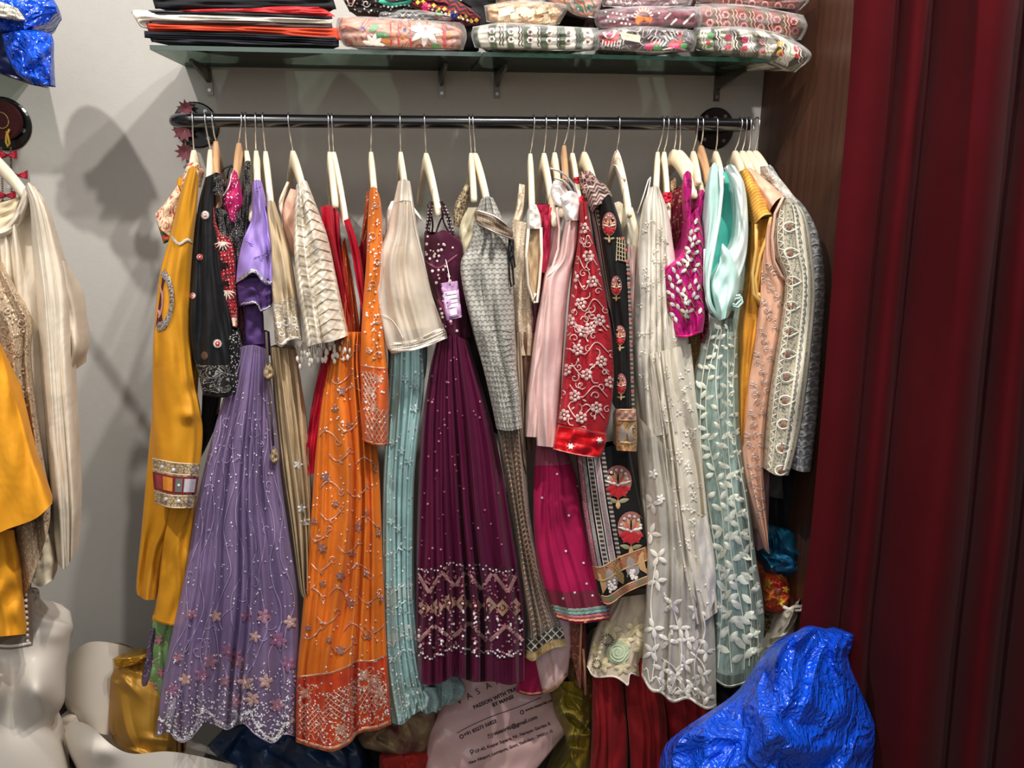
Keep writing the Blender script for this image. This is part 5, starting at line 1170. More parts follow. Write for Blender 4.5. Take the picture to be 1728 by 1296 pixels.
# lining hems under it
g2 = G('skirt', 'blush and magenta panelled skirt hem with beaded gold edge, below the brocade kurta', 910, 1080, 'skirt')
b = Patch('blush_panel', blush, [(888, 1040), (900, 1110), (915, 1169)], [(962, 1040), (963, 1090), (958, 1140)], None, [(935, 1165)], Y=1.47, bulge=.02, back=.06, nf=1.4, amp=.006, parent=g2, seed=5)
b2 = Patch('magenta_panel', mag, [(886, 1100), (880, 1140), (870, 1168)], [(906, 1100), (910, 1140), (915, 1172)], None, [(893, 1174)], Y=1.468, bulge=.01, back=.05, parent=g2)
for q in (b, b2):
    d = Deco(q); d.line([q.st(i/20, .97) for i in range(21)], 6, .002); d.build('gold_edge', M('gold_edge', '#a87c5c', '#6a4636', 'dots', 300, rough=.4), .003)
g2 = G('scarf', 'narrow rust and gold bordered stole ends hanging beside the cream floral hem', 975, 1060, 'scarf')
Patch('rust_panel', M('rust_brocade', '#7c4436', '#a8705c', 'scroll', 90), [(958, 1050), (962, 1100), (970, 1130), (977, 1160)], [(980, 1050), (980, 1110), (979, 1162)], Y=1.475, bulge=.01, back=.03, parent=g2)
Patch('maroon_panel', M('maroon_brocade', '#6a1c24'), [(981, 1050), (980, 1110), (980, 1150)], [(988, 1050), (990, 1120), (989, 1172)], Y=1.478, bulge=.008, back=.03, parent=g2)
tube('gold_selvedge', [tuple(at(x, y, 1.468)) for x, y in ((981, 1050), (979, 1100), (979, 1160))], .003, M('selvedge', '#c0906c'), g2, 6)
tube('gold_selvedge', [tuple(at(x, y, 1.468)) for x, y in ((984, 1095), (987, 1130), (988, 1172))], .003, MC['selvedge'], g2, 6)

# ---- 17 red embroidered kurta ------------------------------------------------------------------------------------
redb = M('red_embroidered', '#a81c2a', '#8c1420', 'scroll', 60, rough=.65, wr=.4)
g = G('kurta', 'red kurta sleeve covered in silver vine flowers, plain scarlet cuff', 995, 340, 'kurta')
Patch('shoulder_tab', M('scarlet', '#c81830', rough=.5), [(976, 334), (976, 350), (980, 362)], [(986, 330), (990, 345), (990, 360)], Y=1.435, bulge=.01, back=.03, parent=g)
Patch('collar_tab', MC['scarlet'], [(968, 300), (972, 312)], [(978, 298), (979, 306)], Y=1.5, bulge=.008, back=.03, parent=g)
b = Patch('sleeve', redb, [(979, 340), (976, 400), (968, 460), (959, 530), (952, 600), (947, 660), (941, 714)], [(990, 340), (1000, 400), (1015, 460), (1026, 520), (1034, 580), (1036, 640), (1030, 700), (1023, 730)], None, [(980, 722)],
          Y=(1.43, 1.395), bulge=.042, back=.08, nf=2.2, amp=.006, amp0=.003, parent=g, seed=83)
d = Deco(b)
pk = thr('pinksilver', '#d9b4ae', .4, metal=.15)
fl = [(984, 385), (993, 432), (967, 467), (1000, 475), (980, 512), (960, 540), (996, 553), (975, 590), (1015, 610), (955, 624), (990, 632), (970, 668), (1007, 688), (981, 705), (1030, 645), (952, 700), (1012, 540), (985, 560)]
for i, (x, y) in enumerate(fl):
    for k in range(6): a = k*1.047+i; d.disc(x+7*math.cos(a), y+7*math.sin(a), 3.4, .003, 8); d.hold = True
    d.disc(x, y, 2.6, .003); d.hold = False
d.build('beaded_flower', pk, .003)
d = Deco(b)
for i, (x, y) in enumerate(fl):
    a = i*1.3; d.line([(x+9*math.cos(a), y+9*math.sin(a)), (x+17*math.cos(a+.5), y+17*math.sin(a+.5)), (x+24*math.cos(a+.2), y+24*math.sin(a+.2))], 2.); d.swirl(x+20*math.cos(a+1.6), y+20*math.sin(a+1.6), 8, 1.8, 1, a); d.swirl(x+18*math.cos(a+3.4), y+20*math.sin(a+3.4), 6.5, 1.6, 1, a+2, -1)
    d.leaf(x+14*math.cos(a+5), y+14*math.sin(a+5), 8, 3.5, a+5)
for y in range(400, 700, 36): d.line([b.st(.15, (y-340)/380), b.st(.4, (y-322)/380), b.st(.65, (y-345)/380), b.st(.9, (y-330)/380)], 1.8)
d.build('vine_thread', pk, .0026)
b = Patch('cuff', M('scarlet_satin', '#cf101c', rough=.4, wr=.9), [(942, 716), (937, 735), (933, 758)], [(1024, 730), (1022, 750), (1013, 773)], [(980, 722)], [(975, 768)], Y=1.385, bulge=.035, back=.08, nf=2.5, amp=.004, parent=g, seed=84, cr=.004)
d = Deco(b); d.line([b.st(i/20, .04) for i in range(21)], 4, .002); d.line([b.st(i/20, .99) for i in range(21)], 2.4, .001); d.build('gold_piping', M('piping_pink', '#d0958c', metal=.2, rough=.4), .003)
d = Deco(b); d.flower(963, 753, 6, 6); d.flower(1012, 743, 6, 6); d.build('bead_flower', silver_t, .003)

# ---- 18 black floral kurta ------------------------------------------------------------------------------------------
bk = M('black_crepe', '#0a090a', rough=.7, wr=.4)
stp = M('stripe_trim', '#3b3432', '#a89a90', 'hstripe', 110, rough=.6)
g = G('kurta', 'black kurta with embroidered round floral medallions and beaded stripe panel', 1015, 300, 'kurta')
Patch('collar', M('collar_bead', '#4a3a38', '#c89c90', 'cells', 130), [(978, 290), (982, 320), (990, 345)], [(996, 288), (1010, 305), (1024, 330)], Y=1.47, bulge=.02, back=.06, parent=g)
b = Patch('striped_side', bk, [(993, 350), (1003, 400), (1014, 470), (1030, 540), (1040, 600), (1042, 640)], [(1012, 345), (1024, 400), (1034, 470), (1046, 560), (1052, 640)], [(1002, 340)], None, Y=(1.445, 1.43), bulge=.015, back=.06, parent=g, seed=85)
for s_, w_, mm in ((.2, 6, M('pink_cord', '#b59a9c', '#7a6668', 'hstripe', 330)), (.48, 2, M('gold_cord', '#a88c64')), (.68, 6, stp), (.9, 2, MC['gold_cord'])):
    d = Deco(b); d.line([b.st(s_, i/30) for i in range(31)], w_, .0015); d.build('beaded_stripe', mm, .0025)
b = Patch('shoulder_trim', M('shoulder_cord', '#b8a096', '#5c4440', 'zig', 130), [(988, 318), (993, 335), (998, 360)], [(1022, 312), (1032, 328), (1032, 342)], [(1008, 306)], [(1012, 345)], Y=1.425, bulge=.02, back=.06, parent=g, nf=2, amp=.003)
b = Patch('sleeve', bk, [(1011, 345), (1014, 400), (1024, 460), (1034, 520), (1040, 580), (1041, 640), (1040, 692)], [(1034, 335), (1048, 380), (1062, 440), (1066, 520), (1068, 600), (1072, 692)], [(1026, 328)], None, Y=(1.42, 1.40), bulge=.028, back=.08, nf=1.5, amp=.005, parent=g, seed=86)
tan_t = thr('tan', '#c29a6c'); sal_t = thr('salmon', '#c46a5c'); scar_t = thr('scarlet', '#b8242c'); blu_t = thr('greyblue', '#5c6870'); sage_t = thr('sage', '#8c8a68')
def medal(p, x, y, r, ry=None, tilt=0, name='floral_medallion', sc=1):
    k = (ry or r)/r
    d = Deco(p); d.disc(x, y, r, .0006, 22, ry=r*k); o = d.build(name, thr('rosebrown', '#a86a60'), .002)
    ps = o
    def B(fn2, nm, m_, off):
        d = Deco(p); fn2(d); return d.build(nm, m_, off)
    B(lambda d: [d.leaf(x, y+r*.25*k, r*1.05, r*.32, -1.57+q) for q in (-1.25, -.75, -.27, .27, .75, 1.25)], 'fan_petal', tan_t, .003)
    B(lambda d: [d.leaf(x, y+r*.3*k, r*.95, r*.3, -1.57+q) for q in (-1., -.5, .5, 1.)], 'fan_petal', sal_t, .0038)
    B(lambda d: [d.leaf(x, y+r*.3*k, r*.95, r*.16, -1.57)], 'black_gap', bk, .004)
    B(lambda d: [d.leaf(x, y+r*.35*k, r*.95, r*.45, q) for q in (.25, .9, 1.57, 2.24, 2.9)], 'scarlet_petal', scar_t, .0036)
    B(lambda d: [d.leaf(x, y+r*.2*k, r*1.0, r*.2, q) for q in (-.25, 3.4)], 'white_petal', white_t, .0045)
    B(lambda d: [d.disc(x+r*.72*math.cos(q), y+r*.72*k*math.sin(q), r*.12, .002) for q in (-2.9, -2.3, -1.75, -1.2, -.7, -.2)]+[d.disc(x, y+r*.25*k, r*.1, .002)], 'mirror', mirror, .005)
    B(lambda d: [d.line([(x, y+r*k), (x, y+r*k*1.3)], 2.5), d.leaf(x, y+r*k*1.25, r*.6, r*.35, 1.57)], 'stem', tan_t, .002)
    B(lambda d: [d.leaf(x, y+r*k*1.3, r*.85, r*.34, -.25), d.leaf(x, y+r*k*1.3, r*.85, r*.34, 3.39)], 'sage_leaf', sage_t, .002)
medal(b, 1028, 378, 12, 20); medal(b, 1040, 482, 9, 17); medal(b, 1046, 566, 10, 17); medal(b, 1048, 648, 9, 18)
d = Deco(b)
for k in range(6): d.line([(1042+k*4, 400), (1040+k*5, 440)], 1.5); d.line([(1040, 402+k*7), (1062, 408+k*7)], 1.5)
d.build('thread_grid', thr('ecru', '#b8a888'), .0025, kind='stuff')
d = Deco(b)
for i in range(14): x, y = b.st(.9, .2+.055*i); d.disc(x, y, 3, .001)
d.build('edge_beads', sal_t, .004, kind='stuff')
d = Deco(b); d.line([b.st(.9, .3+.7*i/20) for i in range(21)], 5); d.line([b.st(.98, .3+.7*i/20) for i in range(21)], 3); d.build('edge_stripe', stp, .003)
b = Patch('cuff', M('cuff_gold2', '#b8905c', '#7c5a40', 'scroll', 80, rough=.5), [(1040, 690), (1041, 725), (1041, 760)], [(1073, 690), (1075, 725), (1074, 762)], None, None, Y=1.39, bulge=.028, back=.08, parent=g, seed=4)
d = Deco(b); d.band(.0, .28, .001); d.build('pink_band', M('cuff_pinkband', '#a87268', '#c9a890', 'zig', 60), .002)
d = Deco(b); [d.line([b.st(i/12, t) for i in range(13)], 2.2) for t in (.02, .27, .8)]; d.build('cuff_cord', tan_t, .004)
d = Deco(b); d.leaf(1067, 750, 34, 16, -1.57); d.leaf(1050, 750, 34, 14, -1.57); d.build('arch_motif', thr('greige', '#9a9088'), .003)
d = Deco(b); [d.disc(1043+i*5, 762+(i % 2)*3, 4, .003) for i in range(7)]; d.build('bead_edge', sal_t, .004, kind='stuff')
b = Patch('body', bk, [(972, 768), (978, 820), (984, 870), (996, 940), (1006, 985), (1014, 1017)], [(1060, 745), (1070, 800), (1082, 860), (1092, 920), (1101, 960), (1103, 982)], None, [(1030, 1020), (1060, 1000)], Y=(1.445, 1.415), bulge=.04, back=.1, nf=1.8, amp=.008, parent=g, seed=87)
for s_, w_, mm in ((.06, 7, M('pink_beads', '#a8606c', '#cfc0bc', 'dots', 260)), (.14, 6, M('grey_beads', '#8a8a88', '#b04a48', 'rdots', 200)), (.25, 8, stp), (.38, 11, M('pink_sequin_strip', '#b39c9e', '#8c7478', 'cells', 320)), (.50, 7, stp)):
    for e in (-1, 1):
        if w_ > 7:
            d = Deco(b); d.line([b.st(s_*1.0+e*.045, .02+.74*i/30) for i in range(31)], 1.6); d.build('silver_piping', silver_t, .003)
    d = Deco(b); d.line([b.st(s_, .01+.76*i/30) for i in range(31)], w_, .0012); d.build('beaded_stripe', mm, .0025)
medal(b, 1043, 812, 23, 27); medal(b, 1065, 890, 23, 27)
d = Deco(b); d.band(.75, .998, .0006); d.build('lower_border', M('border_black', '#17130f'), .0015)
d = Deco(b); d.band(.75, .835, .001); d.build('gold_band', M('border_gold', '#a87e50', '#b0574a', 'scroll', 60, rough=.5), .0022)
d = Deco(b); [d.line([b.st(i/24, t) for i in range(25)], 2.4) for t in (.75, .838, .945, .995)]; d.build('gold_cord', tan_t, .004)
for k, (s_, mm) in enumerate(((.08, tan_t), (.27, thr('greige', '#9a9088')), (.47, M('arch_gold', '#96784c', '#b89a68', 'lattice', 120)), (.68, thr('greige', '#9a9088')), (.9, tan_t))):
    d = Deco(b); x0, y0 = b.st(s_, .93); x1, y1 = b.st(s_, .80); an = math.atan2(y1-y0, x1-x0); d.leaf(x0, y0, 40, 24, an); d.build('arch_motif', mm, .003)
d = Deco(b)
for i in range(34): x, y = b.st(rr.choice((.27, .68))+rr.uniform(-.06, .06), rr.uniform(.86, .935)); d.disc(x, y, 2.6, .002, 8)
d.build('round_mirrors', thr('pale_ring', '#d9cfc8'), .005, kind='stuff')
d = Deco(b)
for i in range(16): x, y = b.st(.03+i*.062, .97); d.disc(x, y, 4.6, .001, 8, ry=6)
d.build('hem_drops', M('hem_drop', '#a8624c', '#6c7458', 'noise', 60), .004, kind='stuff')
Patch('inner_black', bk, [(985, 1010), (988, 1050), (990, 1072)], [(1040, 1000), (1040, 1040), (1030, 1056)], None, [(1005, 1058)], Y=1.50, bulge=.01, back=.05, parent=g)
# ================================================================== GARMENTS, RIGHT PART OF THE ROD
# ---- cream floral net skirt hem behind --------------------------------------
g = G('skirt', 'cream net skirt hem with big mint rose and cut-out petals, under the off-white gown', 1045, 1040, 'skirt')
b = Patch('net_hem', M('cream_net', '#dccab2', rough=.8, alpha=.9, wr=.6), [(1030, 1010), (1012, 1050), (998, 1090), (990, 1125)], [(1110, 1000), (1108, 1080), (1100, 1140)], None, [(1003, 1143), (1035, 1143), (1052, 1152), (1060, 1158), (1064, 1138), (1078, 1142)], Y=(1.48, 1.455), bulge=.03, back=.1, nf=3.5, amp=.014, amp0=.01, parent=g, seed=90)
d = Deco(b); [d.flower(x, y, r, n, i, .5) for i, (x, y, r, n) in enumerate(((1030, 1062, 20, 6), (1055, 1080, 16, 6), (1015, 1120, 18, 7), (1050, 1125, 15, 6), (1085, 1095, 18, 6), (1080, 1130, 14, 6), (1072, 1060, 20, 5), (1005, 1095, 15, 7)))]; d.build('cut_petal_flower', M('petal_cream', '#ded0a8', rough=.7), .003)
d = Deco(b); d.disc(1043, 1101, 20, .003, 22, ry=19); d.build('mint_rose', M('mint_petal', '#a9b896', rough=.7), .005)
d = Deco(b); d.swirl(1043, 1101, 17, 2.4, 2.6); d.build('rose_swirl', M('mint_swirl', '#c3cdb0'), .007)
d = Deco(b)
for (cx, cy, r) in ((1025, 1080, 11), (1007, 1121, 9)):
    for k in range(14): a = k*.45; d.line([(cx+r*.6*math.cos(a), cy+r*.6*math.sin(a)), (cx+r*math.cos(a), cy+r*math.sin(a))], 1.6)
d.build('navy_stitches', M('navy_stitch', '#23252c'), .006, kind='stuff')
hemline(b, 'corded_edge', M('cord_white', '#e6e0d8'), 3.4, .99)

# ---- cream sleeveless top on the lone hanger --------------------------------------
g = G('top', 'plain cream sleeveless top with pale pink front, on the lone ribboned hanger', 1060, 345, 'top')
Patch('cream_back', M('cream_cotton', '#d8cdb6', rough=.8), [(1034, 344), (1042, 400), (1050, 470)], [(1052, 345), (1058, 400), (1066, 470)], [(1044, 340)], Y=1.50, bulge=.012, back=.06, parent=g, seed=2)
Patch('cream_front', M('cream_cotton'), [(1054, 350), (1056, 400), (1060, 480), (1070, 600)], [(1066, 350), (1078, 400), (1080, 480), (1085, 600)], Y=1.475, bulge=.015, back=.08, parent=g, seed=4) if False else Patch('cream_front', MC['cream_cotton'], [(1054, 350), (1056, 400), (1060, 480), (1070, 600)], [(1068, 350), (1080, 400), (1084, 480), (1085, 600)], Y=1.475, bulge=.015, back=.08, parent=g, seed=4)
Patch('pink_side', M('pale_pink', '#d6b3ac', rough=.6, wr=.7), [(1056, 410), (1052, 470), (1060, 540), (1066, 600)], [(1072, 415), (1074, 480), (1072, 560), (1074, 600)], Y=1.462, bulge=.015, back=.05, parent=g, seed=7, nf=1.5, amp=.005)
tube('ribbon', [tuple(at(x, y, Y)) for x, y, Y in ((1034, 278, 1.63), (1036, 262, 1.62), (1042, 254, 1.61), (1047, 266, 1.6), (1052, 290, 1.56), (1055, 304, 1.52), (1050, 300, 1.52), (1040, 280, 1.6), (1034, 278, 1.63))], .0016, M('ribbon_pink', '#e2c9c4'), g, 6)

# ---- off-white long gown ----------------------------------------------------------------
off = M('offwhite_georgette', '#dcd4c2', rough=.7, wr=.7, sheen=.4, var=.05)
offl = M('offwhite_light', '#e6ded0', rough=.65, wr=.7)
wt = M('offwhite_thread', '#efe9dc', rough=.5); snet = M('offwhite_net', '#ddd6c8', rough=.85, alpha=.74, trans=.15, wr=.7)
g = G('gown', 'long off-white embroidered gown with sheer scalloped white net hem', 1105, 320, 'gown')
Patch('net_back', M('cream_lining2', '#cdbfa8', rough=.8, wr=.6), [(1068, 590), (1072, 700), (1082, 850), (1092, 1000), (1095, 1060)], [(1150, 590), (1190, 760), (1200, 900), (1205, 1060)], None, [(1150, 1090)], Y=(1.47, 1.45), bulge=.03, back=.12, nf=5, amp=.012, parent=g, seed=91)
b = Patch('bodice', offl, [(1100, 316), (1087, 350), (1078, 420), (1072, 500), (1070, 600), (1080, 680), (1090, 740)], [(1112, 316), (1128, 360), (1137, 420), (1148, 490), (1160, 560), (1170, 640), (1180, 720)], [(1106, 312)], None,
          Y=(1.45, 1.43), bulge=.04, back=.1, nf=3.2, amp=.013, amp0=.006, parent=g, seed=92, wob=.5)
b2 = Patch('long_fall', off, [(1084, 600), (1100, 690), (1116, 790), (1128, 900), (1140, 980), (1158, 1060)], [(1166, 580), (1178, 700), (1188, 800), (1198, 900), (1208, 990), (1212, 1032)], None, [(1185, 1050)], Y=(1.432, 1.405), bulge=.04, back=.1, nf=4.5, amp=.014, amp0=.01, parent=g, seed=93, wob=.5)
b3 = Patch('net_hem', snet, [(1075, 700), (1086, 800), (1092, 900), (1090, 1000), (1086, 1080), (1082, 1140)], [(1165, 800), (1190, 900), (1200, 1000), (1207, 1080), (1209, 1193)], None, [(1098, 1166), (1115, 1170), (1135, 1186), (1160, 1180), (1180, 1192), (1195, 1198)],
           Y=(1.43, 1.385), bulge=.04, back=.1, nf=5, amp=.012, amp0=.008, parent=g, seed=94)
d = Deco(b3)
for (P) in ([(1100, 1150), (1106, 1090), (1098, 1020), (1108, 940)], [(1130, 1170), (1150, 1110), (1140, 1040), (1120, 1000)], [(1180, 1180), (1172, 1120), (1190, 1060), (1170, 1000)], [(1160, 1175), (1140, 1130), (1115, 1110)], [(1195, 1150), (1185, 1120), (1165, 1100)]):
    d.line(P, 2.6)
d.build('vine_stem', wt, .003)
d = Deco(b3); lv = [(1103, 1060), (1100, 1100), (1128, 1080), (1147, 1060), (1155, 1120), (1140, 1140), (1176, 1080), (1185, 1140), (1170, 1160), (1118, 1130), (1108, 980), (1135, 1020), (1178, 1030), (1192, 1100), (1155, 1165), (1110, 940), (1098, 900), (1100, 850), (1125, 1155), (1195, 1175), (1160, 1080)]
for i, (x, y) in enumerate(lv):
    for k in range(4): d.leaf(x, y, 19, 8, i*1.1+k*1.45); d.hold = True
    d.hold = False
d.build('leaf_spray', wt, .0035)
hemline(b3, 'scalloped_cord', wt, 4, .992)
d = Deco(b3); d.line([b3.st(i/50, .955+.016*math.sin(i*.9)) for i in range(51)], 2.2); d.build('inner_scallop_cord', wt, .003)
d = Deco(b)
for i in range(60):
    x, y = b.st(rr.uniform(.08, .92), rr.uniform(.12, .98)); a = rr.uniform(0, 6); d.leaf(x, y, 6, 2.6, a); d.hold = True; d.leaf(x, y, 6, 2.6, a+2); d.leaf(x, y, 5, 2.4, a+4); d.hold = False
d.build('tiny_sprigs', wt, .003, kind='stuff')
d = Deco(b2)
for i in range(70):
    x, y = b2.st(rr.uniform(.08, .92), rr.uniform(.05, .95)); a = rr.uniform(0, 6); d.leaf(x, y, 7, 3, a); d.hold = True; d.leaf(x, y, 7, 3, a+2); d.leaf(x, y, 6, 2.6, a+4); d.hold = False
d.build('tiny_sprigs', wt, .003, kind='stuff')
d = Deco(b3); d.flower(1102, 800, 9, 5); d.flower(1082, 815, 8, 6); d.flower(1115, 842, 9, 5); d.build('white_flower', wt, .004)
b4 = Patch('sleeve_end', offl, [(1168, 880), (1172, 950), (1178, 1000), (1186, 1026)], [(1194, 870), (1204, 930), (1208, 980), (1206, 1012)], None, [(1196, 1034)], Y=1.385, bulge=.02, back=.05, nf=1.5, amp=.006, parent=g, seed=95)
Patch('bead_cord', M('bead_cord', '#d8cfbc', '#f4eee2', 'dots', 300), [(1118, 520), (1122, 640)], [(1121, 520), (1125, 640)], Y=1.405, bulge=.003, back=.006, parent=g, ns=6)
tube('hanger_loop', [tuple(at(x, y, 1.46)) for x, y in ((1088, 352), (1092, 330), (1096, 312), (1098, 298), (1094, 304), (1086, 330), (1076, 360))], .0012, white_t, g, 5)

# ---- hot pink blouse and the maroon ones behind ---------------------------------------------
hp = M('hot_pink_silk', '#b80a72', '#7c0a44', 'scroll', 55, rough=.5, wr=.5, sheen=.2, spec=.4)
leafm = simple('leaf_mirror', '#dcdcd4', .2, metal=.25, spec=.9)
g = G('blouse', 'maroon blouse with dull gold sequin bands behind the hot pink one', 1150, 300, 'blouse')
mr = M('maroon_sequin', '#5c0c22', '#9c7440', 'rdots', 130, rough=.5, metal2=.4)
Patch('bodice', mr, [(1128, 330), (1130, 390), (1134, 440), (1140, 500)], [(1158, 310), (1160, 380), (1160, 440), (1160, 500)], [(1142, 318)], Y=1.50, bulge=.02, back=.08, nf=2, amp=.006, parent=g, seed=3)
Patch('gold_lining_strip', M('gold_strip', '#6c4a24', '#b08a4c', 'dots', 200, rough=.5), [(1160, 560), (1166, 610), (1170, 645)], [(1184, 560), (1180, 610), (1176, 645)], Y=1.475, bulge=.01, back=.04, parent=g)
Patch('bead_strap', M('bead_strap', '#8c6a4c', '#d9c4a0', 'dots', 220), [(1133, 305), (1131, 340), (1136, 380)], [(1141, 300), (1141, 340), (1146, 380)], Y=1.53, bulge=.008, back=.03, parent=g)
g = G('blouse', 'crimson sequinned blouse peeking out right of the hot pink one', 1185, 330, 'blouse')
Patch('bodice', M('crimson_sequin', '#7a0c30', '#b04a5c', 'cells', 90, rough=.5), [(1170, 325), (1170, 400), (1176, 480), (1180, 578)], [(1192, 322), (1196, 400), (1194, 480), (1198, 582)], None, None, Y=1.485, bulge=.02, back=.08, nf=2, amp=.007, parent=g, seed=3)
Patch('red_tab', M('tab_red', '#c21c38'), [(1119, 325), (1120, 343)], [(1133, 324), (1134, 342)], Y=1.46, bulge=.01, back=.03, parent=g)
g = G('blouse', 'hot pink silk blouse with leaf-shaped mirror embroidery', 1165, 300, 'blouse')
b = Patch('bodice', hp, [(1157, 385), (1152, 420), (1138, 440), (1115, 456), (1119, 500), (1128, 540), (1136, 569)], [(1176, 350), (1186, 390), (1190, 430), (1188, 480), (1190, 530), (1186, 560)], [(1167, 362)], [(1160, 569)],
          Y=(1.44, 1.42), bulge=.035, back=.1, nf=2, amp=.009, amp0=.004, parent=g, seed=97)
Patch('strap', hp, [(1154, 294), (1153, 320), (1158, 360), (1160, 400)], [(1166, 292), (1168, 310), (1166, 350), (1170, 400)], [(1160, 288)], Y=1.43, bulge=.012, back=.03, parent=g)
Patch('side_strap', hp, [(1180, 322), (1174, 350), (1166, 390)], [(1190, 326), (1186, 350), (1180, 390)], [(1186, 320)], Y=1.45, bulge=.01, back=.03, parent=g)
d = Deco(b); d.line([(1156, 388), (1151, 420), (1137, 440), (1116, 457)], 5, .0015); d.line([(1136, 566), (1160, 567), (1186, 558)], 3, .001); d.build('pink_piping', M('pink_pipe', '#d41c74', rough=.4), .003)
d = Deco(b); mp_ = []
for i in range(400):
    s_, t_ = rr.random(), rr.uniform(.06, .84); x, y = b.st(.06+.86*s_, t_); 
    if min([abs(x-a)+abs(y-c_)*.7 for a, c_ in mp_] or [99]) > 12 or not mp_: mp_.append((x, y)); d.leaf(x, y, 12, 6, (.9 if s_ < .5 else 2.2)+(.3 if i % 2 else -.3))
d.build('leaf_mirror', leafm, .004)
d = Deco(b)
for x, y in mp_: d.line([(x-3, y-2), (x+5, y+13)], 1.6)
d.build('gold_stems', M('dull_gold_thread', '#94743c'), .003, kind='stuff')

# ---- turquoise cowl blouse ---------------------------------------------------------------------
turq = M('turquoise_lining', '#4fb8aa', rough=.6, wr=.5); pmint = M('pale_mint_satin', '#bfe0d8', rough=.5, wr=.5, spec=.4); wh = M('mint_white_rim', '#e3efea', rough=.6)
g = G('blouse', 'turquoise-lined pale mint blouse folded into a deep cowl loop', 1222, 280, 'blouse')
b = Patch('inside_lining', turq, [(1202, 290), (1196, 360), (1192, 440), (1200, 520)], [(1240, 290), (1254, 350), (1254, 420), (1236, 500)], None, [(1215, 532)], Y=1.45, bulge=-.01, back=.06, parent=g, nf=1.6, amp=.008, amp0=.006, seed=3)
Patch('left_lobe', pmint, [(1199, 282), (1192, 320), (1190, 370), (1188, 430), (1188, 480), (1194, 515), (1214, 541)], [(1214, 284), (1219, 320), (1216, 370), (1206, 420), (1198, 470), (1202, 510), (1216, 536)], [(1206, 274)], Y=(1.43, 1.42), bulge=.018, back=.05, nf=1.2, amp=.005, parent=g, seed=6)
Patch('front_fold', pmint, [(1213, 448), (1200, 475), (1204, 510), (1214, 541)], [(1228, 424), (1252, 440), (1246, 500), (1228, 536)], [(1219, 410), (1223, 424)], Y=(1.44, 1.41), bulge=.03, back=.05, nf=1.7, amp=.007, amp0=.003, parent=g, seed=9)
Patch('right_rim', wh, [(1222, 284), (1236, 310), (1243, 350), (1241, 400), (1229, 430), (1222, 446)], [(1240, 280), (1256, 310), (1262, 360), (1261, 420), (1252, 460), (1238, 490)], [(1231, 277)], Y=(1.43, 1.42), bulge=.02, back=.05, nf=.8, amp=.005, parent=g, seed=12)
tube('rim_piping', [tuple(at(x, y, 1.408)) for x, y in ((1216, 284), (1218, 320), (1213, 370), (1204, 420), (1195, 470), (1193, 505), (1200, 528))], .0038, wh, g, 8)
tube('rim_piping', [tuple(at(x, y, 1.415)) for x, y in ((1189, 420), (1188, 480), (1196, 520), (1213, 540), (1228, 530), (1240, 500))], .0022, wh, g, 8)
for q in range(2): tube('ribbon_loop', [tuple(at(x+q*3, y+q*4, 1.40)) for x, y in ((1236, 520), (1230, 508), (1238, 500), (1248, 498), (1250, 506), (1242, 515), (1234, 512))], .0025, pmint, g, 7)
# pale green blouse behind
g = G('blouse', 'pale sage green blouse between the turquoise blouse and the mustard top', 1258, 330, 'blouse')
b = Patch('body', M('sage_cotton', '#a3b8a6', rough=.75), [(1246, 350), (1246, 420), (1243, 480), (1236, 540), (1232, 600)], [(1266, 345), (1270, 400), (1266, 470), (1258, 540), (1252, 600)], Y=1.485, bulge=.015, back=.08, nf=1.2, amp=.005, parent=g, seed=3)
d = Deco(b); d.line([(1240, 489), (1266, 490)], 2); d.build('hem_seam', M('sage_seam', '#7c9080'), .003)
Patch('maroon_tab', M('maroon_tab', '#7c1c3c', '#b05c70', 'dots', 300), [(1262, 330), (1264, 350)], [(1272, 332), (1272, 352)], Y=1.48, bulge=.01, back=.02, parent=g)

# ---- mint leaf gown ------------------------------------------------------------------------------
mint = M('mint_satin', '#c6e2dc', rough=.5, wr=.5, spec=.35); mnet = M('sage_net', '#b2c4b8', rough=.85, alpha=.36, trans=.1, wr=.6, weave=1700)
lf_t = M('leaf_thread', '#d9dccb', rough=.6)
g = G('gown', 'mint satin gown under grey-green net appliquéd with cream leaves', 1225, 545, 'gown')
Patch('satin_lining', mint, [(1206, 560), (1192, 640), (1186, 760), (1196, 900), (1204, 1020), (1204, 1132)], [(1240, 560), (1244, 700), (1252, 860), (1262, 1000), (1258, 1135)], None, [(1230, 1140)], Y=(1.475, 1.45), bulge=.03, back=.12, nf=2.5, amp=.012, parent=g, seed=98)
b = Patch('leaf_net', mnet, [(1200, 538), (1184, 590), (1172, 640), (1172, 720), (1186, 820), (1196, 920), (1206, 1020), (1206, 1148)], [(1244, 538), (1246, 620), (1250, 720), (1262, 830), (1276, 940), (1289, 1030), (1287, 1122)], None, [(1225, 1160), (1245, 1158), (1262, 1150)],
          Y=(1.45, 1.41), bulge=.035, back=.13, nf=4, amp=.012, amp0=.005, parent=g, seed=99)
d = Deco(b)
for i in range(5):
    d.line([b.st(.12+.19*i+.05*math.sin(k*.9+i*2), .03+.93*k/12) for k in range(13)], 1.8)
d.build('vine_stem', lf_t, .003)
d = Deco(b); n = 0
for i in range(5):
    for k in range(34):
        t = .03+.93*k/34; s_ = .12+.19*i+.05*math.sin(k*12/34*.9+i*2); x, y = b.st(s_, t); sc = .6+.75*t
        if (k+i*3) % 7 == 5: continue
        sd = 1 if k % 2 else -1; d.leaf(x, y, 22*sc*rr.uniform(.8, 1.1), 9.5*sc, -1.57+sd*rr.uniform(.5, 1.25))
d.build('leaf', lf_t, .0036)
hemline(b, 'net_edge', lf_t, 2, .995)
d = Deco(b); d.line([b.st(.55, i/30) for i in range(31)], 1.6); d.build('net_seam', M('net_seam', '#6c7c78'), .003)

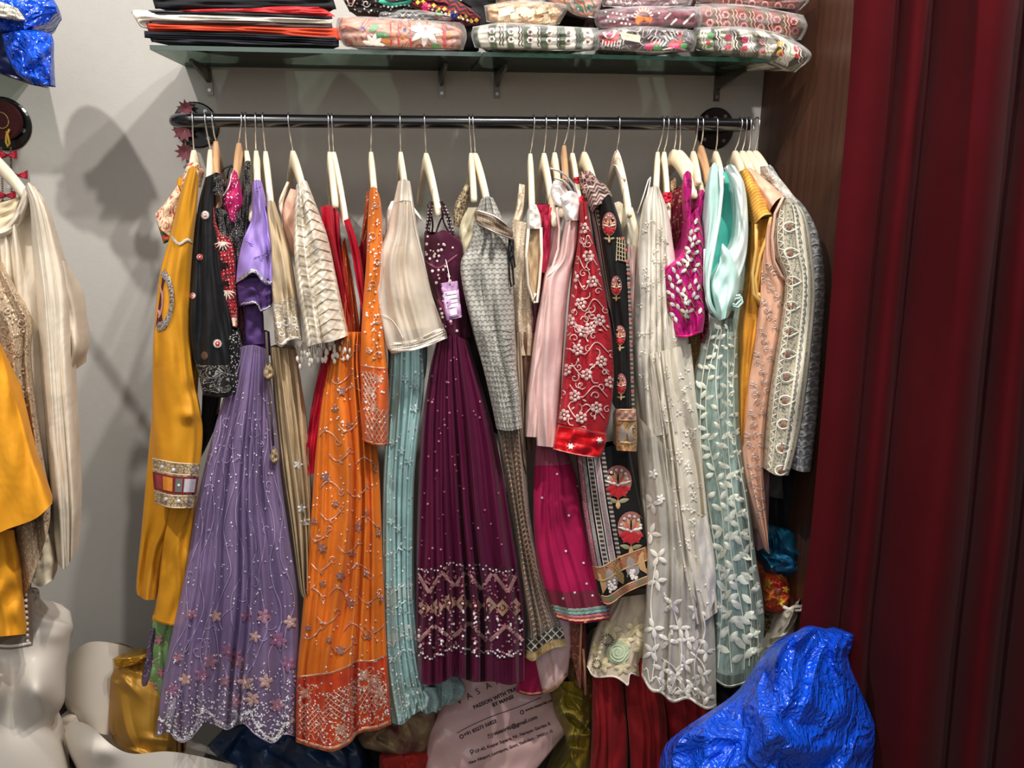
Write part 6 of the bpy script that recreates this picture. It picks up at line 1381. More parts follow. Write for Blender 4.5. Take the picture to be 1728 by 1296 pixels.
# ---- mustard sleeveless ----------------------------------------------------------------------------
mu2 = M('mustard_crepe', '#cf9434', '#a8701c', 'hstripe', 90, rough=.7, wr=.4)
mu3 = M('mustard_plain', '#c98a2a', rough=.7, wr=.7)
g = G('top', 'mustard ribbed sleeveless top with looped armhole binding, right part of rod', 1275, 290, 'top')
Patch('shoulder', M('mustard_rib', '#d99f45', '#b8842c', 'hstripe', 170, rough=.7), [(1250, 291), (1260, 325), (1272, 370), (1274, 378)], [(1262, 286), (1278, 310), (1292, 335), (1303, 362)], [(1256, 284)], [(1289, 364)], Y=(1.46, 1.425), bulge=.025, back=.06, parent=g, seed=3)
b = Patch('body', mu3, [(1268, 375), (1266, 430), (1260, 500), (1252, 560), (1249, 620), (1248, 700), (1252, 750)], [(1300, 366), (1298, 420), (1290, 480), (1286, 540), (1276, 600), (1264, 680), (1254, 752)], None, None, Y=(1.45, 1.435), bulge=.02, back=.08, nf=1.8, amp=.008, amp0=.005, parent=g, seed=100)
for P in ([(1300, 366), (1294, 400), (1283, 430), (1275, 470), (1277, 500), (1288, 515), (1287, 503), (1279, 495)], [(1276, 378), (1276, 420), (1270, 460), (1271, 495), (1283, 515)]):
    tube('armhole_binding', [tuple(at(x, y, 1.415)) for x, y in P], .0032, M('mustard_light', '#d9ae62', rough=.6), g, 7)

# ---- peach kurta ------------------------------------------------------------------------------------
pe = M('peach_satin', '#d9a88c', rough=.5, wr=.6, spec=.35); pt = M('peach_thread', '#c9b4aa', rough=.4, metal=.15)
g = G('kurta', 'peach satin sleeveless kurta with small silver sprigs, tapering to a pointed end', 1300, 300, 'kurta')
Patch('shoulder', pe, [(1256, 290), (1266, 310), (1284, 340), (1296, 360)], [(1268, 284), (1290, 300), (1312, 320), (1323, 330)], [(1262, 283)], [(1309, 340)], Y=(1.47, 1.43), bulge=.025, back=.08, parent=g, seed=4)
Patch('inner_neck', M('rust_lining', '#7c4030'), [(1306, 340), (1304, 360)], [(1323, 330), (1318, 352)], Y=1.435, bulge=.008, back=.03, parent=g)
b = Patch('body', pe, [(1290, 412), (1284, 460), (1280, 520), (1270, 590), (1261, 650), (1254, 720), (1252, 765), (1262, 820), (1276, 870), (1296, 930)], [(1304, 360), (1304, 420), (1318, 455), (1329, 476), (1322, 530), (1310, 600), (1296, 680), (1289, 770), (1292, 850), (1298, 935)], [(1296, 380)], None,
          Y=(1.435, 1.42), bulge=.025, back=.08, nf=2.2, amp=.008, amp0=.004, parent=g, seed=101)
d = Deco(b)
for i in range(40):
    x, y = b.st(.1+.8*((i*.618) % 1), .1+.8*i/40); d.swirl(x, y, 5.5, 1.8, 1.1, i); d.hold = True; d.swirl(x+7, y+3, 4, 1.6, 1, i+2); d.hold = False
d.build('silver_sprig', pt, .003)
tube('armhole_piping', [tuple(at(x, y, 1.405)) for x, y in ((1322, 332), (1308, 360), (1303, 400), (1306, 440), (1318, 465), (1330, 476))], .0028, M('peach_pipe', '#d9ae98'), g, 7)
Patch('side_strip', M('mauve_net', '#8c6460', rough=.7), [(1276, 855), (1278, 930)], [(1300, 760), (1296, 920)], Y=1.45, bulge=.008, back=.04, parent=g)

# ---- ivory jacket + grey quilted -------------------------------------------------------------------------
iv = M('ivory_brocade', '#c6bca4', '#8f8c80', 'scroll', 95, rough=.6, wr=.2, spark=(330, .12, '#efe8d8'))
g = G('jacket', 'grey quilted jacket at the far right end, behind the ivory embroidered one', 1330, 300, 'jacket')
b = Patch('sleeve', M('grey_quilt', '#8c8e90', '#c3c3bf', 'fish', 62, rough=.55), [(1290, 285), (1310, 320), (1340, 400), (1345, 500), (1340, 600), (1336, 700), (1334, 790)], [(1304, 282), (1328, 318), (1362, 355), (1385, 410), (1393, 490), (1386, 600), (1380, 700), (1369, 796)], [(1298, 278)], [(1352, 796)], Y=(1.48, 1.46), bulge=.035, back=.1, nf=2, amp=.006, parent=g, seed=102)
d = Deco(b)
for k in range(22): t = .22+.035*k; d.line([b.st(.2+.8*i/12, t+.006*math.sin(3.14*i/6)) for i in range(13)], 2.2)
d.build('quilt_row', M('quilt_thread', '#bdbdba', rough=.5), .003)
Patch('lace_shoulder', M('lace_grey', '#b9b4a8', '#e6e2da', 'scroll', 120), [(1284, 282), (1300, 312), (1330, 344)], [(1296, 280), (1322, 308), (1348, 342)], Y=1.455, bulge=.02, back=.05, parent=g)
g = G('jacket', 'ivory jacket sleeve embroidered with rows of teardrop motifs, near the right end', 1330, 340, 'jacket')
b = Patch('sleeve', iv, [(1314, 345), (1304, 390), (1306, 430), (1322, 470), (1318, 530), (1306, 610), (1296, 690), (1289, 790)], [(1345, 342), (1362, 370), (1372, 430), (1376, 500), (1370, 580), (1362, 650), (1348, 740), (1331, 802)], [(1330, 334)], [(1310, 802)],
          Y=(1.44, 1.405), bulge=.04, back=.08, nf=1.4, amp=.006, parent=g, seed=103)
tc_ = [(1332, 383), (1334, 427), (1336, 475), (1334, 517), (1331, 560), (1329, 598), (1327, 637), (1325, 676), (1322, 716), (1320, 757), (1318, 794)]
d = Deco(b)
for x, y in tc_: d.line([(x+17, y), (x+4, y-8), (x-8, y-6), (x-10, y+2), (x-3, y+8), (x+6, y+6), (x+17, y)], 2.6, .0015)
d.build('teardrop_motif', M('ivory_thread', '#ebe4d2', rough=.5), .003)
d = Deco(b)
for i, (x, y) in enumerate(tc_): d.leaf(x+6, y, 12, 8, 3.14)
d.build('drop_centre', M('drop_rust', '#9c6a58'), .003)
d = Deco(b)
for s_ in (.14, .3, .62, .78, .92):
    for k in range(3 if s_ > .5 else 1): d.line([b.st(s_+k*.025, .02+.96*i/40) for i in range(41)], 1.6)
d.build('vertical_cord', M('ivory_cord', '#dcd4c0', rough=.5), .003)
d = Deco(b)
for k in range(34):
    t = .03+k*.0285
    d.line([b.st(.14, t), b.st(.3, t+.014), b.st(.14, t+.028)], 1.5, smooth=False)
d.line([b.st(.75+.025*(i % 2), .02+.96*i/60) for i in range(61)], 1.6, smooth=False)
d.build('zigzag_thread', M('ivory_thread'), .003, kind='stuff') if False else d.build('zigzag_thread', MC['ivory_thread'], .003, kind='stuff')
d = Deco(b)
for k in range(60): x, y = b.st(.69, .02+k*.016); d.disc(x, y, 2, .001, 7)
for k in range(60): x, y = b.st(.48+.05*math.sin(k*2.), .02+k*.016); d.disc(x, y, 1.5, .001, 7)
d.build('blue_beads', M('blue_grey_bead', '#6c7a80', rough=.3), .004, kind='stuff')

# ---- dark garment and things seen low between rod garments and curtain ---------------------------------------
g = G('trousers', 'black trousers hanging below the ivory jacket beside the curtain', 1320, 800, 'trousers', Y=1.55)
Patch('leg', M('black_trouser', '#111013', rough=.7), [(1286, 770), (1290, 850), (1296, 930)], [(1372, 770), (1372, 850), (1370, 960)], Y=1.56, bulge=.03, back=.1, nf=2, amp=.01, parent=g)
Patch('grey_flap', M('grey_flap', '#4c4644', rough=.7), [(1292, 790), (1294, 838)], [(1320, 800), (1322, 842)], Y=1.51, bulge=.01, back=.03, parent=g)
# ================================================================== CURTAIN, BAGS, MANNEQUINS, LEFT GROUP
vel = M('velvet', '#470f14', rough=.95, wr=.1, sheen=.2, spec=.03, var=.05, weave=1500)
def cf(S, T):   # heavy rounded folds running down
    ph = S + .010*np.sin(2.6*T) + .006*fn(S*2, T*1.5, 9)*T
    bd = np.array([-.05, .125, .215, .46, .60, .78, 1.1]); A = np.array([.055, .035, .085, .06, .07, .07])
    k = np.clip(np.searchsorted(bd, ph)-1, 0, 5); u = (ph-bd[k])/(bd[k+1]-bd[k])
    f = -A[k]*np.clip(1-(2*u-1)**2, 0, 1)**.8
    f += .008*fn(S*7, T*.8, 5)-.012*np.exp(-((S-.33-.05*T)/.02)**2)*(T < .5)*(1-2*T)
    return f
cur = Patch('velvet_curtain', vel, [(1446, -90), (1432, 150), (1410, 400), (1390, 650), (1368, 900), (1345, 1100), (1325, 1400)], [(2080, -90), (1990, 650), (1900, 1400)], Y=1.36, bulge=0, back=.03, nf=0, seed=200, ns=420, nt=60,
            Yf=lambda S, T: -.42*S+cf(S, T), closed=False)
tag(cur.obj, 'heavy dark red velvet curtain hanging in deep folds at the right', 'curtain')

bluep = poly_mat('blue_polythene', '#0c50d8', .24, .9, 15)
def crum(name, label, cat, L, R, T, B, mat, Y, bulge, back, seed, cr=.02, crn=26, **k):
    p = Patch(name, mat, L, R, T, B, Y=Y, bulge=bulge, back=back, pil=k.pop('pil', True), seed=seed, cr=cr, crn=crn, bp=k.pop('bp', .5), ns=k.pop('ns', 110), nt=k.pop('nt', 90), **k)
    tag(p.obj, label, cat); return p
bb = crum('plastic_sack', 'large crumpled glossy blue plastic sack on the floor before the curtain', 'sack', [(1340, 1068), (1285, 1110), (1240, 1170), (1160, 1225), (1120, 1262), (1105, 1330)], [(1441, 1070), (1432, 1110), (1450, 1160), (1470, 1205), (1478, 1240), (1470, 1330)], [(1364, 1056), (1400, 1062)], [(1290, 1380)],
          bluep, (1.27, 1.17), .12, .05, 300, cr=.028, crn=46, bp=.7, ns=170, nt=150)
Patch('knot_ear', bluep, [(1392, 1064), (1405, 1090), (1428, 1106)], [(1441, 1069), (1440, 1085), (1432, 1106)], Y=1.25, bulge=.02, back=.03, pil=True, cr=.012, seed=4, parent=bb.obj)
# behind: teal bag, red floral cloth, white drawstring bag, leopard cloth
tl = crum('plastic_sack', 'dark teal plastic bag stacked behind the curtain edge', 'sack', [(1278, 880), (1282, 930), (1290, 964)], [(1368, 900), (1366, 950), (1358, 990)], [(1320, 890)], [(1325, 975)], simple('teal_polythene', '#0b4c66', .4, spec=.5, bump=.3, bsc=25), 1.54, .05, .12, 302, cr=.02)
Patch('folded_corner', simple('teal_light', '#1d6a98', .4), [(1310, 935), (1303, 965)], [(1338, 938), (1345, 965)], Y=1.475, bulge=.012, back=.02, pil=True, parent=tl.obj)
rf = crum('floral_cloth', 'red cloth with orange and yellow flowers, stuffed under the teal bag', 'cloth', [(1290, 966), (1287, 1000), (1290, 1030)], [(1328, 974), (1336, 1000), (1333, 1030)], [(1308, 963)], [(1315, 1036)], M('red_floral', '#b81c1c', '#d07a2c', 'noise', 28, rough=.7), 1.52, .04, .1, 303, cr=.012)
D_(rf, lambda d: [d.flower(1296, 985, 9, 5), d.flower(1318, 1016, 9, 5), d.flower(1326, 995, 7, 5)], 'yellow_flower', thr('marigold', '#dca23c'), off=.003)
D_(rf, lambda d: [d.disc(1312, 998, 6)], 'brown_spot', thr('brown', '#7a4030'), off=.003)
wb = crum('drawstring_bag', 'cream cotton drawstring bag wedged between mint gown and blue sack', 'bag', [(1320, 1030), (1302, 1070), (1284, 1110), (1278, 1150)], [(1356, 985), (1354, 1020), (1348, 1060), (1335, 1120)], [(1340, 1020)], [(1310, 1150)], M('cream_canvas', '#cfc6b2', rough=.8, wr=1.), 1.50, .05, .12, 304, cr=.022)
tube('drawcord', [tuple(at(x, y, 1.435)) for x, y in ((1322, 1024), (1335, 1030), (1350, 1030), (1356, 1022), (1340, 1024), (1326, 1032))], .004, M('cord_white2', '#e3dccd'), wb.obj, 8)
lp = crum('leopard_cloth', 'small leopard-print cloth strip left of the cream drawstring bag', 'cloth', [(1287, 1025), (1286, 1060), (1284, 1105)], [(1306, 1028), (1304, 1060), (1294, 1105)], None, None, M('leopard', '#8c7454', '#2a2018', 'cells', 160), 1.54, .02, .06, 305, cr=.004)

# red trousers low centre
g = G('skirt', 'deep red gathered skirt hanging under the cream floral hem', 1065, 1150, 'skirt')
rd = M('deep_red_crepe', '#8c1018', rough=.7, wr=.8)
for (L, R, s_, yy) in (([(1000, 1120), (1000, 1180), (1000, 1240), (996, 1320)], [(1050, 1120), (1054, 1180), (1060, 1250), (1058, 1320)], 1, 1.48), ([(1052, 1110), (1056, 1180), (1062, 1250), (1066, 1320)], [(1110, 1110), (1118, 1170), (1126, 1230), (1128, 1320)], 2, 1.47), ([(1105, 1150), (1120, 1200), (1128, 1240), (1130, 1320)], [(1190, 1150), (1200, 1200), (1200, 1240), (1200, 1320)], 5, 1.50)):
    Patch('gathered_panel', rd, L, R, None, None, Y=yy, bulge=.035, back=.1, nf=3, amp=.012, parent=g, seed=s_+310)

# yellow-green cloth
crum('organza_cloth', 'crumpled olive yellow organza cloth right of the printed bag', 'cloth', [(930, 1150), (935, 1200), (955, 1260), (920, 1330)], [(990, 1150), (1004, 1180), (1000, 1240), (1000, 1330)], None, None, M('olive_organza', '#8f7c24', '#6a5e1c', 'noise', 18, rough=.45, wr=1.4), 1.56, .05, .12, 320, cr=.03, pil=False)
crum('bronze_cloth', 'shiny bronze-brown cloth end above the olive organza', 'cloth', [(955, 1120), (960, 1150), (975, 1172)], [(1004, 1130), (1006, 1160), (995, 1190)], None, None, M('bronze_cloth', '#7c5a28', rough=.4), 1.53, .02, .06, 321, cr=.01)

# printed bag with the shop's address
pb = crum('printed_paper_bag', 'pale pink translucent shop bag printed with address lines', 'bag', [(738, 1140), (742, 1190), (722, 1250), (716, 1340)], [(945, 1130), (934, 1170), (966, 1215), (935, 1262), (870, 1340)], [(840, 1110)], [(800, 1370)],
          simple('pink_bag_film', '#cfa9a6', .4, spec=.45, coat=.2, bump=.15, bsc=18), (1.60, 1.50), .03, .12, 322, cr=.006, crn=14, pil=False)
d = Deco(pb)
for k, ch in enumerate("VASANRITI"): d.text(ch, 773+k*16.2, 1190-k*8.6, 15, -.48)
for (tx, x, y, sz, a, bo) in (("PASSION WITH TRADITION", 800, 1197, 8.8, -.42, .035), ("BY MANSI", 832, 1193, 8.8, -.40, .035),
        ("+91 83273 56823", 784, 1243, 8.4, -.42, .03), ("www.vasanriti.com", 887, 1201, 6.8, -.37, .03), ("vasanriti@gmail.com", 834, 1241, 9.4, -.37, .025),
        ("GF-43, Kasper Square, Nr. Narayan Garden R", 802, 1271, 7.3, -.36, .025), ("New Alkapuri, Laxmipura, Gotri, Vadodara - 390021. G", 792, 1290, 6.7, -.37, .025)):
    d.text(tx, x, y, sz, a, bo)
d.line([(771, 1237), (800, 1222), (835, 1207), (875, 1193), (913, 1177)], 1.1)
d.ring(779, 1243, 3, .7); d.ring(881, 1202, 3, .7); d.ring(796, 1268, 2.6, .7); d.line([(796, 1271), (796, 1275)], 1)
d.line([(823, 1240), (831, 1238), (832, 1244), (824, 1246), (823, 1240), (828, 1243), (831, 1238)], .8, smooth=False)
d.build('printed_text', M('bag_ink', '#2c2026', wr=0, sheen=0), .0012, kind='stuff')

# beige bag with maroon filling, red cloth
crum('clear_bag', 'beige see-through bag with maroon cloth inside, under the orange gown', 'bag', [(612, 1215), (604, 1245), (612, 1262)], [(738, 1180), (734, 1230), (722, 1276)], [(670, 1185)], [(670, 1274)], M('beige_bag', '#a8906c', '#5c2a2c', 'noise', 14, rough=.4, wr=.8), 1.58, .05, .12, 324, cr=.02)
crum('red_cloth', 'folded scarlet cloth lying under the beige bag', 'cloth', [(640, 1275), (640, 1330)], [(730, 1270), (745, 1330)], [(690, 1266)], None, M('scarlet_cloth2', '#a8241c', rough=.7), 1.55, .03, .1, 325, cr=.01)
crum('navy_sack', 'dark navy plastic sack on the floor under the gowns', 'sack', [(375, 1235), (340, 1270), (300, 1340)], [(560, 1225), (612, 1255), (640, 1340)], [(460, 1215)], [(480, 1370)], simple('navy_polythene', '#0c2748', .4, spec=.5, bump=.35, bsc=25), 1.60, .08, .15, 326, cr=.03, crn=30)
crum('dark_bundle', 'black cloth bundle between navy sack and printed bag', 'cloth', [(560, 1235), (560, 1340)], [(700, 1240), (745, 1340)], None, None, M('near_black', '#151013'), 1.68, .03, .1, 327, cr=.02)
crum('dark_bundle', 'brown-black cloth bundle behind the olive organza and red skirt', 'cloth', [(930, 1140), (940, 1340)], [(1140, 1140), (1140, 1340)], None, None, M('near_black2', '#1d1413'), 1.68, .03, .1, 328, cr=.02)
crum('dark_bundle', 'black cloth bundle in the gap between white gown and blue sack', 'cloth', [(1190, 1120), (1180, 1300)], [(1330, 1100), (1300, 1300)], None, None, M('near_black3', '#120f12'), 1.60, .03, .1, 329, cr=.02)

# gold foil bag
gb = crum('foil_bag', 'matte gold foil bag standing beside the white mannequins', 'bag', [(188, 1112), (184, 1150), (184, 1225), (200, 1262), (240, 1285)], [(262, 1104), (300, 1160), (312, 1230), (314, 1262), (300, 1288)], [(206, 1114), (235, 1106)], [(270, 1290)],
          simple('gold_foil', '#b98a34', .45, metal=.25, bump=.35, bsc=18), (1.56, 1.50), .07, .06, 330, cr=.012, crn=16)
D_(gb, lambda d: [d.line([(306, 1252), (308, 1252), (308, 1268)], 4, smooth=False), d.line([(299, 1250), (299, 1272)], 1.5)], 'black_print', blk_t, off=.003)
Patch('rolled_rim', simple('gold_bright', '#d9a83c', .25, metal=.8, bump=.3, bsc=25), [(190, 1112), (192, 1130)], [(262, 1100), (256, 1116)], [(215, 1108), (240, 1104)], [(220, 1124)], Y=1.50, bulge=.015, back=.03, cr=.006, pil=True, parent=gb.obj, seed=5)

# mannequins -------------------------------------------------------------
mq = simple('mannequin_white', '#e6ddd0', .4, spec=.35, coat=.1)
g = thing('mannequin', 'white headless female mannequin torso at the lower left corner', 'mannequin', tuple(at(30, 1290, 1.42)))
b = Patch('torso', mq, [(18, 1008), (15, 1032), (-30, 1050), (-62, 1075), (-70, 1110), (-52, 1180), (-42, 1225), (-60, 1265), (-90, 1360)], [(65, 1004), (68, 1030), (98, 1044), (123, 1056), (119, 1085), (110, 1140), (108, 1185), (86, 1225), (104, 1258), (128, 1360)], [(42, 998)], None,
          Y=(1.49, 1.44), bulge=.085, back=.12, seed=7, parent=g, bp=.5, wav=0, bumps=[(62, 1164, 32, 38, .065), (-18, 1164, 32, 38, .065), (22, 1170, 10, 40, -.012), (95, 1074, 22, 12, .006), (40, 1058, 30, 8, -.008), (30, 1260, 60, 60, .01)], ns=90, nt=120)
Patch('neck_cap', simple('neck_cap', '#e4dccf', .3), [(38, 1003), (38, 1014)], [(66, 1000), (65, 1012)], [(52, 994)], [(52, 1024)], Y=1.435, bulge=.006, back=.02, pil=True, parent=g)
g = thing('mannequin', 'white mannequin hip lying on its side behind the gold foil bag', 'mannequin', tuple(at(165, 1230, 1.6)))
Patch('hip', mq, [(112, 1108), (108, 1150), (110, 1190), (128, 1220)], [(232, 1098), (236, 1130), (226, 1180), (205, 1240)], [(150, 1084), (195, 1086)], [(170, 1238)], Y=(1.62, 1.60), bulge=.09, back=.14, seed=8, parent=g, bp=.5, wav=0, ns=60, nt=60)
Patch('cut_face', M('dark_cut', '#2a2620'), [(128, 1222), (140, 1236)], [(205, 1226), (205, 1240)], None, None, Y=1.55, bulge=.004, back=.02, parent=g)
g = thing('mannequin', 'white mannequin leg lying across the floor below the gold bag', 'mannequin', tuple(at(220, 1280, 1.5)))
Patch('leg', mq, [(108, 1240), (112, 1262), (130, 1300), (150, 1350)], [(400, 1292), (402, 1310), (400, 1350)], [(118, 1218), (150, 1224), (190, 1258), (225, 1272), (280, 1268), (330, 1275)], [(260, 1370)], Y=1.47, bulge=.07, back=.1, seed=9, parent=g, bp=.5, wav=0, ns=70, nt=40, bumps=[(165, 1270, 30, 20, .02)])
Patch('joint_piece', simple('mannequin_shade', '#c2b5a4', .45), [(96, 1215), (92, 1235), (100, 1246)], [(140, 1205), (144, 1222), (136, 1235)], [(115, 1204)], [(118, 1246)], Y=1.56, bulge=.03, back=.06, pil=True, parent=g)
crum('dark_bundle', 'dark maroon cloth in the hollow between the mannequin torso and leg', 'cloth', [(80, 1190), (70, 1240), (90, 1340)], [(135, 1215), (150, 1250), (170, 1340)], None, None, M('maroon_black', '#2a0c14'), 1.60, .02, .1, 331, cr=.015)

# ================================================================== LEFT GROUP
# ornaments on the flanges
orr = thing('ornament', 'dark red embroidered round hanging ornament with bow tassels on the left flange', 'ornament', tuple(at(8, 235, YW-.03)))
o_ = disc_y('red_disc', tuple(at(4, 203, YW-.012)), .040, .01, M('ornament_red', '#4a0f14', rough=.6), orr)
c0 = at(2, 203, YW-.024)
tube('gold_ring', [(c0.x+.014*math.cos(a), c0.y, c0.z+.016*math.sin(a)) for a in [k*.35 for k in range(19)]], .0012, gold_t, orr, 6)
tube('yellow_loop', [tuple(at(x, y, YW-.03)) for x, y in ((11, 222), (14, 232), (16, 242), (13, 248), (10, 240), (11, 228), (16, 218))], .0022, yel_t, orr, 6)
for (x0, y0, y1) in ((2, 250, 345), (18, 250, 330)):
    V = []; Fc = []
    for k in range(int((y1-y0)/4)):
        v, f = bead_geo(at(x0+k*.12, y0+k*4, YW-.03), .0024); b0 = len(V); V += v; Fc += [tuple(b0+i for i in q) for q in f]
    mesh('bead_string', V, Fc, M('bead_brown', '#7a5a4a', rough=.4), orr, kind='stuff')
bow = M('bow_red', '#a8162c', rough=.6, wr=.6)
for (x, y) in ((12, 262), (30, 296), (10, 330)):
    for s_ in (-1, 1):
        Patch('bow_loop', bow, [(x, y-2), (x, y+2)], [(x+s_*17, y-9), (x+s_*17, y+7)], None, None, Y=YW-.035, bulge=.012, back=.012, parent=orr, ns=10, nt=6, cr=.003)
orr = thing('ornament', 'dusty pink paper flower ornament hanging on the rod end flange', 'ornament', tuple(at(316, 270, YW-.02)))
pkf = M('dusty_pink', '#7c444c', rough=.7)
for (x, y, r) in ((315, 183, 13), (311, 222, 17), (313, 257, 15)):
    c = at(x, y, YW-.02); V = []; Fc = []; rm = r*.0014
    for k in range(9):
        a = k*.698+.2; b0 = len(V); e = (math.cos(a), math.sin(a)); n_ = (-e[1], e[0])
        for (q, w_, dy) in ((0, .0, 0), (.5, .22, -.006), (1, 0, -.012), (.5, -.22, -.006)): V.append((c.x+rm*(q*e[0]+w_*n_[0]), c.y+dy, c.z+rm*(q*e[1]+w_*n_[1])))
        for (q, w_, dy) in ((0, .0, .002), (.5, .22, -.004), (1, 0, -.010), (.5, -.22, -.004)): V.append((c.x+rm*(q*e[0]+w_*n_[0]), c.y+dy, c.z+rm*(q*e[1]+w_*n_[1])))
        Fc += [(b0, b0+1, b0+2, b0+3), (b0+7, b0+6, b0+5, b0+4)]+[(b0+i, b0+4+i, b0+4+(i+1) % 4, b0+(i+1) % 4) for i in range(4)]
    mesh('paper_flower', V, Fc, pkf, orr, smooth=False)
tube('bead_string', [tuple(at(x, y, YW-.02)) for x, y in ((312, 190), (312, 230), (315, 262), (316, 272))], .0018, M('bead_brown2', '#8c6a60'), orr, 6)

# blue bag top-left with its white-patterned bundle
b = crum('plastic_bag', 'bright blue plastic bag poking off the upper left shelf', 'bag', [(-60, -60), (-50, 20), (-20, 80), (20, 120), (50, 138)], [(60, -60), (85, 0), (99, 15), (90, 36), (62, 46)], None, None, bluep, 1.56, .03, .1, 340, cr=.02) if False else None
b1 = Patch('plastic_bag', bluep, [(-60, -40), (-50, 20), (-10, 52), (2, 54), (30, 58)], [(70, -30), (99, 14), (92, 28), (80, 40), (60, 46)], [(10, -45)], [(45, 54)], Y=1.60, bulge=.03, back=.1, seed=341, cr=.014, crn=20, pil=True)
tag(b1.obj, 'bright blue plastic bag poking off the shelf at the upper left corner', 'bag')
Patch('hanging_flap', bluep, [(2, 58), (8, 85), (18, 110), (32, 128), (54, 141)], [(60, 50), (88, 60), (89, 90), (88, 120), (87, 144)], [(30, 52)], [(70, 144)], Y=1.585, bulge=.03, back=.05, seed=342, cr=.02, crn=18, parent=b1.obj)
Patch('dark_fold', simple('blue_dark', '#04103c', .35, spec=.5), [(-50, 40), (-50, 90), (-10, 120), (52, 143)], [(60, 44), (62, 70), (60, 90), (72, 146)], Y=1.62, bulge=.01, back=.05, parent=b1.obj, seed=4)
pp = Patch('patterned_cloth', M('white_paisley', '#ded6c6', '#5c6a60', 'scroll', 110), [(-30, 0), (-30, 22)], [(30, 14), (45, 36)], [(0, 2)], [(10, 32)], Y=1.545, bulge=.012, back=.03, seed=5, pil=True)
tag(pp.obj, 'white cloth with small green pattern on top of the blue bag', 'cloth')
gs_ = thing('glass_shelf', 'glass shelf end at the upper left, under the blue bag', 'shelf', (at(-60, 80, YW).x, YW, SZ-.008))
xL = at(40, 60, YS).x
box('glass_pane', (xL-.5, (YS+YW)/2+.03, SZ-.004), (.86, YW-YS-.07, .008), glass, gs_)

# hanger and ivory dress
make_hanger(-55, -50, 228, 44, 322, 0, 0, 'holding the ivory dress at the left picture edge', yf=1.44, yr=1.62)
ivs = M('ivory_silk', '#ddd0bc', rough=.55, wr=.8, spec=.35); ivd = M('ivory_inside', '#cdbb9c', rough=.7)
g = G('dress', 'long-sleeved plain ivory silk dress at the left edge of the picture', 50, 320, 'dress', Y=1.42)
Patch('back_neck', ivd, [(-40, 348), (-40, 400)], [(34, 332), (28, 370)], [(0, 342)], [(0, 388)], Y=1.46, bulge=.01, back=.05, parent=g)
Patch('body', ivs, [(-60, 405), (-60, 600), (-60, 800), (-50, 970)], [(50, 340), (66, 430), (74, 520), (80, 640), (90, 800), (92, 960)], [(-20, 402), (20, 372), (36, 350)], None, Y=(1.43, 1.40), bulge=.03, back=.15, nf=4, amp=.012, amp0=.008, parent=g, seed=351)
b = Patch('neck_binding', ivs, [(-40, 398), (0, 386), (18, 372), (32, 345), (40, 318)], [(-40, 412), (6, 400), (28, 388), (44, 358), (56, 322)], Y=1.405, bulge=.012, back=.03, parent=g, cr=.004, crn=20, nf=0)
Patch('sleeve', ivs, [(42, 318), (50, 350), (55, 430), (62, 520), (70, 640), (80, 780), (90, 900), (96, 950)], [(56, 314), (78, 348), (98, 410), (112, 470), (119, 540), (123, 640), (130, 760), (132, 850), (125, 935)], [(48, 308)], [(110, 960)], Y=(1.41, 1.38), bulge=.045, back=.06, nf=2.2, amp=.012, amp0=.005, parent=g, seed=352)
Patch('sleeve_back', ivs, [(80, 440), (90, 500), (100, 560), (108, 600), (116, 628)], [(110, 440), (124, 490), (133, 550), (136, 590), (118, 630)], Y=1.42, bulge=.03, back=.08, nf=1.5, amp=.008, parent=g, seed=353)
Patch('cuff_bow', M('ivory_cuff', '#d3c6ac', rough=.6, wr=1.), [(46, 905), (44, 940), (42, 970)], [(82, 900), (92, 940), (90, 978)], None, [(66, 990)], Y=1.37, bulge=.03, back=.06, nf=1.5, amp=.008, parent=g, seed=355, cr=.008)
d = Deco(b)
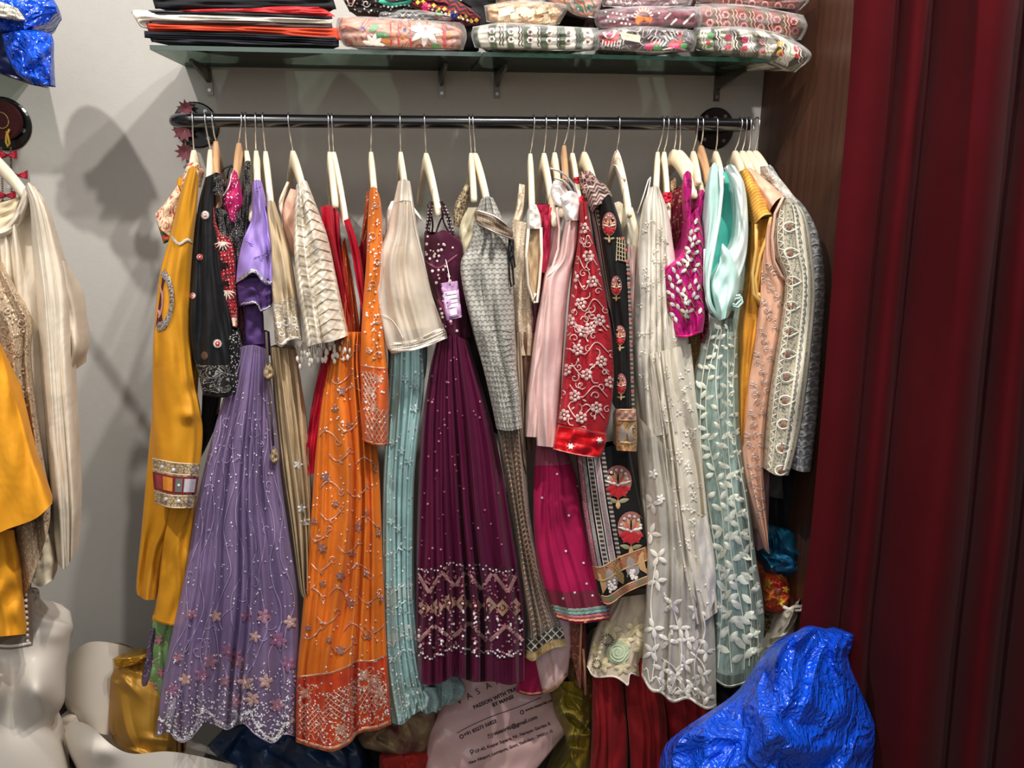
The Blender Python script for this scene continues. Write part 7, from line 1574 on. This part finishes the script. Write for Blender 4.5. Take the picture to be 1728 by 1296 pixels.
# beige sequinned dress
seqb = M('beige_sequin', '#a88e72', '#d6c4a6', 'scroll', 90, rough=.5, spark=(210, .35, '#f0e6d4'), wr=.5)
g = G('dress', 'beige sequin-encrusted net dress in front of the ivory one', 20, 440, 'dress', Y=1.36)
b = Patch('body', seqb, [(-60, 430), (-60, 700), (-60, 960), (-60, 1080)], [(2, 442), (25, 485), (52, 538), (50, 600), (58, 680), (72, 770), (86, 845)], [(-20, 436)], [(10, 1060), (45, 1000), (80, 900)], Y=(1.39, 1.35), bulge=.04, back=.1, nf=3, amp=.01, amp0=.006, parent=g, seed=361)
d = Deco(b)
for i in range(260): x, y = rr.uniform(0, 86), rr.uniform(446, 900); d.disc(x, y, rr.uniform(1.6, 3), .002, 7)
d.build('bead_sequins', simple('seq_bead', '#cdb89c', .25, metal=.4, spec=.8), .004, kind='stuff')
d = Deco(b)
for i in range(46): x, y = rr.uniform(4, 80), rr.uniform(446, 880); d.swirl(x, y, rr.uniform(6, 11), 2, 1.2, i)
d.build('twisted_cord', M('seq_cord', '#bda58a', rough=.5), .003)
b = Patch('net_border', M('taupe_net', '#7a6450', rough=.8, alpha=.85), [(8, 850), (20, 960), (-10, 1095)], [(32, 880), (45, 980), (55, 1090)], None, [(20, 1096)], Y=1.33, bulge=.01, back=.04, parent=g, seed=362)
d = Deco(b)
for i in range(22): x, y = b.st(.88, i/22); d.disc(x, y, 3, .002)
for i in range(16): x, y = b.st(i/16, .975); d.disc(x, y, 2.6, .002)
d.build('pearl_edging', pearl, .004, kind='stuff')
# yellow
yl = M('marigold_cotton', '#e0981a', rough=.7, wr=.7)
g = G('kurta', 'marigold yellow cotton kurta at the lower left edge', 20, 600, 'kurta', Y=1.28)
b = Patch('side_panel', yl, [(-60, 560), (-60, 700), (-60, 900)], [(0, 580), (18, 640), (38, 710), (55, 770), (72, 810), (88, 850)], None, [(-20, 905), (15, 892), (60, 875)], Y=(1.30, 1.26), bulge=.03, back=.08, nf=1.5, amp=.008, parent=g, seed=371)
Patch('lower_panel', yl, [(-60, 890), (-60, 1000), (-60, 1078)], [(24, 895), (32, 960), (38, 1020), (44, 1070)], None, [(-10, 1075)], Y=1.29, bulge=.02, back=.06, nf=1.2, amp=.006, parent=g, seed=372)
